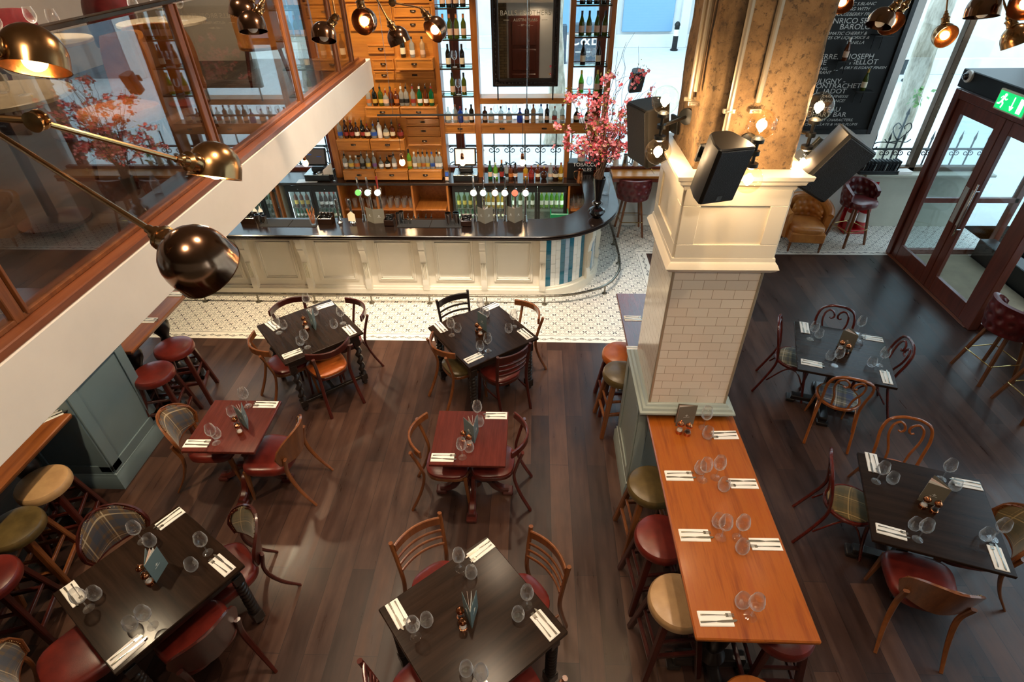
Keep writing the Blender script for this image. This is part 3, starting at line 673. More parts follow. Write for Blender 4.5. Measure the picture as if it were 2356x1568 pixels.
# ---- bottles
BP={'wine':[(.036,0),(.0375,.004),(.0375,.185),(.034,.205),(.02,.235),(.0145,.25),(.0145,.31)],
 'burg':[(.039,0),(.04,.004),(.04,.15),(.034,.185),(.02,.23),(.0145,.26),(.0145,.31)],
 'spirit':[(.037,0),(.038,.004),(.038,.165),(.034,.185),(.018,.205),(.014,.22),(.014,.265)],
 'square':[(.038,0),(.04,.004),(.04,.15),(.032,.165),(.015,.178),(.013,.19),(.013,.235)],
 'squat':[(.044,0),(.047,.006),(.049,.06),(.045,.11),(.03,.14),(.014,.155),(.013,.165),(.013,.21)],
 'round':[(.02,0),(.04,.012),(.055,.05),(.055,.075),(.04,.11),(.016,.128),(.013,.14),(.013,.2)],
 'beer':[(.029,0),(.03,.003),(.03,.12),(.026,.145),(.015,.175),(.0125,.19),(.0125,.225)]}
def bottle(label,loc,kind='spirit',glass='clear',lab='wlabel',cap='black',group=None,pour=False,sc=1,lz=None):
    t=thing('bottle',label,'bottle',loc,random.uniform(-.3,.3),group); t.scale=(sc,)*3
    n=4 if False else 18
    pr=BP[kind]; part('glass_body','bt_'+kind,lambda:MB().lathe(pr+[(.001,pr[-1][1]+.001)],n),BG[glass],t)
    H=pr[-1][1]
    r=pr[2][0]
    if lab:
        z0,z1=(.045,.13) if kind in('wine','burg') else (.04,.098) if kind!='beer' else (.03,.08)
        if lz: z0,z1=lz
        rr_=max(p[0] for p in pr if p[1]<=z1+.01)
        part('label','bl_%s%.2f%.2f'%(kind,z0,z1),lambda:MB().shell([(rr_+.0006,z0),(rr_+.0008,(z0+z1)/2),(rr_+.0006,z1)],n),LC[lab],t)
    if cap:
        cm={'black':M['blackp'],'orange':LC['orangel'],'red':LC['redl'],'yellow':LC['yellowl'],'blue':LC['bluel'],'white':LC['wlabel'],'gold':LC['goldl'],'cork':M['shelfw']}[cap]
        part('cap','bcap_'+kind,lambda:MB().lathe([(pr[-1][0]+.0015,H-.05 if kind in('wine','burg') else H-.025),(pr[-1][0]+.0015,H+.004),(.001,H+.005)],12),cm,t)
    if pour:
        part('pourer','bpour',lambda:MB().tube([(0,0,0),(0,0,.02),(.004,0,.035),(.012,0,.055)],[.006,.006,.0045,.003],6),M['steel'],t,loc=(0,0,H))
    return t
# ------------------------------------------------------------------ the room
def poly(pts,z,th=.05): return lambda: MB().prism(pts,z-th,z)
struct('floor',poly([(-9,-3),(9,-3),(9,8.34),(1.86,8.34),(1.86,5.87),(-9,5.87)],0),M['floor'])
def strip(a0,a1): return lambda: MB().box(a0,a1,-.02,.14,-.05,0)
t_=struct('floor',lambda:MB().prism([(-9,6.03),(1.70,6.03),(1.70,8.50),(9,8.5),(9,9.45),(-9,9.45)],-.05,0),M['tile'])
o=struct('trim_1',strip(-9,1.86),M['borderX']); o.location=(0,5.89,0)
o=struct('trim_2',strip(6.03,8.34),M['borderX']); o.location=(1.84,0,0); o.rotation_euler=(0,0,PI/2)
o=struct('trim_3',strip(1.70,9),M['borderX']); o.location=(0,8.36,0)
struct('ceiling',lambda:MB().box(-9,7.6,-5,9.6,5.5,5.6),M['ceiling'])
struct('wall_left',lambda:MB().box(-9.1,-9,-5,9.6,0,5.5),M['wallwhite'])
struct('wall_front',lambda:MB().box(-9,7.6,-5.1,-5,2.9,5.5),M['wallwhite'])
struct('wall_front',lambda:MB().box(-9,-.9,-1.4,-1.2,0,2.57).box(.55,9,-1.4,-1.2,0,2.57),M['brick'])
struct('wall_front',lambda:MB().box(-.9,.55,-1.4,-1.25,0,2.57),M['wallwhite'])
def pdoor():
    mb=MB().box(-.85,.1,-1.25,-1.2,0,2.15,.005)
    for z0,z1 in((.1,.55),(.65,1.25),(1.35,2.0)): mb.box(-.75,0,-1.2,-1.17,z0,z1,.02)
    return mb
struct('door_3',pdoor,M['door'])
# front balcony the camera looks out from
struct('wall_front',lambda:MB().box(-2.3,7.5,-.5,-.35,2.57,2.93).box(-2.3,7.5,-5,-.5,2.75,2.93),M['white'])
# mezzanine on the left
struct('ceiling',lambda:MB().box(-9,-2.31,-5,8.45,2.6,2.9),M['white'])
struct('trim_4',lambda:MB().box(-2.5,-2.3,-3,8.47,2.57,2.93,.006),M['white'])
struct('floor',lambda:MB().box(-9,-2.5,-5,8.47,2.9,2.935),M['floor'])
struct('trim_5',lambda:MB().box(-2.5,-2.305,-3,8.25,2.93,2.975,.006),M['trim'])
struct('wall_mezzanine',lambda:MB().box(-6.0,-5.9,-3,8.4,2.93,5.5).box(-9,-3.95,8.35,8.44,2.93,5.5),M['wallwhite'])
# back wall: low wall, sill, window frames, pier
struct('wall_back',lambda:MB().box(-9,5.5,9.42,9.6,0,.98),M['wallwhite'])
struct('wall_back',lambda:MB().box(5.5,7.6,9.42,9.6,0,.95),M['stone'])
struct('trim_6',lambda:MB().box(5.5,7.6,9.25,9.6,.95,.99,.005),M['stone'])
struct('baseboard_back',lambda:MB().box(1.3,4.0,9.39,9.42,0,.2,.006),M['white'])
struct('wall_pier',lambda:MB().box(3.4,5.5,9.38,9.6,0,5.5),M['wallwhite'])
def winframe(x0,x1,posts,w,mat,z0=.98,rails=()):
    def f():
        mb=MB()
        for p in posts: mb.box(p-w/2,p+w/2,9.44,9.56,z0,5.5,.006)
        mb.box(x0,x1,9.44,9.56,z0,z0+.07,.006)
        for r in rails: mb.box(x0,x1,9.45,9.55,r,r+.06,.006)
        return mb
    return f
w1=struct('window_1',winframe(-9,3.4,(-4.9,-3.45,-1.25,.98,3.2),.14,M['door']),M['door'])
part('window_pane',None,lambda:MB().box(-9,3.4,9.495,9.505,1.05,5.5),M['pane'],w1)
w2=struct('window_2',winframe(5.5,7.6,(6.3,7.5),.1,M['dmetal'],.99),M['dmetal'])
part('window_pane',None,lambda:MB().box(5.5,7.6,9.495,9.505,1.06,5.5),M['pane'],w2)
# right-hand street side
struct('wall_right',lambda:MB().box(6.3,6.5,-3,6.2,0,.9).box(6.3,6.5,-3,6.2,5.0,5.5).box(7.5,7.6,6.2,9.6,5.0,5.5).box(6.3,6.5,-3,-.5,.9,5),M['wallwhite'])
def wr():
    mb=MB()
    for y in(-.5,1.7,3.9,6.1): mb.box(6.36,6.46,y-.05,y+.05,.9,5.0,.006)
    return mb.box(6.36,6.46,-.5,6.1,.9,.97,.006).box(6.36,6.46,-.5,6.1,2.9,2.97,.006)
w3=struct('window_3',wr,M['door'])
part('window_pane',None,lambda:MB().box(6.405,6.415,-.5,6.1,.97,5.0),M['pane'],w3)
# entrance doors: two leaves and frame in the plane x=5.85, Y 6.33..8.42
DX=5.85
def leaf(y0,y1):
    def f():
        mb=MB(); s=.13
        mb.box(DX-.03,DX+.03,y0,y0+s,0.01,2.4,.006).box(DX-.03,DX+.03,y1-s,y1,0.01,2.4,.006)
        return mb.box(DX-.028,DX+.028,y0+s,y1-s,0.01,.25,.004).box(DX-.028,DX+.028,y0+s,y1-s,2.24,2.4,.004)
    return f
for i,(y0,y1) in enumerate(((7.385,8.34),(6.40,7.375))):
    d=struct('door_%d'%(i+1),leaf(y0,y1),M['door'])
    part('door_pane',None,lambda:MB().box(DX-.004,DX+.004,y0+.13,y1-.13,.25,2.24),M['pane'],d)
    if i==0: part('push_plate',None,lambda:MB().box(DX-.036,DX-.03,7.41,7.49,1.0,1.5,.002),M['plate'],d)
    else:
        part('push_plate',None,lambda:MB().box(DX-.036,DX-.03,7.27,7.35,1.0,1.5,.002),M['plate'],d)
        part('pull_handle',None,lambda:MB().tube([(DX-.08,7.24,.88),(DX-.08,7.24,1.62)],.012,10).tube([(DX-.02,7.24,.98),(DX-.08,7.24,.98)],.008,8).tube([(DX-.02,7.24,1.52),(DX-.08,7.24,1.52)],.008,8),M['chrome'],d)
struct('trim_7',lambda:MB().box(DX-.06,DX+.06,8.345,8.46,0,2.52,.008).box(DX-.06,DX+.06,6.24,6.395,0,2.52,.008).box(DX-.06,DX+.06,6.395,8.345,2.41,2.52,.008),M['door'])
struct('trim_8',lambda:MB().box(DX-.08,DX-.03,6.3,8.4,0,.012,.003),M['trim'])
# lobby side screen, outer screen, mat, low bench panel
s_=struct('trim_9',lambda:MB().box(5.92,7.4,8.37,8.43,0,.09,.005).box(5.92,7.4,8.37,8.43,.88,.96,.005).box(7.32,7.42,6.24,8.46,0,.09,.005).box(7.33,7.43,6.2,6.3,0,2.5,.005).box(7.33,7.43,7.3,7.38,0,2.5,.005).box(7.33,7.43,8.37,8.46,0,2.5,.005).box(5.92,7.4,6.24,6.32,0,.1,.005),M['door'])
part('screen_pane',None,lambda:MB().box(5.92,7.3,8.395,8.405,.09,2.5).box(7.37,7.38,6.3,8.4,.09,2.5),M['pane'],s_)
def lobp(): return MB().box(7.05,7.3,6.4,8.3,.0,.32,.01)
tag(part('lobby_bench',None,lobp,M['blackp']),'low black box running along the far side of the entrance lobby','bench')
tag(part('door_mat',None,lambda:MB().box(5.95,7.03,6.35,8.34,0,.02,.005),M['mat']),'sandy coir mat inside the entrance lobby','mat')
cn=struct('ceiling',lambda:MB().box(5.81,7.5,6.2,8.5,2.53,2.76,.01),M['blackp'])
# ------------------------------------------------------------------ street
struct('ground_street',lambda:MB().box(-25,40,9.6,28,-.1,-.0).box(7.6,40,-12,9.6,-.1,-.0),M['street'])
def facade():
    mb=MB().box(-25,40,27,27.5,0,14)
    for x in range(-24,40,3): mb.box(x,x+.35,26.75,27,0,13,.02)
    mb.box(-25,40,26.85,27,0,.5,.02).box(-25,40,26.8,27,3.9,4.3,.02)
    return mb
fb=thing('street_building','pale stone building across the street with blue glazed panels','building',(0,0,0))
part('facade',None,facade,M['fac'],fb)
for x in(-17.5,-11.5,-5.5,.6,3.6,9.6): part('glazed_panel',None,lambda:MB().box(x-.0,x+2.1,26.85,26.98,.6,3.8,.02),M['facblue'],fb)
for x in(-14.5,6.6,15.6): part('metal_grille',None,lambda:MB().box(x,x+2.1,26.85,26.98,.2,3.8,.02),M['facdark'],fb)
fb2=thing('street_building','pale building at right beyond the entrance','building',(0,0,0))
part('facade',None,lambda:MB().box(18,18.6,-12,20,0,12).box(17.8,18,-12,20,0,.5),M['fac'],fb2)
fb3=thing('street_building','white building with dark mesh gate seen right of the chalkboard','building',(0,0,0))
part('facade',None,lambda:MB().box(9.4,17.9,21.6,26.6,0,11).box(12.5,17.9,21.4,21.6,0,.5,.02).box(9.4,9.8,21.4,21.6,0,4.2,.02).box(12.3,12.7,21.4,21.6,0,4.2,.02).box(9.4,17.9,21.4,21.6,4.0,4.4,.02),M['fac'],fb3); part('mesh_gate',None,lambda:MB().box(9.8,12.3,21.48,21.58,0,4.0,.01),M['facdark'],fb3)
def bollard(label,x,y):
    t=thing('bollard',label,'bollard',(x,y,0),0,'black and white street bollards')
    part('post','bol_p',lambda:MB().lathe([(.16,0),(.16,.05),(.11,.08),(.1,.9),(.12,.93),(.1,1.0),(.04,1.06),(.001,1.07)],16),M['iron'],t)
    part('band','bol_b',lambda:MB().shell([(.113,.55),(.113,.78)],16),LC['wlabel'],t)
p=gz(1546,112,0); bollard('black bollard with white band seen between the shelves and the concrete column',p.x,p.y*.985)
p=gz(2085,187,0); bollard('black bollard with white band seen through the window right of the chalkboard',p.x,p.y)
def tree(label,x,y,r,lean=(0,0)):
    def f():
        P=[(x+lean[0]*z+.06*math.sin(z*1.7),y+lean[1]*z+.05*math.cos(z*1.3),z) for z in [i*.35 for i in range(22)]]
        return MB().tube(P,[r*(1.25 if i==0 else 1-.01*i)*(1+.05*math.sin(i*2.3)) for i in range(22)],14)
    t=thing('street_tree',label,'tree',(0,0,0)); part('trunk',None,f,M['bark'],t); return t
tt=tree('mottled plane tree trunk in the street right of the chalkboard pier',7.05,11.5,.2)
rng=random.Random(3)
def ivy(x,y,z,n,sp,s):
    mb=MB()
    for i in range(n):
        c=Vector((x+rng.gauss(0,sp),y-.2+rng.gauss(0,.03),z+rng.gauss(0,sp))); a=Vector((rng.gauss(0,1),rng.gauss(0,.4),rng.gauss(0,1))).normalized(); b_=a.orthogonal().normalized()
        mb.add([c+a*s,c+b_*s*.6,c-a*s*.7,c-b_*s*.6],[(0,1,2,3)])
    return mb
M['leaf']=plain('green_leaf','#6f9a55',.5); M['leafy']=plain('yellow_green_leaf','#a9a04a',.5); M['leafb']=plain('olive_leaf','#7c8445',.5)
part('ivy_leaves',None,lambda:ivy(7.0,11.3,1.75,26,.09,.06),M['leaf'],tt)
tree('plane tree trunk in the street beyond the mirror',.45,14.0,.2)
# iron railings along the pavement
def scroll(cx,z,s,y,r0=.07,turns=1.3):
    P=[]
    for i in range(22):
        k=i/21; a=PI/2+k*turns*2*PI; r=r0*(1-.8*k); P.append((cx+s*(r0*.9+math.cos(a)*r*1.0),y,z-r0+math.sin(a)*r))
    return P
def railing(x0,x1,y,spikes,pitch,label,zr=1.13,zt=1.42):
    t=thing('iron_railing',label,'railing',(0,0,0),0,'iron railings outside the windows')
    part('rails',None,lambda:MB().box(x0,x1,y-.015,y+.015,zr,zr+.03).box(x0,x1,y-.015,y+.015,.12,.15),M['iron'],t)
    n=int((x1-x0)/pitch)+1
    def up():
        mb=MB()
        for i in range(n):
            x=x0+i*pitch
            if spikes: mb.bar((x,y,0),(x,y,zt-.12),.022,.022).lathe([(.011,0),(.024,.03),(.001,.17)],6,(x,y,zt-.13))
            else: mb.bar((x,y,0),(x,y,zt),.022,.022)
        return mb
    tag(part('bars',None,up,M['iron'],t),kind='stuff') if n>100 else part('bars',None,up,M['iron'],t)
    def sc():
        mb=MB()
        for i in range(n):
            x=x0+i*pitch
            for s in(-1,1):
                mb.tube(scroll(x,zr,s,y,pitch*.22),.008,5)
                if not spikes and i%2==0: mb.tube(scroll(x,zr-.28,s,y,pitch*.34,1.6),.009,5).tube(catmull([(x,y,zr-.45),(x+s*.14,y,zr-.62),(x+s*.24,y,zr-.8)],5),.009,5)
        return mb
    part('scrolls',None,sc,M['iron'],t); return t
railing(-5.5,3.3,10.2,False,.28,'black iron railing with scrolls behind the back bar window',1.16,1.45)
rl=railing(5.2,7.9,10.1,True,.24,'black spiked iron railing with scrolls outside the right window')
def heart():
    mb=MB(); c=6.27;z=1.25;y=10.05
    mb.bar((c,y,.3),(c,y,1.75),.025,.025).lathe([(.012,0),(.03,.03),(.001,.14)],8,(c,y,1.72))
    for s in(-1,1): mb.tube(catmull([(c,y,1.3),(c+s*.1,y,1.42),(c+s*.15,y,1.52),(c+s*.1,y,1.6),(c+s*.03,y,1.55),(c+s*.05,y,1.5)],6),.009,6).tube(catmull([(c+s*.0,y,1.3),(c+s*.15,y,1.28),(c+s*.22,y,1.33)],5),.009,6).tube(catmull([(c,y,1.26),(c-.3,y,1.28),(c-.42,y,1.2),(c-.36,y,1.14),(c-.3,y,1.2)],5),.01,6)
    return mb
part('heart_finial',None,heart,M['iron'],rl)
# street signboards
def board(label,x,y,w,h,txt=None):
    t=thing('signboard',label,'sign',(x,y,0)); part('panel',None,lambda:MB().box(-w/2,w/2,-.2,.2,0,h,.02),M['facsign'],t)
    if txt: text('lettering',txt,.62,LC['wlabel'],t,(0,-.205,h*.62),RX90,.003); part('underline',None,lambda:MB().box(-w*.3,w*.3,-.206,-.202,h*.3,h*.3+.03),LC['wlabel'],t)
    return t
M['facsign']=plain('slate_signboard','#3f4c56',.5)
p=gz(1340,145,0); board('dark slate street signboard with white lettering C&B',p.x,p.y,1.05,1.35,'C&B')
p=gz(1292,145,0); board('blank slate street board left of the lettered one',p.x-.1,p.y+.0,.5,1.3)
# ------------------------------------------------------------------ central column
cx0,cx1,cy0,cy1=.965,1.58,3.41,4.10
t=struct('column_base',lambda:MB().box(cx0-.055,cx1+.055,cy0+.03,cy1+.05,.0,1.20,.004),M['sage'])
def wains(x0,x1,y0,y1,z0,z1,rail=.09,fac=('F','L')):
    mb=MB(); d=.014
    if 'F' in fac: mb.box(x0,x1,y0-d,y0,z0,z0+rail,.003).box(x0,x1,y0-d,y0,z1-rail,z1,.003).box(x0,x0+rail,y0-d,y0,z0+rail,z1-rail,.003).box(x1-rail,x1,y0-d,y0,z0+rail,z1-rail,.003)
    if 'L' in fac: mb.box(x0-d,x0,y0,y1,z0,z0+rail,.003).box(x0-d,x0,y0,y1,z1-rail,z1,.003).box(x0-d,x0,y0,y0+rail,z0+rail,z1-rail,.003).box(x0-d,x0,y1-rail,y1,z0+rail,z1-rail,.003)
    if 'R' in fac: mb.box(x1,x1+d,y0,y1,z0,z0+rail,.003).box(x1,x1+d,y0,y1,z1-rail,z1,.003).box(x1,x1+d,y0,y0+rail,z0+rail,z1-rail,.003).box(x1,x1+d,y1-rail,y1,z0+rail,z1-rail,.003)
    return mb
part('panelling',None,lambda:wains(cx0-.055,cx1+.055,cy0+.03,cy1+.05,.2,1.2,.09,'FLR'),M['sage'],t)
def ring(x0,x1,y0,y1,prof):
    # moulding swept round a rectangle: prof = [(outset,z)...]
    mb=MB();v=[];f=[];n=len(prof)
    for sx,sy in((-1,-1),(1,-1),(1,1),(-1,1)):
        for o_,z in prof: v.append(((x0-o_) if sx<0 else (x1+o_),(y0-o_) if sy<0 else (y1+o_),z))
    for i in range(4):
        j=(i+1)%4
        for k in range(n):
            l=(k+1)%n; f.append((i*n+k,i*n+l,j*n+l,j*n+k))
    return mb.add(v,f)
part('skirting',None,lambda:ring(cx0-.055,cx1+.055,cy0+.03,cy1+.05,[(0,0),(.035,0),(.035,.14),(.02,.17),(.02,.2),(0,.21)]),M['sage'],t)
part('ledge',None,lambda:ring(cx0-.0,cx1+.0,cy0-.0,cy1+.0,[(-.02,1.15),(.045,1.15),(.05,1.17),(.065,1.175),(.08,1.19),(.078,1.205),(.06,1.212),(.05,1.23),(.03,1.236),(.022,1.25),(.008,1.257),(-.02,1.257)]),M['sage'],t)
t=struct('column_tiled',lambda:MB().box(cx0,cx1,cy0+.0,cy0+.01,1.255,2.52),M['metroX'])
part('side_tiles',None,lambda:MB().box(cx0,cx0+.01,cy0+.01,cy1,1.255,2.52).box(cx1-.01,cx1,cy0+.01,cy1,1.255,2.52).box(cx0+.01,cx1-.01,cy1-.01,cy1,1.255,2.52),M['metroY'],t)
part('corner_trim',None,lambda:MB().box(cx0-.006,cx0+.014,cy0-.006,cy0+.014,1.255,2.52,.003).box(cx1-.014,cx1+.006,cy0-.006,cy0+.014,1.255,2.52,.003),M['galv'],t)
t=struct('column_capital',lambda:MB().box(cx0-.02,cx1+.02,cy0-.02,cy1+.02,2.55,3.14,.004),M['cream'])
part('panelling',None,lambda:wains(cx0-.02,cx1+.02,cy0-.02,cy1+.02,2.60,3.09,.11,'FLR'),M['cream'],t)
part('lower_moulding',None,lambda:ring(cx0-.02,cx1+.02,cy0-.02,cy1+.02,[(-.01,2.50),(.012,2.50),(.03,2.515),(.05,2.54),(.035,2.57),(.02,2.585),(.016,2.61),(-.01,2.61)]),M['cream'],t)
part('cornice',None,lambda:ring(cx0-.02,cx1+.02,cy0-.02,cy1+.02,[(-.03,3.08),(.01,3.08),(.02,3.11),(.05,3.13),(.055,3.15),(.075,3.165),(.08,3.19),(.03,3.2),(-.03,3.2)]),M['cream'],t)
def shaft():
    # rough concrete shaft with broken arrises
    nz,ns=60,80; P=[(cx0,cy0),(cx1+.01,cy0),(cx1+.01,cy1),(cx0,cy1)]; v=[];f=[]
    per=[]
    for i in range(4):
        a=Vector(P[i]);b_=Vector(P[(i+1)%4])
        for k in range(20): per.append(a+(b_-a)*k/20)
    for j in range(nz+1):
        z=3.15+2.35*j/nz
        for k,p in enumerate(per):
            q=Vector((p.x,p.y,z)); n_=noise.fractal(q*5,1.0,2.2,5)*.008-.014; e=k%20; ed=min(e,20-e)
            if ed<1: n_-=.012+abs(noise.noise(Vector((q.x*3,q.y*3,z*9))))*.035
            c=Vector((cx0/2+cx1/2,cy0/2+cy1/2,z)); d=(q-c).normalized(); v.append(q+d*n_)
    for j in range(nz):
        for k in range(80):
            l=(k+1)%80; f.append((j*80+k,j*80+l,(j+1)*80+l,(j+1)*80+k))
    return MB().add(v,f)
struct('column_shaft',shaft,M['concrete'],50)
def conduit(label,x,y,z0,grp='galvanised conduits running up the concrete column'):
    t=thing('conduit_pipe',label,'pipe',(x,y,0),0,grp)
    part('pipe',None,lambda:MB().tube([(0,0,z0),(0,0,5.5)],.017,10),M['galv'],t)
    for z in(3.55,4.7): part('saddle_clip','saddle',lambda:MB().box(-.035,.035,-.004,.016,-.012,.012,.003).tube([(-.016,-.002,0),(-.012,-.014,0),(0,-.018,0),(.012,-.014,0),(.016,-.002,0)],.006,6),M['galv'],t,loc=(0,0,z))
a_=gy(1667,300,3.395); conduit('galvanised conduit left of the two on the column front, ending behind the speaker',a_.x,3.385,3.25)
a_=gy(1735,270,3.385); conduit('galvanised conduit right of the two on the column front, ending at the globe lamp',a_.x,3.385,3.6)
conduit('galvanised conduit on the column left side, nearer its front',cx0-.018,3.55,3.62); conduit('galvanised conduit on the column left side, towards its back',cx0-.018,3.66,3.55)
# ------------------------------------------------------------------ left pier under the mezzanine
t=struct('pier_left',lambda:MB().box(-4.75,-4.04,3.42,4.2,0,2.6,.006),M['blue'])
def pierpan():
    mb=MB();d=.016
    for z0,z1 in((.22,1.25),(1.4,2.5)):
        # front (facing the camera, -Y) and right side (+X)
        mb.box(-4.75,-4.04,3.42-d,3.42,z0-.04,z0+.08,.003).box(-4.75,-4.04,3.42-d,3.42,z1-.08,z1+.04,.003).box(-4.75,-4.64,3.42-d,3.42,z0,z1,.003).box(-4.15,-4.04,3.42-d,3.42,z0,z1,.003)
        mb.box(-4.04,-4.04+d,3.42,4.2,z0-.04,z0+.08,.003).box(-4.04,-4.04+d,3.42,4.2,z1-.08,z1+.04,.003).box(-4.04,-4.04+d,3.42,3.53,z0,z1,.003).box(-4.04,-4.04+d,4.09,4.2,z0,z1,.003)
    return mb
part('panelling',None,pierpan,M['blue'],t)
part('skirting',None,lambda:ring(-4.75,-4.04,3.42,4.2,[(0,0),(.04,0),(.04,.13),(.025,.16),(.02,.19),(0,.2)]),M['blue'],t)
# ------------------------------------------------------------------ bar counter
BCX,BCY=.03,7.93
def barpath(off,n=20,x0=-6.2,y1=9.08):
    R=1.22-off; P=[(x0,BCY-R)]+[(BCX+R*math.sin(PI/2*i/n),BCY-R*math.cos(PI/2*i/n)) for i in range(n+1)]+[(BCX+R,y1)]
    return P
bar=thing('bar_counter','long curved bar with black polished top and cream panelled front','bar counter',(0,0,0))
def bartop():
    out=barpath(0,28); inn=[(-6.2,7.27)]+[(.06+.69*math.sin(PI/2*i/28),7.96-.69*math.cos(PI/2*i/28)) for i in range(29)]+[(.75,9.08)]
    n=len(out); mb=MB();v=[];f=[]
    prof=[(0,.02,1.03),(0,.0,1.045),(0,.0,1.06),(0,.012,1.068),(0,.0,1.078),(0,0,1.09),(0,.012,1.1)]
    rings=[]
    for (k,ins,z) in prof:
        oo=barpath(ins,28); rings.append([(p[0],p[1],z) for p in oo])
    for ins,z in((.012,1.1),(0,1.09),(0,1.03)):
        rings.append([(p[0]+(0),p[1],z) for p in inn])
    m=len(rings)
    for r in rings: v+=r
    for a in range(m):
        b_=(a+1)%m
        for k in range(n-1): f.append((a*n+k,a*n+k+1,b_*n+k+1,b_*n+k))
    f.append(tuple(a*n for a in range(m))); f.append(tuple(a*n+n-1 for a in reversed(range(m))))
    return mb.add(v,f)
part('bar_top',None,bartop,M['bartop'],bar)
def wallp(off,z0,z1,th):
    a=barpath(off,28);b_=barpath(off+th,28)
    def f():
        v=[(p[0],p[1],z) for z in(z0,z1) for p in a]+[(p[0],p[1],z) for z in(z0,z1) for p in b_]; n=len(a);fc=[]
        for k in range(n-1): fc+=[(k,k+1,n+k+1,n+k),(2*n+k+1,2*n+k,3*n+k,3*n+k+1),(n+k,n+k+1,3*n+k+1,3*n+k),(k+1,k,2*n+k,2*n+k+1)]
        fc+=[(0,n,3*n,2*n),(n-1,3*n-1,4*n-1,2*n-1)]
        return MB().add(v,fc)
    return f
part('bar_body',None,wallp(.30,.0,1.03,.1),M['cream'],bar)
part('plinth',None,wallp(.23,.0,.13,.07),M['cream'],bar)
part('plinth_moulding',None,wallp(.265,.13,.155,.035),M['cream'],bar)
part('frieze',None,wallp(.27,.95,1.03,.03),M['cream'],bar)
YB=BCY-1.22+.30 # 7.01
cb=[-5.76,-4.93,-4.10,-3.27,-2.40,-1.56,-.71,.13]
def corbel():
    s=[(0,.0),(-.0,.84),( .0,.84)]
    mb=MB(); w=.085
    pr=[(0,0),(.0,.87),(.15,.87),(.15,.80),(.135,.785),(.135,.70),(.12,.675),(.125,.655),(.11,.63),(.085,.56),(.065,.40),(.06,.2),(.075,.14),(.085,.08),(.08,0)]
    v=[(sx*w/2,-a,b_) for sx in(-1,1) for a,b_ in pr]; n=len(pr)
    f=[(k,(k+1)%n,n+(k+1)%n,n+k) for k in range(n)]+[tuple(range(n)),tuple(reversed(range(n,2*n)))]
    mb.add(v,f)
    for i in range(4): mb.box(-.03+i*.02-.004,-.03+i*.02+.004,-.085,-.05,.18,.44,.002,rot=Matrix.Rotation(.05,3,'X'))
    return mb
for x in cb: part('corbel','corbel',corbel,M['cream'],bar,loc=(x,YB,.13))
def panel(w):
    def f():
        mb=MB(); z0,z1=.24,.90
        for o_,d,t_ in((0,.018,.03),(.03,.028,.016),(.046,.014,.02)):
            mb.box(-w/2+o_,w/2-o_,-d,0,z0+o_,z0+o_+t_,.004).box(-w/2+o_,w/2-o_,-d,0,z1-o_-t_,z1-o_,.004).box(-w/2+o_,-w/2+o_+t_,-d,0,z0+o_,z1-o_,.004).box(w/2-o_-t_,w/2-o_,-d,0,z0+o_,z1-o_,.004)
        return mb
    return f
for a,b_ in zip(cb[:-1],cb[1:]): part('front_panel','fpanel',panel(.56),M['cream'],bar,loc=((a+b_)/2,YB,0))
M['teal']=plain('teal_glazed_tile','#1f6f86',.12,coat=.5); M['ltblue']=plain('pale_blue_glazed_tile','#a9bccb',.12,coat=.5); M['wtile']=plain('white_glazed_tile','#f1eee2',.12,coat=.5)
R_=1.22-.30+.008
def tiles(which,seq,a0,wd=.0715):
    def f():
        mb=MB()
        for i,c in enumerate(seq):
            if c!=which: continue
            for j in range(6):
                z0=.16+.142*j-(.07 if i%2 else 0); z1=z0+.139; z0=max(z0,.158); z1=min(z1,.945)
                if z1<=z0+.01: continue
                aa=a0+(i*wd+.0015)/R_; bb=a0+((i+1)*wd-.0015)/R_
                v=[];
                for r in(R_-.009,R_+.002):
                    for a in(aa,(aa+bb)/2,bb):
                        for z in(z0,z1): v.append((BCX+r*math.sin(a),BCY-r*math.cos(a),z))
                f_=[(6,8,9,7),(8,10,11,9),(6,7,1,0),(10,4,5,11),(7,9,3,1),(9,11,5,3),(6,0,2,8),(8,2,4,10)]
                mb.add(v,f_)
        return mb
    return f
seqA='twwtltwwt'; a0=(.175-BCX)/R_
seqB='wtlwtwwt'; a1=a0+(9*.0715+.11)/R_
for sq,aa_ in((seqA,a0),(seqB,a1)):
    for i_,k in enumerate(sq): part('tile_strip',None,lambda:tiles('#',[('#' if j==i_ else ' ') for j in range(len(sq))],aa_)(),M[{'t':'teal','l':'ltblue','w':'wtile'}[k]],bar,label={'t':'teal tile strip','l':'pale blue tile strip','w':None}[k])
for aa in(a0+(9*.0715+.055)/R_,a1+(8*.0715+.05)/R_):
    part('corbel','corbel',corbel,M['cream'],bar,loc=(BCX+(R_-.008)*math.sin(aa),BCY-(R_-.008)*math.cos(aa),.13),rot=(0,0,aa))
# foot rail
fr_=thing('foot_rail','dull metal foot rail running round the base of the bar','foot rail',(0,0,0))
FR=[(-6.2,6.77),(-3,6.77),(-1,6.77),(.1,6.775),(.62,6.85),(1.06,7.09),(1.3,7.5),(1.36,7.99),(1.355,8.66),(1.34,9.3)]
part('rail_tube',None,lambda:MB().tube(catmull([(x,y,.14) for x,y in FR],8),.019,10),M['railmetal'],fr_)
for x,y in((-5.67,6.77),(-4.83,6.77),(-4.03,6.77),(-3.19,6.77),(-2.35,6.77),(-1.5,6.77),(-.67,6.77),(.167,6.78),(1.058,7.09),(1.36,7.99),(1.355,8.656)):
    part('bracket','frbr',lambda:MB().lathe([(.04,0),(.04,.006),(.013,.014),(.011,.125)],12),M['railmetal'],fr_,loc=(x,y,0))
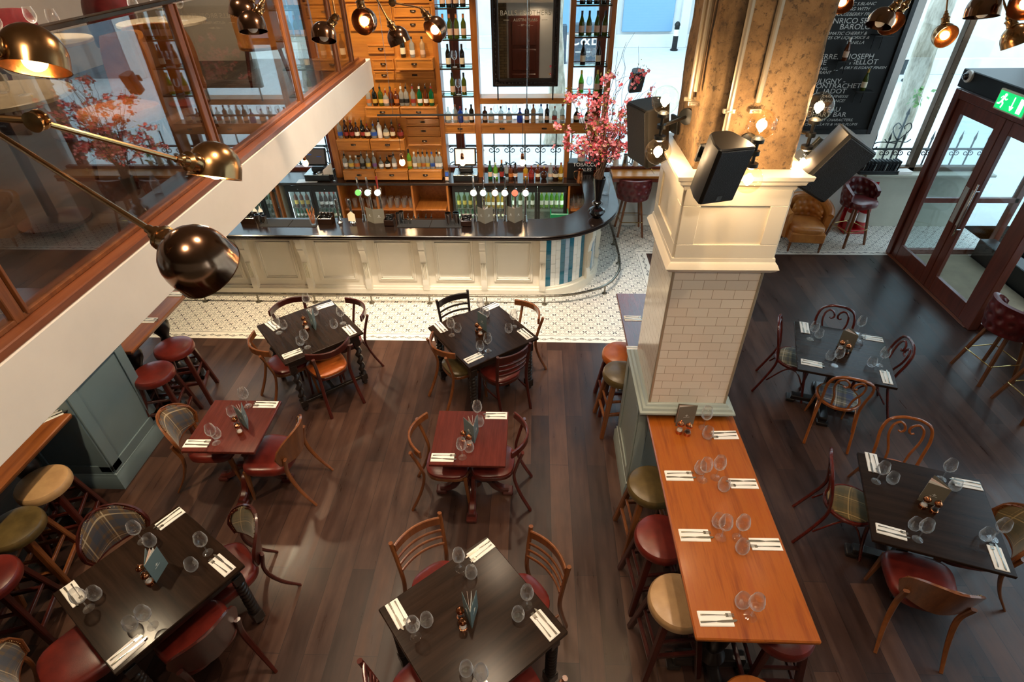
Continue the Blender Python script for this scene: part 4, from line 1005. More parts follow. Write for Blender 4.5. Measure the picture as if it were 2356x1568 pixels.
# ------------------------------------------------------------------ back counter, drawers, shelving
YF=9.10
def zz(y,x=1150,Y=YF): return gy(x,y,Y).z
def xx(x,y=200,Y=YF): return gy(x,y,Y).x
ct=thing('back_counter','dark polished back counter behind the bar with open shelves below','counter',(0,0,0))
part('worktop',None,lambda:MB().box(-6.2,.74,8.84,9.40,.955,1.0,.006).box(.74,1.27,9.09,9.40,.955,1.0,.006),M['counter'],ct)
fx=[(x,gy(x,465,8.9).x) for x in(655,790,870,952,1028,1046,1172,1305,1352)]
X=dict(fx)
part('plinth',None,lambda:MB().box(-6.2,.95,8.95,9.38,0,.08),M['blackp'],ct)
part('back_panel',None,lambda:MB().box(-6.2,.95,9.37,9.39,.08,.955),M['oaky'],ct)
for x in(-4.45,X[655]-.07,X[790]-.03,X[870],X[952],X[1028]+.03,X[1305]+.02,.93): part('divider','ctdiv',lambda:MB().box(-.016,.016,8.86,9.37,.08,.955,.003),M['oakz'],ct,loc=(x,0,0))
for a,b_ in((X[790]-.0,X[870]),(X[870],X[952]),(X[952],X[1028]+.0),(X[1305]+.04,.91)):
    for z in(.1,.50): part('shelf',None,lambda:MB().box(a+.02,b_-.02,8.88,9.37,z,z+.025,.003),M['oaky'],ct)
# drawer cabinet
dc=thing('drawer_cabinet','tall golden oak cabinet of drawers with cup pulls behind the bar','cabinet',(0,0,0))
ux1=xx(1004); 
cabL=xx(783,350)
part('carcass',None,lambda:MB().box(cabL-.04,ux1-.001,YF+.02,9.38,1.0,5.4,.004),M['oak'],dc)
part('side_post',None,lambda:MB().box(cabL-.14,cabL-.03,YF-.02,9.38,1.0,1.97,.004),M['oakz'],dc)
def pull(): return MB().grid(lambda u,v:(Vector((.036*math.cos(PI*u),-.018*math.sin(PI*v*.5+.0)*math.sin(PI*u)-.003,.020*math.sin(PI*u)*math.cos(PI*v*.5))),Vector((0,-1,.4)).normalized()),14,5,.0015).box(-.04,.04,-.003,0,-.002,.024,.001)
def drawer(par,x0,x1,z0,z1,y,depth=None,wood='oak',npull=1):
    g=.004
    def f():
        mb=MB().box(x0+g,x1-g,y,y+(depth or .05),z0+g,z1-g,.004)
        # raised bevelled rim round a sunk field
        w=.022
        mb.box(x0+g,x1-g,y-.008,y,z1-g-w,z1-g,.003).box(x0+g,x1-g,y-.008,y,z0+g,z0+g+w,.003).box(x0+g,x0+g+w,y-.008,y,z0+g+w,z1-g-w,.003).box(x1-g-w,x1-g,y-.008,y,z0+g+w,z1-g-w,.003)
        return mb
    o=part('drawer',None,f,M[wood],par)
    for i in range(npull):
        part('cup_pull','cuppull',pull,M['pull'],o,loc=(x0+(x1-x0)*(i+.5)/npull,y-.001,(z0+z1)/2-.006))
    return o
def pxdr(par,xa,xb,ya,yb,Y,depth=None):
    a=gy(xa,(ya+yb)/2,Y).x; b_=gy(xb,(ya+yb)/2,Y).x; z1=gy((xa+xb)/2,ya,Y).z; z0=gy((xa+xb)/2,yb,Y).z
    return drawer(par,a,b_,z0,z1,Y,depth)
YP=8.93
for a,b_ in((790,863),(864,939),(940,1017)): pxdr(dc,a,b_,392,414,YP,.2)
for a,b_ in((775,851),(852,931)): pxdr(dc,a,b_,321,346,YP,.2)
for a,b_ in((840,920),(921,1006)): pxdr(dc,a,b_,246,271,YP,.2)
pxdr(dc,909,997,134.5,162,YP,.2)
for a,b_,c,d in((934,1011,272.5,289),(936,1013,290.5,313),(938,1016,314,336),(856,907,135,161),(860,908,163,184),(909,1000,163,184),(905,995,12,40),(905,995,42,72),(800,903,8,72),(845,907,102,124),(775,905,-60,5),(905,995,-60,8),(800,900,-130,-64),(905,995,-130,-64),(866,932,347,372),(786,860,347,372)):
    pxdr(dc,a,b_,c,d,YF-.0,.03)
# shelf unit with uprights
su=thing('shelving_unit','oak framed window shelving with glass shelves behind the bar','shelving',(0,0,0))
ups=[(1003.9,1015.3),(1088.8,1103),(1305.3,1317.2),(1393.7,1404)]
U=[(xx(a),xx(b_)) for a,b_ in ups]
for a,b_ in U: part('upright',None,lambda:MB().box(a,b_,YF,9.38,1.0,5.4,.004),M['oakz'],su)
zb0,zb1=zz(308),zz(284)
def band(x0,x1): return lambda:MB().box(x0,x1,YF+.012,9.38,zb0,zb1,.003)
for i in range(3): part('shelf_board',None,band(U[i][1],U[i+1][0]),M['oak'],su)
drawer(su,U[0][1],U[1][0],zb0,zb1-.01,YF+.004,.02); 
mx=(U[1][1]+U[2][0])/2
drawer(su,U[1][1],mx,zb0,zb1-.01,YF+.004,.02); drawer(su,mx,U[2][0],zb0,zb1-.01,YF+.004,.02); drawer(su,U[2][1],U[3][0],zb0,zb1-.01,YF+.004,.02)
zm0,zm1=zz(239),zz(226)
part('middle_beam',None,lambda:MB().box(U[1][1],U[2][0],YF,9.38,zm0,zm1,.003),M['oak'],su)
def gsh(i,y):
    x0,x1=U[i][1],U[i+1][0]; z=zz(y)
    part('glass_shelf',None,lambda:MB().box(x0+.01,x1-.01,YF+.03,9.34,z-.008,z,.0),M['shelfglass'],su)
    part('shelf_rail',None,lambda:MB().box(x0,x1,YF+.01,YF+.03,z-.022,z-.004,.002).box(x0,x1,9.33,9.345,z+.01,z+.022,.002).box(x0,x0+.012,YF+.03,9.33,z-.012,z,.001).box(x1-.012,x1,YF+.03,9.33,z-.012,z,.001),M['dmetal'],su)
SHL=[17,90,157,221]; SHR=[13,86,153,217]
for y in SHL: gsh(0,y)
for y in SHR: gsh(2,y)
# bottles ------------------------------------------------------------
ORD=['leftmost','second from left','third from left','fourth from left','fifth from left','sixth from left','seventh from left','eighth from left','ninth from left','tenth from left','eleventh from left','twelfth from left','thirteenth from left','fourteenth from left','fifteenth from left']
def row(where,grp,z,Y,ybase,items,sc=1):
    for i,it in enumerate(items):
        x,kind,glass,lab,cap,desc=it[:6]; pour=it[6] if len(it)>6 else False
        X_=gy(x,ybase,Y).x
        bottle('%s bottle, %s %s'%(desc,ORD[i],where),(X_,Y,z),kind,glass,lab,cap,grp,pour,sc*(it[7] if len(it)>7 else 1))
c3=lambda l:[760+v/3.366 for v in l]; z4=lambda l:[620+v/5.355 for v in l]
zA=zz(246,920,YP); zB=zz(321,850,YP); zC=zz(392,900,YP); zD=zz(134.5,950,YP)
def mk(xs,*specs): return [(x,)+s for x,s in zip(xs,specs)]
YR=9.03
row('on the upper oak drawers','whisky bottles on the upper oak drawers',zA,YR,243,mk(z4([1235,1310,1385,1447,1510,1575,1640,1700,1780,1862,1937,2005]),
 ('spirit','clear','orangel','black','clear bourbon'),('spirit','dark','goldl','black','dark green'),('spirit','green','yellowl','black','green cream-labelled',True),('squat','clear','pinkl','red','small clear red-capped',True),('spirit','amber','blackl','black','amber'),('square','amber','orangel','orange','orange-capped amber'),('spirit','clear','blackl','white','tall striped',True),('spirit','clear','blackl','black','black-labelled clear',True),('spirit','clear','redl','red','red-labelled amber',True),('spirit','emerald','wlabel','white','green white-labelled',True),('spirit','amber','wlabel','black','white-labelled amber',True),('spirit','emerald','yellowl','red','yellow-labelled green',True)))
row('on the middle oak drawers','spirit bottles on the middle oak drawers',zB,YR,319,mk(z4([885,958,1028,1092,1163,1222,1298,1370,1450,1528,1622]),
 ('spirit','clear','bluel','white','blue-labelled clear'),('spirit','brown','redl','black','dark rum',True),('spirit','brown','redl','red','red-capped dark',True),('square','brown','wlabel','black','white-labelled dark',True),('spirit','dark','redl','black','black',True),('squat','brown','cream','red','dark red-capped',True),('squat','clear','bluel','blue','blue-capped clear',True),('spirit','white','wlabel','black','opaque white',True),('squat','clear','cream','black','cream-labelled clear',True),('square','amber','cream','black','cream-labelled amber',True),('squat','amber','redl','red','red-capped amber')))
row('on the lowest oak drawers','clear spirit bottles on the lowest oak drawers',zC,YR,388,mk(z4([950,1020,1090,1158,1228,1305,1385,1465,1548]),
 ('square','clear','wlabel','black','white-labelled clear',True),('squat','clear','yellowl','white','yellow-labelled clear'),('squat','clear','orangel','white','orange-labelled clear'),('square','clear','blackl','black','black-labelled clear',True),('square','clear','yellowl','white','yellow-banded clear',True),('spirit','clear','purple','white','purple-labelled clear',True,.95),('squat','clear','wlabel','black','stout white-labelled',True,.85),('squat','dark','wlabel','black','black stout',True,.9),('square','clear','wlabel','black','slim clear',True)))
row('right of the pendant on the lowest oak drawers','vodka bottles at the right end of the lowest oak drawers',zC,YR,388,mk(z4([1735,1800,1852,1905,1958,2015,2075,2110]),
 ('wine','lime','yellowl','black','green'),('spirit','clear','wlabel','white','frosted white-capped'),('spirit','clear','goldl','black','clear gold-labelled',True),('spirit','clear','orangel','black','clear orange-labelled',True),('spirit','clear','yellowl','black','clear yellow-labelled',True),('spirit','clear','bluel','blue','clear blue-capped',True),('spirit','clear','wlabel','black','etched clear',True),('spirit','clear','wlabel','white','white-capped clear',True)))
row('on the top oak drawer','bottles on the top oak drawer',zD,YR,132,mk(c3([568,640,720]),('wine','dark','cream','black','dark wine'),('spirit','clear','wlabel','black','clear etched'),('spirit','tan','pinkl','black','stoneware')))
YS=9.2
def wrow(where,grp,y,xs,spec,Y=YS): row(where,grp,zz(y,1150,YF)+.001,Y,y-1,mk(c3(xs),*([spec]*len(xs))))
wrow('on the top left glass shelf','wine bottles on the top left glass shelf',17,[870,920,975,1027],('burg','dark','pinkl','black','dark wine'))
wrow('on the second left glass shelf','orange-capped wine bottles on the left glass shelf',90,[880,930,982,1036],('wine','green','pinkl','orange','orange-capped green wine'))
wrow('on the third left glass shelf','dark wine bottles on the third left glass shelf',157,[918,1025],('wine','dark','cream','black','dark cream-labelled wine'))
wrow('on the fourth left glass shelf','green wine bottles on the fourth left glass shelf',221,[952,1040],('wine','green','pinkl','black','green pink-labelled wine'))
row('on the wood shelf left of the mirror','spirit bottles on the wood shelf left of the mirror',zb1,YS-.02,281,mk(c3([918,972,1012,1055,1097]),('squat','clear','cream',None,'domed clear',False,1.1),('spirit','clear','pinkl','cork','clear pink-labelled'),('square','blue',None,'red','bright blue'),('squat','clear','pinkl','cork','clear corked'),('spirit','dark','wlabel','black','dark tall',False,1.0)))
row('on the wood shelf under the mirror','gin bottles on the wood shelf under the mirror',zb1,YS-.02,281,mk(c3([1200,1248,1322,1385,1468,1522,1572,1630,1677,1735,1795]),('square','brown','pinkl','cork','brown'),('squat','clear','pinkl','cork','clear corked'),('square','clear','pinkl','black','clear pink-labelled'),('squat','clear','pinkl','blue','clear blue-capped'),('squat','blue',None,'black','turquoise'),('spirit','dark','pinkl','black','dark slim',False,1.0),('spirit','tan',None,'cork','stoneware',False,1.0),('spirit','clear','wlabel','blue','tall clear'),('spirit','dark','pinkl','black','black'),('square','clear','redl','cork','red-labelled clear'),('spirit','clear','cream','red','red-capped clear')))
row('on the back counter under the window','liqueur bottles on the back counter',1.001,9.05,396,mk(c3([1238,1280,1328,1365,1397,1433,1512,1557,1607,1655,1705,1745,1785]),('wine','emerald','pinkl','black','dark green',False,.95),('spirit','lime','wlabel','white','bright green'),('wine','dark','redl','orange','black red-labelled',False,1.0),('spirit','clear','blackl','black','clear'),('square','amber','orangel','black','orange-labelled'),('spirit','brown','pinkl','black','brown'),('square','yellow','orangel','black','yellow'),('squat','red','redl','red','red'),('square','amber','cream','gold','amber'),('round','brown',None,'gold','round'),('spirit','clear','pinkl','white','pale'),('squat','brown','cream','black','squat brown'),('spirit','yellow','cream','red','tall golden')))
wrow('on the top right glass shelf','wine bottles on the top right glass shelf',13,[1952,2005,2062,2120],('burg','dark','cream','black','dark cream-labelled wine'))
wrow('on the second right glass shelf','green wine bottles on the second right glass shelf',86,[1942,1998,2060,2120],('burg','green','pinkl','black','green pink-labelled wine'))
wrow('on the third right glass shelf','dark wine bottles on the third right glass shelf',153,[1952,2070],('burg','dark','cream','black','dark wine'))
wrow('on the fourth right glass shelf','green wine bottles on the fourth right glass shelf',217,[1938,2060],('burg','lime','pinkl','yellow','yellow-capped green wine'))
row('on the wood shelf behind the blossom','dark bottles behind the blossom',zb1,YS,281,mk(c3([1905,1990]),('squat','dark','cream','black','dark stout'),('squat','dark','cream','black','dark stout')))
def dglass(label,x,y,z,grp): 
    o=wineglass(label,(x,y,z),grp); return o
for i,(px_,y,dl) in enumerate(((965,157,'between the dark bottles on the third left glass shelf'),(995,221,'between the green bottles on the fourth left glass shelf'),(1990,153,'left of the pair between dark bottles on the third right glass shelf'),(2030,153,'right of the pair between dark bottles on the third right glass shelf'),(2000,217,'between the green bottles on the fourth right glass shelf'))):
    xw=gy(760+px_/3.366,y,9.2).x; dglass('clear wine glass '+dl,xw,9.2,zz(y)+.001,'wine glasses displayed on the glass shelves')
for i,px_ in enumerate((1285,1350,1430,1535,1600)):
    xw=gy(760+px_/3.366,281,9.31).x; dglass('large clear gin glass behind the bottles under the mirror, %s'%ORD[i],xw,9.31,zb1,'gin glasses behind the bottles')
# mirror
zt=4.6; mxl,mxr=gy(1135,195,9.05).x,gy(1283,195,9.05).x; zmb=gy(1178,196,9.05).z
mir=thing('hanging_mirror','large dark framed mirror with gilt lettering hung over the back bar','mirror',(0,9.0,0))
part('mirror_glass',None,lambda:MB().box(mxl+.1,mxr-.1,.0,.008,zmb+.1,zt),M['mirror'],mir)
def mframe():
    mb=MB()
    for o_,w,d in((0,.035,.05),(.035,.03,.035),(.065,.035,.05)):
        mb.box(mxl+o_,mxl+o_+w,-d,.03,zmb+o_,zt,.006).box(mxr-o_-w,mxr-o_,-d,.03,zmb+o_,zt,.006).box(mxl+o_,mxr-o_,-d,.03,zmb+o_,zmb+o_+w,.006)
    for i in range(34):
        for x in(mxl+.05,mxr-.05): mb.ball((x,-.04,zmb+.05+i*.06),.013,5)
    for i in range(16): mb.ball((mxl+.08+i*(mxr-mxl-.16)/15,-.04,zmb+.05),.013,5)
    return mb
M['frame']=plain('dark_carved_frame','#241812',.35,coat=.3); part('carved_frame',None,mframe,M['frame'],mir)
part('supports',None,lambda:MB().bar((mxl+.07,.0,zm1),(mxl+.07,0,zmb),.02,.02).bar((mxr-.07,0,zm1),(mxr-.07,0,zmb),.02,.02),M['iron'],mir)
zl=gy(1203,30,9.0).z
text('shop_name','BALLS BROTHERS',.088,LC['cream'],mir,((mxl+mxr)/2,-.003,zl),RX90,.0005,sp=1.05)
text('branch_name','AUSTIN FRIARS',.05,LC['cream'],mir,((mxl+mxr)/2,-.003,zl-.085),RX90,.0005)
text('date_line','— EST 1860 —',.034,LC['cream'],mir,((mxl+mxr)/2,-.003,zl-.15),RX90,.0005)
part('dashes',None,lambda:MB().box((mxl+mxr)/2-.31,(mxl+mxr)/2-.23,-.003,-.001,zl-.087,zl-.082).box((mxl+mxr)/2+.23,(mxl+mxr)/2+.31,-.003,-.001,zl-.087,zl-.082),LC['cream'],mir)
# fridges
M['fridgein']=plain('white_fridge_interior','#dfe8e2',.4); M['led']=emis('fridge_led_strip','#d8ffe6',9); M['ledw']=emis('fridge_led_strip_cool','#e2f4ff',9)
def fridge(label,xa,xb,doors,led,specs,fn_):
    x0,x1=gy(xa,465,8.9).x,gy(xb,465,8.9).x
    t=thing('bottle_fridge',label,'fridge',(0,0,0),0,'glass-fronted bottle fridges under the back counter')
    part('cabinet',None,lambda:MB().box(x0,x1,9.32,9.36,.09,.93).box(x0,x0+.02,8.95,9.32,.09,.93).box(x1-.02,x1,8.95,9.32,.09,.93).box(x0,x1,8.95,9.32,.90,.93).box(x0,x1,8.95,9.32,.09,.12),M['fridgein'],t)
    part('light_strip',None,lambda:MB().box(x0+.04,x1-.04,8.96,8.975,.885,.898).box(x0+.022,x0+.03,8.96,8.975,.14,.88).box(x1-.03,x1-.022,8.96,8.975,.14,.88),led,t)
    w=(x1-x0)/doors
    for i in range(doors):
        a,b_=x0+i*w,x0+(i+1)*w
        d=part('door',None,lambda:MB().box(a+.002,b_-.002,8.90,8.94,.82,.93,.003).box(a+.002,b_-.002,8.90,8.94,.1,.16,.003).box(a+.002,a+.045,8.90,8.94,.16,.82,.002).box(b_-.045,b_-.002,8.90,8.94,.16,.82,.002),M['blackp'],t)
        part('door_glass',None,lambda:MB().box(a+.045,b_-.045,8.915,8.92,.16,.82),M['pane'],d)
        part('lock',None,lambda:MB().lathe([(.008,0),(.008,.004),(.001,.005)],10,M=Matrix.Rotation(PI/2,3,'X')),M['chrome'],d,loc=((a+b_)/2,8.898,.87))
    for z in(.50,.30): part('wire_shelf',None,lambda:MB().box(x0+.02,x1-.02,8.97,9.30,z,z+.008),M['steel'],t)
    for (n_,z,xs0,xs1,kind,glass,lab,cap,desc,sc) in specs:
        for k in range(n_):
            X_=x0+(x1-x0)*(xs0+(xs1-xs0)*(k+.5)/n_)
            bottle('%s, %s on the %s shelf of the %s fridge'%(desc,ORD[k],{.508:'upper',.308:'lower'}[z],fn_),(X_,9.06,z),kind,glass,lab,cap,'bottles inside the fridges',False,sc)
    return t
fridge('lit wine fridge at the left end under the back counter',560,648,2,M['led'],[(7,.508,.03,.97,'wine','green','wlabel','black','white wine bottle',.9),(6,.308,.05,.95,'wine','green','wlabel','black','wine bottle lying low',.55)],'far left')
fridge('lit two-door beer fridge left of the open shelves under the back counter',662,784,2,M['ledw'],[(4,.508,.04,.47,'wine','amber','yellowl','black','golden bottle',.85),(5,.508,.53,.97,'beer','brown','wlabel','red','brown beer bottle',1.1),(6,.308,.04,.47,'beer','emerald','wlabel','white','green beer bottle',.8),(6,.308,.53,.97,'beer','emerald','cream','gold','green gold-capped beer bottle',.8)],'left beer')
fridge('lit beer fridge behind the left taps under the back counter',1042,1164,2,M['led'],[(4,.508,.04,.47,'wine','green','yellowl','black','yellow-labelled bottle',.85),(5,.508,.53,.97,'beer','yellow','wlabel','gold','golden cider bottle',1.1),(5,.308,.04,.47,'beer','emerald','wlabel','white','green beer bottle',.8),(5,.308,.53,.97,'beer','brown','cream','black','brown beer bottle',.8)],'middle')
fridge('lit wine fridge behind the right taps under the back counter',1170,1303,2,M['led'],[(4,.508,.04,.47,'wine','green','wlabel','black','white-labelled wine bottle',.9),(5,.508,.53,.97,'wine','lime','wlabel','yellow','pale green wine bottle',.9)],'right wine')
# glasses on the open shelves below the counter
def pint(label,x,y,z,grp,inv=False):
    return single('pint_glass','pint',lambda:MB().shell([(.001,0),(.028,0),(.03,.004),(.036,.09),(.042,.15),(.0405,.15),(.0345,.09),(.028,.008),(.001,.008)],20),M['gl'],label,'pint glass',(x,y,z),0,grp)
k=0
for (xa,xb,zs,n_,ny,wn) in ((X[790],X[870],.525,5,1,'left bay, upper shelf'),(X[870],X[952],.525,5,2,'middle bay, upper shelf'),(X[870],X[952],.125,5,1,'middle bay, lower shelf'),(X[1305]+.04,.9,.525,4,3,'bay by the bar curve')):
    for j in range(ny):
        for i in range(n_):
            pint('beer glass in the %s, %s in the %s row'%(wn,ORD[i],['front','middle','back'][j]),xa+(xb-xa)*(i+.5)/n_,8.96+.11*j,zs+.002,'beer glasses stacked under the back counter')
# tills
def till(label,px_,py_,w,screen):
    p=gz(px_,py_,1.0); t=thing('till',label,'till',(p.x,9.08,1.0),0,'tills on the back counter')
    part('cash_drawer',None,lambda:MB().box(-w/2,w/2,-.17,.17,0,.1,.006),M['blackp'],t)
    part('top_plate',None,lambda:MB().box(-w/2,w/2,-.17,.17,.1,.108,.002),M['steel'],t)
    part('stand',None,lambda:MB().box(-.11,.11,-.06,.1,.108,.2,.02),M['blackp'],t)
    sc_=part('screen',None,lambda:MB().box(-.18,.18,-.02,.02,-.14,.14,.012),M['blackp'],t,loc=(0,-.02,.36),rot=(-.25,0,0))
    part('display',None,lambda:MB().box(-.155,.155,-.0225,-.0205,-.11,.12),screen,sc_)
    return t
M['scr']=plain('dark_touch_screen','#3c3430',.15,em='#6a6058',es=.25); M['scr2']=plain('pale_touch_screen','#d8c8b4',.15,em='#e8d8c4',es=.9)
tl=till('black touch screen till at the left of the drawer cabinet',742,404,.42,M['scr'])
part('screen_text',None,lambda:MB().box(-.13,-.1,-.024,-.0226,.085,.1).box(-.12,-.06,-.024,-.0226,.03,.045).box(.02,.1,-.024,-.0226,.0,.012),LC['bluel'],tl,loc=(0,-.02,.36),rot=(-.25,0,0))
bw=single('steel_bowl',None,lambda:MB().shell([(.05,0),(.058,.006),(.062,.03),(.058,.034),(.052,.008),(.001,.006)],24),M['chrome'],'small polished steel bowl on the left till','bowl',(tl.location.x+.06,8.93,1.109))
till('black till with a glowing pale screen behind the middle pendant',1075,404,.4,M['scr2'])
p=gz(1034,403,1.0)
pt=thing('card_terminal','small pale blue card payment terminal on the back counter','card terminal',(p.x,8.92,1.001),0)
part('body',None,lambda:MB().box(-.035,.035,-.02,.02,0,.17,.006),M['steel'],pt,rot=(-.2,0,0)); part('screen',None,lambda:MB().box(-.027,.027,-.0215,-.02,.09,.15),LC['bluel'],pt,rot=(-.2,0,0)); part('keypad',None,lambda:MB().box(-.027,.027,-.0215,-.02,.02,.075),LC['pinkl'],pt,rot=(-.2,0,0))
p=gz(712,412,1.0); single('paper_sheet',None,lambda:MB().box(-.17,.17,-.08,.08,0,.002),M['paper'],'white sheet of paper on the back counter in front of the left till','paper',(p.x,8.93,1.001),.08)
p=gz(778,405,1.0); fl=thing('table_flag','small white paper flag on a stand beside the left till','flag',(p.x,8.95,1.0),0)
part('stand',None,lambda:MB().lathe([(.035,0),(.035,.006),(.004,.012),(.003,.3)],12),M['steel'],fl); part('sheet',None,lambda:MB().grid(lambda u,v:(Vector((-.16*u,.02*math.sin(u*4),.3-.2*v-.12*u+.1*u*v)),Vector((0,1,0))),8,4,.001),M['paper'],fl)
# tobacco sign box and jugs
p=gz(1342,412,1.0); tb=thing('tobacco_box','black box with white lettering TOBACCO SALES behind the bar corner','sign box',(p.x,9.15,1.0)); part('box',None,lambda:MB().box(-.27,.27,-.12,.12,0,.27,.006),M['blackp'],tb)
text('lettering','TOBACCO\nSALES',.082,LC['wlabel'],tb,(.02,-.122,.2),RX90,.001,sp=1.0)
def jug(label,loc,mat,h=.2,r=.065,kind=0,rz=0):
    t=thing('jug',label,'jug',loc,rz,None)
    part('body',None,lambda:MB().shell([(.001,0),(r,0),(r*1.03,.01),(r*.9,h*.4),(r*.68,h*.8),(r*.78,h),(r*.74,h),(r*.64,h*.8),(r*.86,h*.4),(r*.95,.012),(.001,.01)],24) if kind==0 else MB().shell([(.001,0),(r,0),(r,.01),(r*1.0,h*.9),(r*.97,h),(r*.92,h),(r*.93,.02),(.001,.015)],24),mat,t)
    part('handle',None,lambda:MB().tube(catmull([(r*.75,0,h*.92),(r*1.6,0,h*.85),(r*1.5,0,h*.4),(r*.9,0,h*.2)],6),.007,6),mat,t)
    return t
p=gz(1333,414,1.0); jug('polished copper jug in front of the black tobacco box',(p.x,8.90,1.0),M['copper'],.2,.06,0,PI)
p=gz(1364,412,1.0); jug('second copper jug half hidden behind the blossom stems',(p.x+.02,8.90,1.0),M['copper'],.18,.05)
p=gy(1337,375,9.15); single('stone_crock',None,lambda:MB().shell([(.001,0),(.06,0),(.062,.01),(.062,.12),(.055,.15),(.05,.15),(.056,.12),(.056,.015),(.001,.012)],24),paint('pale_stoneware','#c9b9a6',.5),'pale stoneware crock on top of the black tobacco box','crock',(p.x,9.15,1.272))
# pendant rail
pr_=thing('pendant_rail','long thin black rail above the bar carrying three bare bulbs','pendant light',(0,0,0))
ra,rb=gy(868,265,7.95),gy(1250,263,7.95)
part('rail',None,lambda:MB().tube([ra,rb],.014,8),M['iron'],pr_)
part('suspension_cable',None,lambda:MB().tube([(gy(904,262,7.95).x,7.95,ra.z),(gy(904,262,7.95).x,7.95,5.5)],.003,6),M['steel'],pr_)
part('suspension_cable',None,lambda:MB().tube([(gy(1212,262,7.95).x,7.95,ra.z),(gy(1212,262,7.95).x,7.95,5.5)],.006,6),M['steel'],pr_)
M['bulb']=emis('glowing_bulb','#ffc27a',14); M['bulbhot']=emis('glowing_filament','#ffdfae',40)
LIGHTS=[]
def pend(par,x,z):
    part('cord','pcord',lambda:MB().tube([(0,0,.1),(0,0,.62)],.003,6),M['iron'],par,loc=(x,7.95,z))
    part('socket','psock',lambda:MB().lathe([(.012,.11),(.02,.1),(.024,.06),(.024,.03),(.02,.02)],14),M['copper'],par,loc=(x,7.95,z))
    part('bulb','pbulb',lambda:MB().ball((0,0,-.02),.042,12,(1,1,1.25)),M['bulb'],par,loc=(x,7.95,z))
    LIGHTS.append(((x,7.95,z-.02),18,.05))
for px_ in(925,1064,1202): pend(pr_,gy(px_,370,7.95).x,gy(px_,370,7.95).z)
pr2=thing('pendant_rail','second pendant rail at the left, mostly hidden by the white beam','pendant light',(0,0,0))
part('rail',None,lambda:MB().tube([(-4.6,7.95,ra.z),(-2.7,7.95,ra.z)],.014,8).tube([(-4.2,7.95,ra.z),(-4.2,7.95,2.6)],.003,6),M['iron'],pr2)
pend(pr2,gy(702,372,7.95).x,gy(702,372,7.95).z)
# ---- things standing on the bar
def onbar(x,y): p=gz(x,y,1.1); return (p.x,p.y,1.1)
def tap(label,x,badge,hand):
    p=gz(x,508,1.1); t=thing('beer_tap',label,'beer tap',(p.x,7.19,1.1),0,'chrome beer taps on the bar')
    part('column','tapcol',lambda:MB().lathe([(.034,0),(.034,.02),(.024,.04),(.024,.09),(.019,.1)],18).tube(catmull([(0,0,.09),(0,0,.2),(0,-.005,.3),(-.0,-.02,.36),(.008,-.03,.42),(.012,-.02,.48)],6),.016,12),M['chrome'],t)
    part('badge','tapbadge',lambda:MB().lathe([(.044,-.01),(.05,-.006),(.05,.006),(.044,.01)],24,M=Matrix.Rotation(PI/2-.5,3,'X')),M['chrome'],t,loc=(0,-.06,.43))
    part('badge_face','tapface',lambda:MB().lathe([(.041,.0),(.041,.004),(.001,.0055)],24,M=Matrix.Rotation(PI/2-.5,3,'X')),badge,t,loc=(0,-.068,.435))
    part('handle','taphand',lambda:MB().bar((0,-.02,.48),(.0,-.02,.64),.016,.022,w2=.024),hand,t)
    part('spout','tapspout',lambda:MB().tube(catmull([(0,.03,.46),(0,.09,.44),(0,.1,.38)],5),.008,8),M['chrome'],t)
    return t
def bad(n,c,e): return plain(n,c,.3,em=c,es=e)
B1=bad('green_lit_badge','#5fae58',.6);B2=bad('white_lit_badge','#f2f6f4',1.6);B3=bad('red_lit_badge','#e0523c',.9);B4=bad('teal_lit_badge','#bfe6da',1.2); B5=bad('red_white_badge','#f0c9bd',1.3)
for x,bd,hd,nm in((839,B1,M['chrome'],'with green badge left of the grey menu'),(860,B4,M['chrome'],'with ringed white badge behind the grey menu'),(882,B2,LC['redl'],'with red handle and white badge'),
  (1094.3,B2,M['chrome'],'with white badge, leftmost of the six by the bar curve'),(1115.7,B4,M['chrome'],'with pale teal badge behind the left standing menu'),(1141.8,B5,M['chrome'],'with pale red and white badge between the two menus'),(1163.2,B2,M['chrome'],'with blank white badge left of the right-hand menu'),(1185.8,B3,M['chrome'],'with red badge'),(1209.1,B2,M['chrome'],'with white badge, rightmost of the six')):
    tap('chrome beer tap '+nm,x,bd,hd)
def hpump(label,x,y):
    t=thing('hand_pump',label,'hand pump',onbar(x,y),0,'chrome hand pumps on the bar')
    part('base','hpb',lambda:MB().lathe([(.04,0),(.04,.012),(.022,.03),(.03,.05),(.02,.08),(.013,.1)],18),M['chrome'],t)
    part('handle','hph',lambda:MB().lathe([(.013,.1),(.018,.15),(.014,.18),(.02,.3),(.016,.33),(.018,.34),(.001,.345)],16),M['steel'],t)
    return t
hpump('chrome hand pump, left of two, behind the black bar caddy',783,512)
h2=hpump('chrome hand pump with a white shield clip',813,512)
part('pump_clip',None,lambda:MB().prism([(-.05,.04),(.05,.04),(.05,.14),(0,.18),(-.05,.14)],0,.006).xf(Matrix.Translation((0,-.03,0))@Matrix.Rotation(PI/2,4,'X')),LC['cream'],h2)
M['rubber']=plain('black_rubber','#141312',.85)
def barmat(label,pts):
    P=[gz(x,y,1.1) for x,y in pts]; x0=(P[0].x+P[3].x)/2; x1=(P[1].x+P[2].x)/2
    single('bar_mat',None,lambda:MB().box(x0,(x0+x1)/2-.003,6.97,7.21,1.1,1.107,.002).box((x0+x1)/2+.003,x1,6.97,7.21,1.1,1.107,.002),M['rubber'],label,'bar mat',(0,0,0),0,'black rubber bar mats')
barmat('black rubber bar mat at the left part of the bar',[(590,522),(734,522),(734,504),(620,504)])
barmat('black rubber bar mat in front of the open shelves',[(909,524),(1066,524),(1066,504),(925,504)])
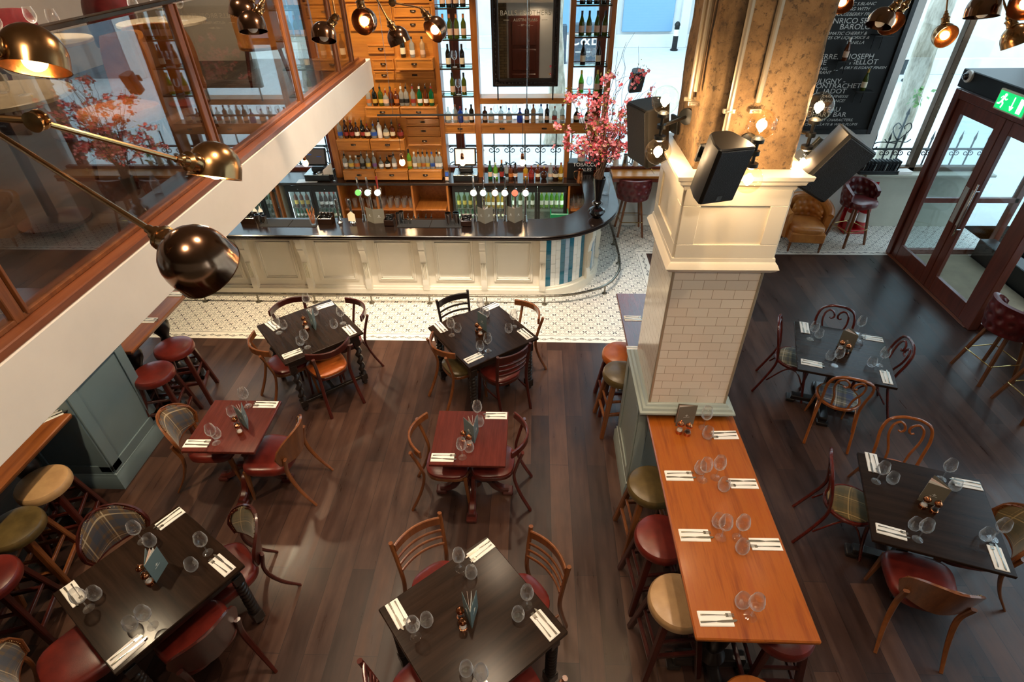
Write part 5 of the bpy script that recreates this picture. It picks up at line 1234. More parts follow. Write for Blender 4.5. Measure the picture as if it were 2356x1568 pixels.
def shaker(label,x,y,h=.19,r=.045,loc=None):
    return single('cocktail_shaker','shk%.2f%.3f'%(h,r),lambda:MB().shell([(.001,0),(r*.75,0),(r*.78,.006),(r*.95,h*.85),(r,h*.95),(r,h),(r*.94,h),(r*.9,h*.85),(r*.7,.01),(.001,.01)],24),M['chrome'],label,'cocktail shaker',onbar(x,y),0,'steel cocktail shakers and jiggers')
shaker('tall steel shaker, left of the pair at the right end of the middle mat',1033,519); shaker('tall steel shaker, right of the pair at the right end of the middle mat',1051,518)
shaker('slim steel shaker, left of two at the left end of the middle mat',918.6,516,.17,.032); shaker('slim steel shaker, right of two at the left end of the middle mat',926,512,.17,.032)
for x,nm in((929,'leftmost'),(935,'middle'),(944,'rightmost')): shaker('small steel jigger, %s of three on the middle mat'%nm,x,515,.07,.022)
for x,y,nm in((597,513,'leftmost'),(606,510,'second'),(612,515,'rightmost')): shaker('steel shaker on the left mat near the wooden caddy, %s of three'%nm,x,y,.13,.035)
def caddy(label,x,y,w=.2,fill='blackp'):
    t=thing('bar_caddy',label,'caddy',onbar(x,y),0,'dark wooden bar caddies'); 
    part('box','cad%.2f'%w,lambda:MB().box(-w/2,w/2,-.07,.07,0,.012).box(-w/2,w/2,-.07,-.06,0,.09,.002).box(-w/2,w/2,.06,.07,0,.13,.002).box(-w/2,-w/2+.01,-.06,.06,0,.1,.002).box(w/2-.01,w/2,-.06,.06,0,.1,.002),M['counter'],t)
    def stf():
        r=random.Random(5); mb=MB()
        for i in range(16): mb.box(*(lambda a,b_:(a-.012,a+.012,b_-.01,b_+.01))(r.uniform(-w/2+.03,w/2-.03),r.uniform(-.04,.045)),.012,r.uniform(.09,.15),.003)
        return mb
    part('contents',None,stf,M[fill],t); return t
caddy('dark wooden caddy at the far left of the bar top',576,511); caddy('dark wooden caddy right of the straw glass',752,512); caddy('dark wooden caddy left of the middle bar mat',898,516,.13); caddy('dark wooden caddy left of the six taps',1074,517,.14)
t=thing('straw_glass','cut glass tumbler holding straws and stirrers on the left mat','glass',tuple(onbar(722,517)[:2])+(1.108,),0)
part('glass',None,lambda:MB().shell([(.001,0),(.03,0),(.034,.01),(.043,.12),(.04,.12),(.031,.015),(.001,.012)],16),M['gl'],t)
def straws():
    mb=MB()
    for i in range(9):
        a=i*.7; mb.tube([(math.cos(a)*.012,math.sin(a)*.012,.015),(math.cos(a)*.05,math.sin(a)*.05,.2+.02*(i%3))],.004,6)
    return mb
part('straws',None,straws,LC['orangel'],t)
t=thing('squeeze_bottle','pair of white plastic squeeze bottles with red tip at the left of the bar','bottle',(onbar(604,497)[0],7.23,1.1),0)
part('bottles',None,lambda:MB().lathe([(.03,0),(.03,.13),(.01,.16),(.004,.2)],14,(-.04,0,0)).lathe([(.03,0),(.03,.13),(.01,.16),(.004,.2)],14,(.04,0,0)),M['paper'],t); part('tip',None,lambda:MB().lathe([(.006,.19),(.004,.215)],8,(-.04,0,0)),LC['redl'],t)
def barmenu(label,x,y,flat=False):
    p=gz(x,y,1.1)
    return menu(label,(p.x,p.y,1.1),PI*.25 if not flat else .15,PI*.75 if not flat else PI*.8,.15,.21,'menug',not flat)
barmenu('grey menu standing behind the hand pumps on the bar',862,514,True); barmenu('grey menu standing open on the bar by the taps, left of two',1116,515); barmenu('grey menu standing open on the bar by the taps, right of two',1184,513)
# bottle rail behind the bar top
for i,(x,c) in enumerate(((937,'dark'),(948,'clear'),(961,'amber'),(971,'clear'),(988,'clear'),(1000,'emerald'))):
    p=gz(x,500,.95); bottle('small pourer bottle in the speed rail behind the middle mat, %s'%ORD[i],(p.x,7.38,.86),'square',c,None,'black','speed rail bottles',True,.9)
single('speed_rail',None,lambda:MB().box(-1.95,-1.35,7.31,7.45,.82,.858,.004),M['steel'],'steel speed rail holding pourer bottles inside the bar','shelf')
single('green_crate',None,lambda:MB().box(-.14,.14,-.015,.015,0,.3,.012).box(-.14,.14,.02,.25,0,.03,.01).box(-.14,-.12,.0,.25,0,.28,.01).box(.12,.14,.0,.25,0,.28,.01),plain('green_plastic','#0c7a4a',.25),'glossy green plastic crate behind the bar curve','crate',(gz(1285,470,.85).x,7.85,.62),0)
single('crate_stand',None,lambda:MB().box(-.2,.2,-.15,.35,0,.62,.01),M['steel'],'steel under-bar cabinet carrying the green crate','cabinet',(gz(1285,470,.85).x,7.85,0),0)
# ---- vase with blossom
vz=gz(1372,498,1.1)
va=thing('vase','tall glossy black bulbous vase on the bar corner','vase',(vz.x,vz.y,1.1),0)
M['blackgl']=plain('glossy_black_glass','#0b0a0a',.05,coat=1)
part('vase_body',None,lambda:MB().shell([(.001,0),(.05,0),(.055,.012),(.085,.05),(.1,.09),(.09,.125),(.05,.155),(.035,.175),(.05,.19),(.068,.21),(.06,.235),(.038,.255),(.036,.28),(.05,.4),(.07,.55),(.075,.6),(.07,.6),(.05,.45),(.03,.3),(.001,.29)],32),M['blackgl'],va).scale=(1.18,1.18,.94)
fl=thing('blossom_branches','pink blossom branches and curling twigs in the black vase','flowers',(vz.x,vz.y,1.1),0)
M['twig']=plain('brown_twig','#5a3d28',.7); M['pet1']=plain('coral_pink_petal','#f06a70',.6); M['pet2']=plain('pale_pink_petal','#f7a0a4',.6)
rg=random.Random(11)
tips=[]
def branches():
    mb=MB()
    # target pixels of branch tips, spread in depth
    T=[(1305,205),(1330,225),(1290,290),(1275,330),(1350,225),(1385,190),(1400,170),(1430,200),(1450,230),(1480,215),(1500,240),(1460,270),(1440,310),(1470,330),(1500,300),(1410,250),(1370,270),(1350,310),(1395,330),(1505,400),(1490,370),(1420,120),(1440,95),(1475,150),(1500,200),(1325,340),(1380,230),(1415,290)]
    for i,(x,y) in enumerate(T):
        Y=vz.y+rg.uniform(-.35,.45); e=gy(x,y,Y)-Vector((vz.x,vz.y,1.1)); s0=Vector((rg.uniform(-.03,.03),rg.uniform(-.03,.03),.35))
        m1=Vector((rg.uniform(-.05,.05),rg.uniform(-.05,.05),.65)); m2=Vector((e.x*.5+rg.gauss(0,.04),e.y*.5,max(.75,(e.z+.6)/2+.1)))
        if y>360: m2=Vector((e.x*.6,e.y*.5,.95))
        P=catmull([s0,m1,m2,e],8); P=[p+Vector((rg.gauss(0,.006),rg.gauss(0,.006),rg.gauss(0,.006))) for p in P]
        mb.tube(P,[.008-.006*k/(len(P)-1) for k in range(len(P))],5)
        tips.append((P,y))
        for b_ in range(3):
            q=P[rg.randint(len(P)//2,len(P)-2)]; d=Vector((rg.gauss(0,.12),rg.gauss(0,.1),rg.uniform(.0,.16)))
            Q=catmull([q,q+d*.5+Vector((rg.gauss(0,.02),0,rg.gauss(0,.02))),q+d],5); mb.tube(Q,[.003,.0012],4); tips.append((Q,y))
    return mb
part('branches',None,branches,M['twig'],fl)
def curly():
    mb=MB()
    for x,y in((1455,78),(1478,105),(1440,120),(1500,190),(1490,170),(1515,210)):
        Y=vz.y+rg.uniform(-.1,.3); e=gy(x,y,Y)-Vector((vz.x,vz.y,1.1)); P=[]
        for k in range(40):
            s=k/39; P.append(Vector((e.x*s**1.5+.045*s*math.sin(s*22+x),e.y*s+.04*s*math.cos(s*19+y),.4+(e.z-.4)*s+.02*math.sin(s*30+y))))
        mb.tube(P,[.005,.0015],5)
    return mb
part('curling_twigs',None,curly,M['twig'],fl)
def blossoms(which):
    r=random.Random(20+which); mb=MB()
    for P,y in tips:
        if y<150 : continue
        n_=3 if len(P)>20 else 2
        for k in range(n_ if which<2 else 2):
            q=P[r.randint(int(len(P)*.45),len(P)-1)]+Vector((r.gauss(0,.02),r.gauss(0,.02),r.gauss(0,.015)))
            if which<2:
                for c_ in range(4):
                    c=q+Vector((r.gauss(0,.018),r.gauss(0,.018),r.gauss(0,.018))); N=Vector((r.gauss(0,1),r.gauss(0,1)-.5,r.gauss(0,1)+.4)).normalized(); a=N.orthogonal().normalized(); b_=N.cross(a); s=r.uniform(.016,.026)
                    for j in range(5):
                        an=2*PI*j/5; d=a*math.cos(an)+b_*math.sin(an); e2=N.cross(d)
                        mb.add([c,c+d*s*.6+e2*s*.42+N*s*.15,c+d*s*1.05+N*s*.35,c+d*s*.6-e2*s*.42+N*s*.15],[(0,1,2,3)])
            else:
                for c_ in range(4):
                    c=q+Vector((r.gauss(0,.03),r.gauss(0,.03),r.gauss(0,.03))); a=Vector((r.gauss(0,1),r.gauss(0,1),r.gauss(0,1))).normalized(); b_=a.orthogonal().normalized(); s=r.uniform(.012,.024)
                    mb.add([c+a*s,c+b_*s*.45,c-a*s,c-b_*s*.45],[(0,1,2,3)])
    return mb
tag(part('blossoms',None,lambda:blossoms(0),M['pet1'],fl),kind='stuff'); tag(part('blossoms',None,lambda:blossoms(1),M['pet2'],fl),kind='stuff'); tag(part('leaves',None,lambda:blossoms(2),M['leafy'],fl),kind='stuff'); 
p=gz(1385,450,1.1); jar=thing('water_carafe','clear glass carafe with tongs behind the black vase','carafe',(p.x+.05,p.y+.05,1.1)); part('body',None,lambda:MB().shell([(.001,0),(.06,0),(.065,.02),(.065,.2),(.03,.25),(.03,.29),(.027,.29),(.027,.25),(.06,.2),(.06,.02),(.001,.01)],20),M['gl'],jar)
# ------------------------------------------------------------------ dining tables
R=math.radians
TN={'T1':'the dark table left before the bar','T2':'the dark table midway along the bar','T3':'the red-brown table by the blue pier','T4':'the red-brown table in the centre','T5':'the dark table at bottom left','T6':'the dark table at bottom centre','T7':'the dark table nearest the doors','T8':'the dark table at lower right','HT':'the orange high table','H2':'the high table behind the column','LS':'the mezzanine-side shelf table'}
TC={'T1':(-2.536,5.06,40.4-90),'T2':(-.561,5.035,37-90),'T3':(-2.745,3.547,0),'T4':(-.543,3.453,0),'T5':(-2.675,2.04,-33.5),'T6':(-.38,1.82,40),'T7':(3.263,4.756,-17.5),'T8':(3.09,2.795,-17.5)}
table_twist('square dark table with barley-twist legs at the left end of the bar',TC['T1'],R(TC['T1'][2]),.9,'barley')
table_twist('square dark table with coiled legs before the middle of the bar',TC['T2'],R(TC['T2'][2]),.9,'coil')
table_twist('big square dark table with coiled legs at the bottom left',TC['T5'],R(TC['T5'][2]),.92,'coil')
table_twist('big square dark table with coiled legs at the bottom centre',TC['T6'],R(TC['T6'][2]),.92,'coil')
g='small red-brown pedestal tables'
table_pedestal('small square red-brown pedestal table beside the blue pier',TC['T3'],0,.655,'mahogtop','mahog',group=g)
table_pedestal('small square red-brown pedestal table in the centre of the floor',TC['T4'],0,.655,'mahogtop','mahog',group=g)
g='dark pedestal tables on the entrance side'
table_pedestal('square dark pedestal table nearest the entrance doors',TC['T7'],R(-17.5),.9,'dark','black',True,group=g)
table_pedestal('square dark pedestal table at the lower right',TC['T8'],R(-17.5),.9,'dark','black',True,group=g)
def hightable(label,x0,x1,y0,y1,top,peds,H=1.05):
    t=thing('high_table',label,'table',(0,0,0)); t.scale=(1,1,H/1.05)
    part('table_top',None,lambda:MB().box(x0,x1,y0,y1,1.018,1.05,.008).box(x0+.012,x1-.012,y0+.012,y1-.0,.995,1.018,.006),M[top],t)
    cx=(x0+x1)/2
    for y in peds:
        part('pedestal','hp_ped',lambda:MB().lathe(BAL,24).box(-.2,.2,-.2,.2,.965,.995,.006),M['black'],t,loc=(cx,y,0))
        for i in range(2): part('foot','hp_foot',lambda:MB().box(-.26,.26,-.045,.045,.04,.14,.012).box(-.3,-.2,-.06,.06,0,.05,.008).box(.2,.3,-.06,.06,0,.05,.008),M['black'],t,loc=(cx,y,0),rot=(0,0,PI/2*i))
    return t
hightable('long orange-brown wooden high table running out from the column',.962,1.678,1.575,3.412,'orange',(1.93,2.95),1.12)
hightable('dark red wooden high table behind the column',.94,1.68,4.19,5.42,'mahogtop',(4.95,))
hightable('long brown wooden shelf table along the left under the mezzanine, far part',-4.6,-4.0,4.245,5.39,'shelfw',(5.1,4.55))
hightable('long brown wooden shelf table along the left under the mezzanine, near part',-4.62,-4.02,1.2,3.375,'shelfw',(3.02,1.7))
# ---- place settings.  lists are crop pixels, converted by each crop's origin and scale
def cv(o,s): return lambda p:(o[0]+p[0]/s,o[1]+p[1]/s)
def setting(tb,conv,z,naps,wines,tums,mills_,mn):
    nm=TN[tb]
    for A,B,where in naps:
        a=gz(*conv(A),z);b=gz(*conv(B),z); d=b-a; L=min(max(d.length,.185),.225); c=(a+b)/2; ang=math.atan2(d.y,d.x)
        napkin('white napkin %s of %s'%(where,nm),(c.x,c.y,z+.0005),ang,round(L/.02)*.02,'napkins on '+nm)
        n=Vector((-math.sin(ang),math.cos(ang),0)); fw=Vector((math.cos(ang),math.sin(ang),0)); s=1
        jf=random.uniform(-.06,.06); jk=random.uniform(-.06,.06)
        p=c+n*.02*s+fw*.015; fork('fork on napkin %s of %s'%(where,nm),(p.x,p.y,z+.0082),ang+jf,'forks on '+nm)
        p=c-n*.018*s+fw*.015; knife('knife on napkin %s of %s'%(where,nm),(p.x,p.y,z+.0076),ang+jk,'knives on '+nm)
    for P,where in wines:
        p=gz(*conv(P),z); wineglass('wine glass %s of %s'%(where,nm),(p.x,p.y,z+.0005),'wine glasses on '+nm)
    for P,where in tums:
        p=gz(*conv(P),z); tumbler('tumbler %s of %s'%(where,nm),(p.x,p.y,z+.0005),'tumblers on '+nm)
    for i,P in enumerate(mills_):
        p=gz(*conv(P),z)
        if tb=='HT': p.y=3.20-.02*i
        mill('copper-topped %s mill on %s'%(('salt','pepper')[i],nm)+(', nearer one' if P[1]==max(q[1] for q in mills_) else ', farther one'),(p.x,p.y,z+.0005),i==0)
    if mn:
        s0=gz(*conv(mn[0]),z); e1=gz(*conv(mn[1]),z+.21); e2=gz(*conv(mn[2]),z+.21)
        a1=math.atan2(e1.y-s0.y,e1.x-s0.x); a2=math.atan2(e2.y-s0.y,e2.x-s0.x)
        if tb=='HT': s0.y=3.30; a1=PI+.16; a2=PI-.12
        menu('folded grey-green menu standing on '+nm,(s0.x,s0.y,z+.0005),a1,a2,.15,.21,mn[3] if len(mn)>3 else 'menu')
F_,Rt,N_,Lf='at the far corner','at the right corner','at the near corner','at the left corner'
c=cv((300,660),3.137)
setting('T1',c,.76,[((993,252),(1060,308),Lf),((1463,117),(1348,153),F_),((1609,341),(1555,285),Rt),((1100,508),(1235,457),N_)],[((1073,330),Lf),((1290,165),F_),((1535,262),Rt),((1278,435),N_)],[((1110,298),Lf),((1335,200),F_),((1474,292),Rt),((1232,415),N_)],[(1278,308),(1262,278)],((1340,315),(1268,155),(1312,165)))
setting('T3',c,.76,[((1064,850),(893,848),'at the far right corner'),((388,1130),(572,1130),'at the near left corner')],[((850,858),'at the far right corner'),((620,1125),'at the near left corner')],[((742,925),'at the far right corner'),((628,1082),'at the near left corner')],[(797,1060),(775,1010)],((852,1028),(740,855),(800,825)))
c=cv((850,660),2.903)
setting('T2',c,.76,[((449,242),(502,301),Lf),((858,112),(768,152),F_),((1074,343),(1007,287),Rt),((645,498),(747,452),N_)],[((550,322),Lf),((745,185),F_),((965,265),Rt),((793,425),N_)],[((590,296),Lf),((780,195),F_),((930,300),Rt),((740,417),N_)],[(742,325),(722,302)],((785,300),(733,168),(762,180)))
setting('T4',c,.76,[((921,860),(775,858),'at the far right corner'),((410,1138),(567,1140),'at the near left corner')],[((725,885),'at the far right corner'),((622,1137),'at the near left corner')],[((735,922),'at the far right corner'),((667,1092),'at the near left corner')],[(670,1055),(632,1030)],((703,1043),(719,855),(620,862)))
c=cv((80,1120),3.5)
setting('T5',c,.76,[((1191,180),(989,328),F_),((1577,687),(1443,572),Rt),((260,790),(366,931),Lf),((604,1440),(865,1216),N_)],[((870,435),F_),((1395,528),Rt),((437,978),Lf),((952,1118),N_)],[((945,460),F_),((1278,655),Rt),((503,885),Lf),((792,1130),N_)],[(935,775),(895,715)],((978,770),(990,465),(890,475)))
c=cv((820,1150),3.7517)
setting('T6',c,.76,[((1168,364),(980,506),F_),((297,876),(417,1085),Lf),((1716,1184),(1541,975),Rt)],[((895,590),F_),((1472,908),Rt),((512,1180),Lf),((1085,1590),N_)],[((993,655),F_),((1396,1015),Rt),((612,1065),Lf),((952,1485),N_)],[(925,1112),(905,1020)],((998,1110),(1040,760),(903,775)))
c=cv((1740,680),4.355)
fl_,fr2,nl_,nr_='at the far left corner','at the far right corner','at the near left corner','at the near right corner'
setting('T7',c,.76,[((475,268),(492,374),fl_),((1276,447),(1060,411),fr2),((445,658),(661,700),nl_),((1322,886),(1280,755),nr_)],[((540,435),fl_),((1005,378),fr2),((783,700),nl_),((1232,697),nr_)],[((618,415),fl_),((1035,455),fr2),((728,637),nl_),((1145,700),nr_)],[(832,545),(893,582)],((955,562),(865,338),(940,308),'menug'))
c=cv((1800,940),2.8)
setting('T8',c,.76,[((568,288),(594,408),fl_),((1285,502),(1100,468),fr2),((600,765),(800,820),nl_),((1420,1045),(1360,885),nr_)],[((603,468),fl_),((1025,452),fr2),((870,840),nl_),((1355,838),nr_)],[((697,472),fl_),((1098,515),fr2),((840,768),nl_),((1298,835),nr_)],[(900,635),(970,665)],((1012,635),(930,470),(978,425),'menug'))
c=cv((1400,1060),3.0875)
setting('HT',c,1.12,[((400,105),(597,107),'second from column on the left'),((1057,163),(858,160),'second from column on the right'),((502,527),(718,531),'in the middle of the left side'),((1227,594),(1005,590),'in the middle of the right side'),((637,1120),(882,1122),'at the near left end')],
 [((665,135),'left of the far group in the middle'),((760,120),'right of the far group in the middle'),((797,545),'left of the middle group'),((918,545),'right of the middle group'),((1007,1105),'at the near end')],[((645,78),'behind the far pair of wine glasses'),((812,200),'in front of the far pair of wine glasses'),((772,455),'behind the middle pair of wine glasses'),((940,640),'in front of the middle pair of wine glasses'),((940,1022),'at the near end')],[],None)
c=cv((1360,640),3.408)
setting('HT',c,1.12,[((1149,1228),(949,1230),'nearest the column')],[((878,1172),'nearest the column')],[((908,1245),'nearest the column')],[(660,1110),(725,1135)],((790,1110),(672,912),(825,915),'menug'))
setting('H2',lambda p:p,1.05,[((1435.4,732.3),(1476.4,733),'at the left side'),],[],[],[],None)
setting('H2',lambda p:p,1.05,[((1445,803),(1482,804),'at the near left'),],[],[],[],None)
setting('LS',lambda p:p,1.05,[((382,677),(421,677),'at the far end'),((322,737),(357.6,737),'second from the far end'),((105,963),(128,953),'on the near part')],[],[],[],None)
# ---- chairs
def place(tb,side,fn,label,dist,lat=0,jit=0,**kw):
    x,y,a=TC[tb]; th=R(a)+side*PI/2   # side direction index: outward normal
    n=Vector((math.cos(th),math.sin(th),0)); l=Vector((-n.y,n.x,0)); p=Vector((x,y,0))+n*dist+l*lat
    return fn(label,(p.x,p.y,0),th+PI/2+R(jit),**kw)
# rel coords from calibration: e1 = angle a, e2 = a+90
place('T1',2,chair_open,'open-backed chair at the far left side of '+TN['T1'],.36,.01,2,wd='darkred')
place('T1',1,chair_open,'open-backed dark chair at the far right side of '+TN['T1'],.37,0,-4,wd='darkred')
place('T1',3,chair_open,'open-backed chair with red-brown seat near left of '+TN['T1'],.35,0,0,wd='walnut')
place('T1',0,chair_open,'open-backed chair with bright orange leather seat at '+TN['T1'],.36,0,0,wd='darkred',seat='lorange')
place('T2',2,chair_ladder,'ladder-back dark chair at the far left side of '+TN['T2'],.43,0,-3,wd='black')
place('T2',1,chair_open,'open-backed chair at the far right side of '+TN['T2'],.43,0,-2,wd='walnut')
place('T2',3,chair_open,'open-backed chair with olive seat near left of '+TN['T2'],.32,0,0,wd='walnut',seat='lolive')
place('T2',0,chair_ladder,'ladder-back chair with red seat tucked under '+TN['T2'],.37,0,0,wd='darkred')
place('T4',2,chair_open,'open-backed chair left of '+TN['T4'],.24,.02,2,wd='walnut')
place('T4',0,chair_open,'open-backed chair right of '+TN['T4'],.21,.0,-1,wd='mahog')
place('T6',1,chair_ladder,'ladder-back chair at the far left side of '+TN['T6'],.50,-.03,0,wd='walnut')
place('T6',0,chair_ladder,'ladder-back chair at the far right side of '+TN['T6'],.45,.03,0,wd='walnut')
place('T6',2,chair_ladder,'ladder-back chair at the near left side of '+TN['T6'],.45,.05,0,wd='mahog')
place('T6',3,chair_ladder,'chair with red seat near right of '+TN['T6'],.43,.0,0,wd='walnut')
place('T5',2,chair_tartan,'tartan-backed chair at the far left side of '+TN['T5'],.47,-.02,-2,wd='darkred')
place('T5',1,chair_tartan,'small tartan-backed chair at the far right side of '+TN['T5'],.40,-.12,-10,wd='darkred',cloth='tart_o')
place('T5',3,chair_tartan,'tartan-backed chair at the near left side of '+TN['T5'],.58,-.14,-8,wd='walnut')
place('T5',0,chair_tartan,'red leather chair seen from behind near right of '+TN['T5'],.42,.0,0,wd='darkred')
place('T3',2,chair_tartan,'tartan-backed chair with light wood rim left of '+TN['T3'],.34,-.08,8,wd='walnut')
place('T3',0,chair_tartan,'red chair with light wood back right of '+TN['T3'],.32,-.06,-4,wd='walnut')
place('T8',3,chair_tartan,'red leather chair with dark wood back at '+TN['T8'],.46,-.02,0,wd='walnut')
place('T8',0,chair_tartan,'tartan-backed chair cut by the right edge at '+TN['T8'],.38,.05,0,wd='walnut',cloth='tart_o')
place('T8',1,chair_bent,'orange bentwood chair with scrolled back behind '+TN['T8'],.58,.02,0,wd='bento')
place('T8',2,chair_bent,'dark red bentwood chair with brown tartan seat left of '+TN['T8'],.44,-.13,-3)
place('T7',1,chair_bent,'dark red bentwood chair behind '+TN['T7'],.39,.01,0,cloth='tart_g')
place('T7',2,chair_bent,'dark red bentwood chair left of '+TN['T7'],.37,-.17,-6,cloth='tart_g')
place('T7',3,chair_bent,'orange-brown bentwood chair with blue tartan seat before '+TN['T7'],.36,.02,-2,wd='bento',cloth='tart_blue')
place('T7',0,chair_bent,'dark red bentwood chair right of '+TN['T7'],.34,.15,6,cloth='tart_g')
# ---- stools
def st(px_,py_,label,seat,wd,rz=.1,h=0):
    p=gz(px_,py_,.745); p.y+=.12 if px_==1444 else 0; p.x-=.03 if px_==1444 else 0; stool_round(label,(p.x,p.y,0),rz,seat,wd)
st(398,795,'red leather stool, farther of the two by the blue pier','lred','darkred',.3); st(350,855,'red leather stool, nearer of the two by the blue pier','lred','darkred',.25)
st(95,1108,'beige leather stool at the near part of the shelf table','lbeige','darkred',.35); st(28,1210,'olive leather stool with orange legs at the left edge','lolive','walnut',.3)
st(-35,1330,'red leather stool cut by the left edge of the picture','lred','darkred',.3)
st(1430,810,'orange leather stool at the red high table','lorange','mahog',.05); st(1444,872,'olive leather stool at the red high table','lolive','walnut',.1)
st(1502,1112,'olive-brown leather stool nearest the column base','lolive','walnut',.08); st(1524,1232,'red leather stool beside the orange high table','lred','darkred',.1); st(1562,1378,'beige leather stool beside the orange high table','lbeige','darkred',.12)
stool_round('stool with dark red legs under the near end of the orange high table',(1.66,1.86,0),.0,'lred','darkred')
# wooden round chair at the bottom edge
t=thing('bar_stool','round orange wooden stool top at the bottom edge under the high table end','stool',(1.33,1.36,0)); 
part('seat',None,lambda:MB().lathe([(.17,.70),(.19,.71),(.195,.73),(.185,.742),(.15,.738),(.001,.732)],36),M['orange'],t)
for i in range(4): part('leg','wsleg',lambda:MB().bar((.1,0,.7),(.18,0,0),.034,.034,w2=.028),M['darkred'],t,rot=(0,0,PI/4+PI/2*i))
# button-backed stools; back faces -Y of their own frame
stool_back('oxblood button-backed bar stool with brass footrest at the window counter beside the bar',(1.67,9.16-.02,0),0)
stool_back('second oxblood button-backed bar stool at the window counter, half behind the column',(2.42,9.12,0),0)
stool_back('dark red leather bar stool between the armchair and the stone window wall',(5.28,8.83,0),PI+.35)
p=gz(2178,830,0); stool_back('oxblood bar stool with brass footrest at the right edge, nearer the doors',(5.42,5.36,0),PI/2*1.0+PI+.15)
stool_back('oxblood bar stool with brass footrest at the right edge, farther from the doors',(5.50,4.72,0),PI/2*1.0+PI+.1)
armchair('tan leather tub armchair with buttoned back beside the white pier',(4.47,8.72,0),PI-.1)
# ---- window counter and its jugs
wc=thing('window_counter','light varnished wooden counter under the window beside the bar','counter',(0,0,0))
part('top',None,lambda:MB().box(1.28,3.4,9.0,9.33,1.02,1.06,.006),M['oak'],wc); part('ledge',None,lambda:MB().box(1.28,3.4,9.33,9.42,1.06,1.11,.005),M['door'],wc); part('fascia',None,lambda:MB().box(1.28,3.4,9.02,9.05,.95,1.02,.003),M['door'],wc); part('support',None,lambda:MB().box(3.3,3.36,9.05,9.4,0,1.02,.005),M['white'],wc)
for x,y,mt,h,k,nm in((1416,385,'white',.2,0,'white enamel mug-shaped jug'),(1437,386,'steel',.19,0,'tarnished metal jug'),(1461,386,'cream',.21,0,'cream pottery jug')):
    p=gy(x,y,9.37); jug(nm+' on the window ledge beside the bar',(p.x,9.37,1.11),M[mt],h,.05,k,PI if x<1430 else 0)
t=thing('potted_plant','small green potted plant on the window ledge behind the column lamps','plant',(gy(1485,385,9.37).x,9.37,1.11)); part('pot',None,lambda:MB().lathe([(.035,0),(.045,.08),(.04,.08)],14),M['cream'],t)
def pl():
    r=random.Random(2); mb=MB()
    for i in range(30):
        a=Vector((r.gauss(0,.05),r.gauss(0,.03),.08+abs(r.gauss(0,.09)))); d=Vector((r.gauss(0,1),r.gauss(0,.6),r.gauss(.4,.6))).normalized(); b_=d.orthogonal().normalized(); mb.add([a,a+d*.04+b_*.015,a+d*.08,a+d*.04-b_*.015],[(0,1,2,3)])
    return mb
part('leaves',None,pl,M['leaf'],t)
# ---- pier: chalkboard
cbx0,cbx1,cbz0=3.75,5.36,1.63
cbd=thing('chalkboard','tall black framed chalkboard with a hand-lettered wine list on the white pier','chalkboard',(0,9.36,0))
M['chalk']=plain('chalkboard_black','#1c1c1b',.75); M['chalkw']=plain('chalk_white','#d8d6d0',.8)
part('board',None,lambda:MB().box(cbx0,cbx1,-.0,.02,cbz0,5.0),M['chalk'],cbd)
part('frame',None,lambda:MB().box(cbx0,cbx0+.07,-.03,.0,cbz0,5.0,.004).box(cbx1-.07,cbx1,-.03,0,cbz0,5.0,.004).box(cbx0+.07,cbx1-.07,-.03,0,cbz0,cbz0+.07,.004),M['blackp'],cbd)
def chalk(s,px_,py_,size,sh=0,al='CENTER'):
    p=gy(px_,py_,9.36); text('chalk_line',s,size,M['chalkw'],cbd,(p.x,-.002,p.z),RX90,.0008,al,1.15,sh)
B_,S_=.098,.058
for s,x,y,sz,sh in(('ICONIC S.BLANC',1972,9,S_,.3),('BURSTING WITH',1958,21,S_,.3),('GOOSEBERRY FRUIT!',1968,33,S_,.3),('ENRICO SERAFINO',1985,48,B_,0),('BAROLO',1968,62,B_,0),('AROMATIC CHERRY &',1940,77,S_,.3),('NOTES OF LIQUORICE &',1940,87,S_,.3),('VANILLA',1967,98,S_,.3),
  ('JOSEPH',1982,130,B_,0),('MELLOT',1987,143,B_,0),('A DRY ELEGANT FINISH',1985,156,S_*.95,.3),('SANCERRE,',1885,131,B_,0),('PINE',1884,144,B_,0),('STRONG,',1882,158,S_,.3),('VIBRANT',1890,167,S_,.3),('~',1923,161,B_,0),
  ('PULIGNY -',1905,187,B_,0),('MONTRACHET',1922,198,B_,0),('L. JADOT',1912,210,B_,0),('RARE FINESSE',1920,222,S_,.3),('& BALANCE!',1915,232,S_,.3),('CHATEAU',1895,252,B_,0),('DUHART BAR',1895,264,B_,0),('RICH BERRY CHARACTERS,',1905,276,S_*.95,.3),('DARK CHOCOLATE & WILD PLUMS',1897,286,S_*.95,.3)):
    chalk(s,x,y,sz,sh)
for (x,y,nm,g_,lb,cp) in((1944,139,'rose wine bottle on the small shelf left of the lettering JOSEPH','amber','pinkl','white'),(1986,208,'green wine bottle with gold neck on the small chalkboard shelf','green','cream','gold'),(2030,80,'wine bottle on the small chalkboard shelf behind the lit brass lamp','dark','cream','white')):
    p=gy(x,y,9.26); sh=tag(part('wall_shelf','wshelf',lambda:MB().box(-.13,.13,-.08,.08,-.012,0,.003).tube([(-.06,.07,0),(-.06,.075,-.2)],.006,6).tube([(.06,.07,0),(.06,.075,-.2)],.006,6),M['blackp'],None,loc=(p.x,9.26,p.z)),'small black shelf bracketed to the chalkboard under the '+nm.split(' on ')[0],'shelf','small shelves on the chalkboard')
    bottle(nm,(p.x-.01,9.27,p.z+.001),'burg',g_,lb,cp,'wine bottles on the chalkboard shelves',False,.95)
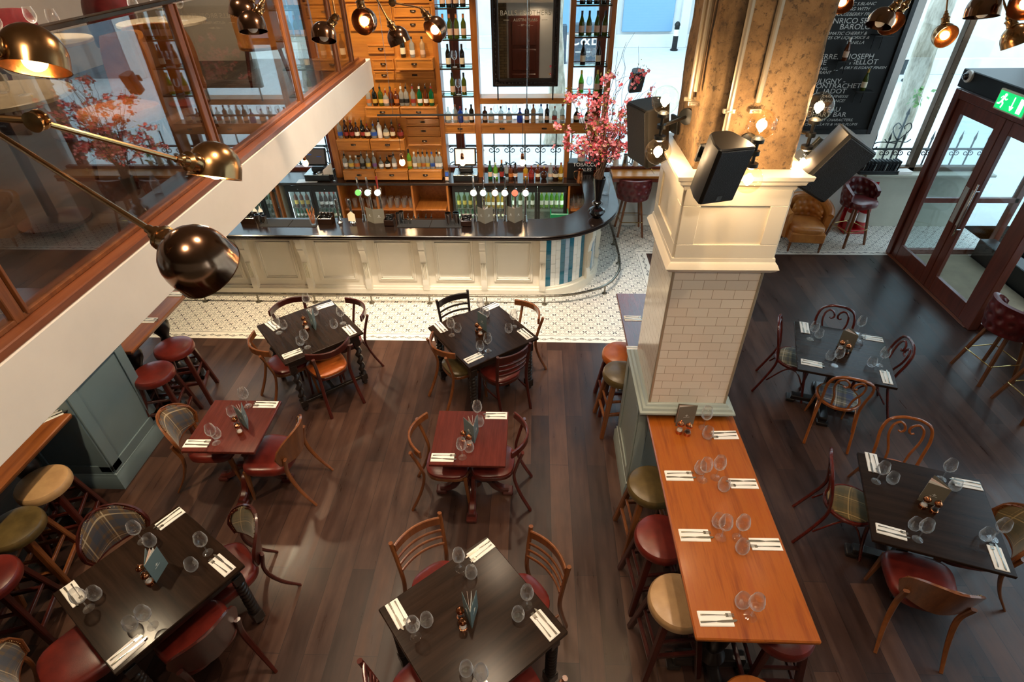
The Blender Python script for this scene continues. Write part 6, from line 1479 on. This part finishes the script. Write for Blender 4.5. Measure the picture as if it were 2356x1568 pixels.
# extinguisher and sign
t=thing('fire_extinguisher','pair of red fire extinguishers on a red stand behind the dark red stool','fire extinguisher',(5.58,9.22,0))
M['fire']=plain('fire_red_enamel','#b8141c',.25,coat=.5); part('stand',None,lambda:MB().box(-.2,.2,-.12,.14,0,.07,.01).box(-.2,.2,.1,.14,.07,.4,.01),M['fire'],t)
for i,x in enumerate((-.1,.1)):
    cy=part('cylinder','fe_c',lambda:MB().lathe([(.08,.07),(.085,.09),(.085,.42),(.07,.48),(.03,.52),(.025,.55)],20),M['fire'],t,loc=(x,0,0)); part('valve','fe_v',lambda:MB().box(-.02,.02,-.02,.02,.55,.58,.004).bar((-.02,0,.58),(.07,-.02,.63),.014,.02),M['blackp'],cy); part('label','fe_l',lambda:MB().shell([(.0865,.2),(.0865,.36)],20),LC['wlabel'],cy)
t=thing('fire_sign','white fire safety sign with red border on the stone wall behind the stool','sign',(gy(2003,440,9.4).x,9.405,gy(2003,440,9.4).z)); part('plate',None,lambda:MB().box(-.1,.1,0,.01,-.16,.16,.003),M['fire'],t); part('text_panel',None,lambda:MB().box(-.075,.075,-.003,0,-.03,.13),LC['wlabel'],t); text('sign_text','FIRE',.055,M['fire'],t,(0,-.004,.05),RX90,.0005)
# menu rack on the sill
t=thing('menu_rack','black rack of slotted holders standing on the stone window sill','rack',(gz(2012,395,.99).x,9.36,.99))
part('tray',None,lambda:MB().box(-.32,.32,-.09,.09,0,.02,.003).box(-.32,.32,-.09,-.08,.02,.06,.002),M['blackp'],t)
for i in range(11): part('divider','rackdiv',lambda:MB().box(-.006,.006,-.085,.085,.0,.2,.003,rot=Matrix.Rotation(.15,3,'Y')),M['blackp'],t,loc=(-.29+i*.058,0,.02))
for i in range(10): part('card','rackcard',lambda:MB().box(-.012,.012,-.07,.07,.0,.15,.001,rot=Matrix.Rotation(.15,3,'Y')),M['iron'] if i%3 else M['steel'],t,loc=(-.26+i*.058,0,.021))
single('card_box',None,lambda:MB().box(-.12,.12,-.08,.08,0,.05,.003),M['paper'],'low white card box on the stone sill right of the black rack','box',(gz(2068,393,.99).x,9.35,.991),.1)
# lobby canopy fittings
t=thing('exit_sign','green illuminated running-man exit sign with down arrow over the doors','exit sign',(5.78,gx(2330,232,5.78).y,gx(2330,232,5.78).z-.03),-PI/2)
M['exitg']=plain('exit_green','#0fae5c',.3,em='#15c268',es=1.1); M['exitw']=plain('exit_white','#f2fff6',.3,em='#f2fff6',es=1.3)
part('housing',None,lambda:MB().box(-.27,.27,.0,.05,-.12,.12,.008),LC['cream'],t)
part('panel',None,lambda:MB().box(-.25,.25,-.004,0,-.10,.10,.001),M['exitg'],t)
def man():
    mb=MB().lathe([(.02,0),(.02,.003),(.001,.0031)],16,(-.13,-.0075,.065),M=Matrix.Rotation(PI/2,3,'X'))
    for a,b_,w in(((-.135,.045),(-.16,-.0),.03),((-.16,-.0),(-.125,-.035),.02),((-.125,-.035),(-.14,-.08),.018),((-.16,0),(-.185,-.04),.02),((-.185,-.04),(-.225,-.045),.018),((-.135,.04),(-.17,.045),.014),((-.17,.045),(-.195,.02),.012),((-.135,.04),(-.105,.015),.014),((-.105,.015),(-.08,.03),.012)):
        mb.bar((a[0],-.006,a[1]),(b_[0],-.006,b_[1]),w,.003,up=(0,1,0))
    return mb
part('running_figure',None,man,M['exitw'],t)
part('arrow',None,lambda:MB().bar((.03,-.006,.075),(.03,-.006,-.04),.016,.003,up=(0,1,0)).add([(-.005,-.007,-.03),(.065,-.007,-.03),(.03,-.007,-.08)],[(0,1,2)]).bar((.0,-.006,-.03),(.03,-.006,-.075),.014,.003,up=(0,1,0)).bar((.06,-.006,-.03),(.03,-.006,-.075),.014,.003,up=(0,1,0)),M['exitw'],t)
part('doorway',None,lambda:MB().box(.13,.2,-.007,-.004,-.08,.08),M['exitw'],t)
q=gx(2226,172,5.77); t=thing('dome_camera','small white and black dome camera on the black canopy over the doors','camera',(5.81,q.y,min(q.z,2.69))); part('ring',None,lambda:MB().lathe([(.075,0),(.075,.03),(.055,.045),(.05,.045)],24,M=Matrix.Rotation(-PI/2,3,'Y')),LC['wlabel'],t); part('dome',None,lambda:MB().ball((-.045,0,0),.048,12),M['blackgl'],t)
# ---- column speakers
def speaker(label,c,rz,tilt,lean=0,logo=False,sc=1,rel=None):
    t=thing('wall_speaker',label,'speaker',c,rz,'black speakers on the concrete column'); t.rotation_euler=(tilt,lean,rz); t.scale=(sc,)*3
    # front faces -Y
    def body():
        pl=[(-.115,-.1),(.115,-.1),(.13,-.085),(.125,-.02),(.085,.09),(.05,.115),(-.05,.115),(-.085,.09),(-.125,-.02),(-.13,-.085)]
        return MB().prism(pl,-.19,.19,.008)
    part('cabinet','spk',body,M['speaker'],t); part('grille','spg',lambda:MB().box(-.118,.118,-.106,-.098,-.178,.178,.004),M['grille'],t)
    part('bracket','spb',lambda:MB().bar((0,.11,0),(0,.2,0),.04,.06).box(-.04,.04,.18,.2,-.06,.06,.003),M['iron'],t)
    if logo: part('badge',None,lambda:MB().box(-.018,.018,-.1075,-.1065,-.168,-.132).bar((-.012,-.108,-.16),(-.004,-.108,-.14),.003,.001,up=(0,1,0)).bar((.012,-.108,-.16),(.004,-.108,-.14),.003,.001,up=(0,1,0)),M['steel'],t)
    return t
spk=[('black box speaker on the front of the column',gy(1653,387,3.13),.22,.36,.03,True,.9),('black box speaker on the left side of the column',gy(1495,303,3.85),.15,-1.2,.0,False,1.0),('black box speaker on the right side of the column',gy(1908,374,3.45),.2,.2,.52,False,1.0)]
for l,c,ti,rz,le,lo,sc in spk: speaker(l,(c.x,c.y,c.z),rz,ti,le,lo,sc)
c=gd(1465,180,9.0); c=gy(1463,185,9.2)
t=speaker('black speaker hanging in the window beyond the shelving unit',(c.x,9.2,c.z),.3,.3,0,False,.8)
# globe wall lamps
def globe(par,p,n):
    part('globe_shade','glb',lambda:MB().ball((0,0,0),.08,18),M['globe'],par,loc=p)
    part('filament_bulb','glf',lambda:MB().ball((0,0,-.01),.017,8,(1,1,1.7)),M['bulbhot'],par,loc=p)
def sconce(label,up,dn,wall):
    t=thing('globe_wall_lamp',label,'wall lamp',(0,0,0),0,'twin globe lamps on the concrete column')
    mid=(up+dn)/2
    globe(t,up,1); globe(t,dn,-1)
    part('arm',None,lambda:MB().tube([up-Vector((0,0,.07)),dn+Vector((0,0,.07))],.011,10).lathe([(.035,-.02),(.035,.0),(.02,.012)],16,up-Vector((0,0,.075))).lathe([(.02,-.012),(.035,0),(.035,.02)],16,dn+Vector((0,0,.075))).lathe([(.028,-.012),(.028,.012)],16,mid),M['iron'],t)
    d=(wall-mid)
    part('wall_bracket',None,lambda:MB().tube([mid,wall],.01,8).lathe([(.05,0),(.05,.02),(.02,.03)],20,wall,M=Vector((0,0,1)).rotation_difference(-d.normalized()).to_matrix()),M['iron'],t)
    LIGHTS.append((tuple(up),11,.03)); LIGHTS.append((tuple(dn),11,.03))
u=gy(1533,230,3.5); d=gy(1512,348,3.5); d.x=u.x=(u.x+d.x)/2; sconce('twin globe lamp on the left side of the column',u,d,Vector((.965,3.72,(u.z+d.z)/2)))
u=gy(1752,287,3.2); d=gy(1722,412,3.2); d.x=u.x=(u.x+d.x)/2; sconce('twin globe lamp on the front of the column',u,d,Vector((u.x+.02,3.41,(u.z+d.z)/2)))
u=gy(1885,245,3.5); d=Vector((u.x,u.y,u.z-.32)); sconce('twin globe lamp on the right side of the column, lower globe behind the speaker',u,d,Vector((1.59,3.6,(u.z+d.z)/2)))
# ---- chandeliers
def dome(par,c,axis,R0,lit,key,to):
    # shade opens along axis (downwards); the socket enters the side of the dome, towards the arm
    ax=axis.normalized(); td=(Vector(to)-Vector(c)).normalized()
    td=(td-ax*max(td.dot(ax),-.75)*1.0 if td.dot(ax)>-.0 else td).normalized()
    pr=[(.001,1.0),(.22,.975),(.42,.91),(.62,.785),(.8,.6),(.92,.39),(.985,.15),(1.0,0.0),(1.0,-.2),(1.0,-.42),(1.02,-.44)]
    def f(): return MB().shell([(r*.09,z*.09) for r,z in pr]+[(.0885,-.038),(.0875,-.02),(.0875,0)]+[(r*.0875,z*.0875) for r,z in reversed(pr[:7])],40)
    o=part('shade','lampshade',f,M['brass'] if key!='dark' else M['dbrass'],par,loc=c); o.rotation_mode='QUATERNION'; o.rotation_quaternion=Vector((0,0,-1)).rotation_difference(ax); o.scale=(R0/.09,)*3
    b=part('bulb','lampbulb',lambda:MB().ball((0,0,-.012),.034,10),M['bulb'] if lit else M['paper'],o)
    n=part('neck','lampneck2',lambda:MB().lathe([(.032,.082),(.034,.09),(.03,.096),(.03,.118),(.034,.121),(.034,.128),(.022,.136),(.02,.155),(.013,.162),(.012,.18)],24),M['brass'],par,loc=c)
    n.rotation_mode='QUATERNION'; n.rotation_quaternion=Vector((0,0,1)).rotation_difference(td); n.scale=(R0/.09,)*3
    if lit: LIGHTS.append((tuple(Vector(c)+ax*R0*.25),8 if lit is True else lit,.03))
    return Vector(c)+td*R0*1.95
def knuckle(par,c): part('joint','lampjoint',lambda:MB().lathe([(.012,-.016),(.024,-.014),(.024,-.008),(.017,-.006),(.017,.006),(.024,.008),(.024,.014),(.012,.016)],20,M=Matrix.Rotation(PI/2,3,'X')),M['brass'],par,loc=c)
def armtube(par,pts,r=.0075): part('arm',None,lambda:MB().tube(pts,r,10),M['brass'],par)
ch=thing('chandelier','near brass branching chandelier with domed shades at the left','chandelier',(0,0,0),0,'brass branching chandeliers')
hub=Vector((-1.9,.75,4.46))
dn_=Vector((0,0,-1))
def cs(r,d,f_): return (CR*r+CD*d+CF*f_).normalized()
kA=gd(-40,285,2.1); cA=gd(455,598,1.5); n=dome(ch,cA,cs(.25,.45,.85),.082,False,'dark',kA); armtube(ch,[n,kA]); knuckle(ch,kA); armtube(ch,[kA,hub],.008)
kB=gd(84,278,1.85); cB=gd(495,383,2.15); n=dome(ch,cB,cs(-.1,.97,.18),.08,9,'b',gd(420,386,2.05)); armtube(ch,[n,kB]); knuckle(ch,kB); armtube(ch,[kB,gd(-60,268,1.9)],.0085); armtube(ch,[gd(-60,268,1.9),hub],.0085)
kC=gd(-80,112,2.15); cC=gd(78,128,2.15); n=dome(ch,cC,cs(.02,.99,.16),.08,9,'b',gd(-40,118,2.1)); armtube(ch,[n,kC]); armtube(ch,[kC,hub])
part('hub',None,lambda:MB().lathe([(.02,-.1),(.05,-.07),(.05,.05),(.02,.09)],20,hub).tube([hub,Vector((hub.x,hub.y,5.5))],.012,10),M['brass'],ch)
ch2=thing('chandelier','brass branching chandelier at the top centre before the oak drawers','chandelier',(0,0,0),0,'brass branching chandeliers')
hub2=Vector((-1.32,4.2,4.6))
def L2(px_,py_,D,ax,lit,pts,R0=.082,key='dark',chn=None,hb=None):
    c=gd(px_,py_,D); P=[gd(x,y,dd) for x,y,dd in pts]
    n=dome(chn,c,cs(*ax),R0,lit,key,P[0] if P else hb)
    for q in P: knuckle(chn,q)
    P=[n]+P+[hb]
    for a,b_ in zip(P[:-1],P[1:]): armtube(chn,[a,b_],.0065)
L2(917,88,4.8,(.35,.8,.55),False,[],chn=ch2,hb=hub2); L2(1003,66,4.6,(-.55,.75,-.25),9,[(903,6,4.5)],chn=ch2,hb=hub2); L2(840,48,4.55,(-.25,.6,-.75),12,[],chn=ch2,hb=hub2)
L2(745,80,4.5,(0,.95,.2),False,[(772,40,4.5)],chn=ch2,hb=hub2); L2(580,58,4.2,(.1,.9,.3),False,[],chn=ch2,hb=hub2); L2(560,26,4.3,(-.3,.8,.4),False,[],chn=ch2,hb=hub2)
part('hub',None,lambda:MB().lathe([(.02,-.1),(.05,-.07),(.05,.05),(.02,.09)],20,hub2).tube([hub2,Vector((hub2.x,hub2.y,5.5))],.012,10),M['brass'],ch2)
ch3=thing('chandelier','brass branching chandelier at the top right before the entrance windows','chandelier',(0,0,0),0,'brass branching chandeliers')
hub3=Vector((2.9,4.2,4.85))
L2(2027,47,5.0,(-.3,.85,.3),False,[],chn=ch3,hb=hub3); L2(2048,48,5.2,(-.1,.8,-.45),9,[],chn=ch3,hb=hub3); L2(2172,80,5.9,(0,.75,-.6),9,[(2182,-20,5.9)],chn=ch3,hb=hub3,key='b'); L2(2262,22,4.7,(.0,.9,.35),False,[],chn=ch3,hb=hub3,R0=.088); L2(2340,88,4.9,(.35,.85,.2),False,[(2304,-10,4.9)],chn=ch3,hb=hub3,key='b'); L2(2362,5,4.6,(-.4,.8,-.3),8,[],chn=ch3,hb=hub3); L2(1938,2,5.6,(-.4,.8,-.3),8,[],chn=ch3,hb=hub3)
part('hub',None,lambda:MB().lathe([(.02,-.1),(.05,-.07),(.05,.05),(.02,.09)],20,hub3).tube([hub3,Vector((hub3.x,hub3.y,5.5))],.012,10),M['brass'],ch3)
# ---- mezzanine balustrade
M['tan_print']=plain('faded_print','#a58a74',.7)
bl=thing('balustrade','glass balustrade with wooden posts and flat metal handrail along the mezzanine','balustrade',(0,0,0))
XB=-2.40; PY=[-.4,2.05,4.13,5.93,7.3,7.9]
part('handrail',None,lambda:MB().box(XB-.035,XB+.035,-1.5,8.2,4.035,4.06,.004),M['dmetal'],bl)
for y in PY: part('post','bpost',lambda:MB().box(-.022,.022,-.03,.03,2.975,4.035,.004).box(-.012,.03,.04,.055,2.99,4.03,.002),M['walnut'],bl,loc=(XB,y,0))
for a,b_ in zip(PY[:-1],PY[1:]): part('glass_panel',None,lambda:MB().box(XB-.004,XB+.004,a+.06,b_-.04,2.99,4.02),M['balglass'],bl)
part('bottom_channel',None,lambda:MB().box(XB-.02,XB+.02,-1.5,8.2,2.975,3.0,.003),M['walnut'],bl)
def pic():
    mb=MB().box(-.02,.0,-.3,-.26,-.22,.22,.004).box(-.02,.0,.26,.3,-.22,.22,.004).box(-.02,.0,-.26,.26,.18,.22,.004).box(-.02,.0,-.26,.26,-.22,-.18,.004); return mb
pf=thing('framed_picture','framed picture with white mount on the mezzanine wall','picture',(-5.88,7.2,4.1)); part('frame',None,pic,M['blackp'],pf); part('mount',None,lambda:MB().box(-.015,-.01,-.26,.26,-.18,.18),M['paper'],pf); part('print',None,lambda:MB().box(-.0095,-.008,-.15,.15,-.1,.1),M['tan_print'],pf)
# upstairs furniture seen through the glass
def tub(label,loc,rz,mat='ltan'):
    t=thing('upstairs_chair',label,'chair',loc,rz,'tan round-backed chairs on the mezzanine')
    def back():
        def fn(u,v):
            a=(u-.5)*2; x=.27*a*(1-.25*v**4)*(1-.12*(1-v)); y=-.24+.1*a*a-.05*v; z=.42+.5*v-.03*a*a*v; n=Vector((-.35*a,-1,0)).normalized(); return Vector((x,y,z)),n
        return MB().grid(fn,18,10,-.05)
    part('backrest','ub_back',back,M[mat],t); part('seat','ub_seat',lambda:cushion(superell(.25,.24,28,3),.38,.48,.02),M[mat],t)
    for i,(a,b_) in enumerate(((-.2,-.2),(.2,-.2),(.2,.2),(-.2,.2))): part('leg','ub_leg%d'%i,lambda:MB().bar((a*.85,b_*.85,.4),(a*1.15,b_*1.15,0),.034,.034,w2=.022),M['darkred'],t)
    return t
ZU=2.936
tub('tan leather round-backed chair upstairs, nearest behind the glass',(-2.95,4.05,ZU),2.75); tub('tan leather round-backed chair upstairs with its wide back behind the near glass',(-3.05,4.95,ZU),.5); tub('tan leather round-backed chair upstairs at the far end towards the oak drawers',(-3.1,6.95,ZU),.45)
tub('dark red leather chair upstairs at the top left corner',(-5.1,5.9,ZU),.9,'ldark'); tub('dark red leather chair upstairs at the top left, second from the corner',(-4.9,7.2,ZU),.6,'ldark')
M['utop']=plain('pale_wood_top','#a89c88',.4)
def utable(label,x,y):
    t=thing('upstairs_table',label,'table',(x,y,ZU),0,'round tables on the mezzanine'); part('table_top','ut_t',lambda:MB().lathe([(.38,.73),(.4,.735),(.4,.755),(.395,.76),(.001,.76)],40),M['utop'],t); part('pedestal','ut_p',lambda:MB().lathe([(.2,0),(.2,.02),(.03,.05),(.03,.7),(.1,.73)],20),M['mahog'],t)
    return t
for i,(x,y,nm) in enumerate(((-3.05,3.2,'nearest the camera'),(-4.1,5.0,'in the middle'),(-3.65,6.1,'farthest away'))):
    utable('round pale table upstairs on the mezzanine, '+nm,x,y)
    for k in range(3): wineglass('wine glass on the round upstairs table %s, %s'%(nm,['nearest the glass balustrade','beyond the first','towards the bar'][k]),(x+.22*math.cos(k*2.1),y+.22*math.sin(k*2.1),ZU+.7605),'wine glasses on the upstairs tables')
    tumbler('tumbler on the round upstairs table '+nm,(x+.05,y+.05,ZU+.7605),'tumblers on the upstairs tables')
# ------------------------------------------------------------------ light
W=bpy.data.worlds.new('sky'); SC.world=W; W.use_nodes=True
bg=W.node_tree.nodes['Background']; bg.inputs[0].default_value=(.68,.86,1.0,1); bg.inputs[1].default_value=3.1
def lamp(name,ty,loc,e,col,size=.05,rot=(0,0,0),spot=None):
    l=bpy.data.lights.new(name,ty); l.energy=e; l.color=col
    if ty=='SPOT': l.spot_size=spot; l.spot_blend=.5; l.shadow_soft_size=size
    elif ty=='POINT': l.shadow_soft_size=size
    o=bpy.data.objects.new(name,l); COL.objects.link(o); o.location=loc; o.rotation_euler=rot; return o
WARM=(1.0,.70,.42)
for p,e,s in LIGHTS: lamp('bulb_light','POINT',p,e,WARM,s)
# ceiling downlights of the double-height room
down=[(-2.6,5.0),(-.6,5.0),(-2.7,3.4),(-.6,3.3),(-3.4,.4),(-.4,1.4),(1.3,2.3),(-1.6,6.6),(.2,6.6),(1.2,1.0)]
for x,y in down: lamp('ceiling_spot','SPOT',(x*.85+ (.2 if x>0 else -.0),y,5.45),108,(1.0,.76,.52),.06,(0,0,0),R(75))
for x,y in((3.2,4.6),(3.0,2.6),(1.2,3.0),(2.8,6.5)): lamp('ceiling_spot','SPOT',(x,y,5.45),28,(1.0,.80,.62),.06,(0,0,0),R(80))
# spots under the mezzanine and over the back bar
for x,y in((-3.4,6.4),(-4.6,6.4),(-3.3,4.2),(-3.6,2.4),(-2.9,6.4)): lamp('soffit_spot','SPOT',(x,y,2.55),75,(1.0,.78,.5),.04,(0,0,0),R(95))
for x in(-2.9,-2.2,-1.5): lamp('shelf_spot','SPOT',(x,7.9,4.6),110,(1.0,.74,.45),.05,(R(28),0,0),R(60))
for x in(-4.2,-3,-1.8,-.6,.5): lamp('bar_fill','SPOT',(x,4.9,5.4),410,(1.0,.88,.74),.06,(R(24),0,0),R(50))  # unseen fill lamps added to brighten the bar front
for y in(2.5,4.6,6.8): lamp('upper_fill','SPOT',(-3.9,y,5.4),120,(1.0,.78,.55),.06,(0,0,0),R(100))  # fill lamps added so the furniture behind the balustrade glass shows
lamp('front_fill','SPOT',(.6,-.2,5.4),160,(1.0,.78,.55),.08,(R(38),0,R(-8)),R(70)); lamp('front_fill','SPOT',(-.9,.3,5.4),120,(1.0,.78,.55),.08,(R(20),R(30),0),R(90))  # unseen fill lamps added at the front, the second aimed at the white beam
lamp('wall_fill','SPOT',(.3,3.4,5.4),220,(1.0,.72,.50),.08,(0,R(52),0),R(95)); lamp('wall_fill','SPOT',(-.3,6.2,5.4),170,(1.0,.72,.50),.08,(0,R(50),0),R(90))  # added washes that lift the white mezzanine beam, no fittings modelled
lamp('wall_fill','SPOT',(0,-.8,2.5),25,(1.0,.80,.58),.05,(R(-10),0,0),R(130))  # added under the balcony to brighten the wall the mirror reflects
def portal(x,y,z,sx,sy,rot):
    l=bpy.data.lights.new('window_portal','AREA'); l.shape='RECTANGLE'; l.size=sx; l.size_y=sy; l.cycles.is_portal=True
    o=bpy.data.objects.new('window_portal',l); COL.objects.link(o); o.location=(x,y,z); o.rotation_euler=rot
portal(-2.8,9.7,3.2,12.4,4.6,(-PI/2,0,0)); portal(6.5,9.7,3.2,2.2,4.6,(-PI/2,0,0)); portal(6.6,2.8,2.95,6.6,4.1,(0,PI/2,0)); portal(7.6,7.3,1.3,2.2,2.5,(0,PI/2,0))
SC.view_settings.view_transform='Standard'; SC.view_settings.look='None'; SC.view_settings.gamma=1; SC.view_settings.use_curve_mapping=False
SC.view_settings.exposure=0.4
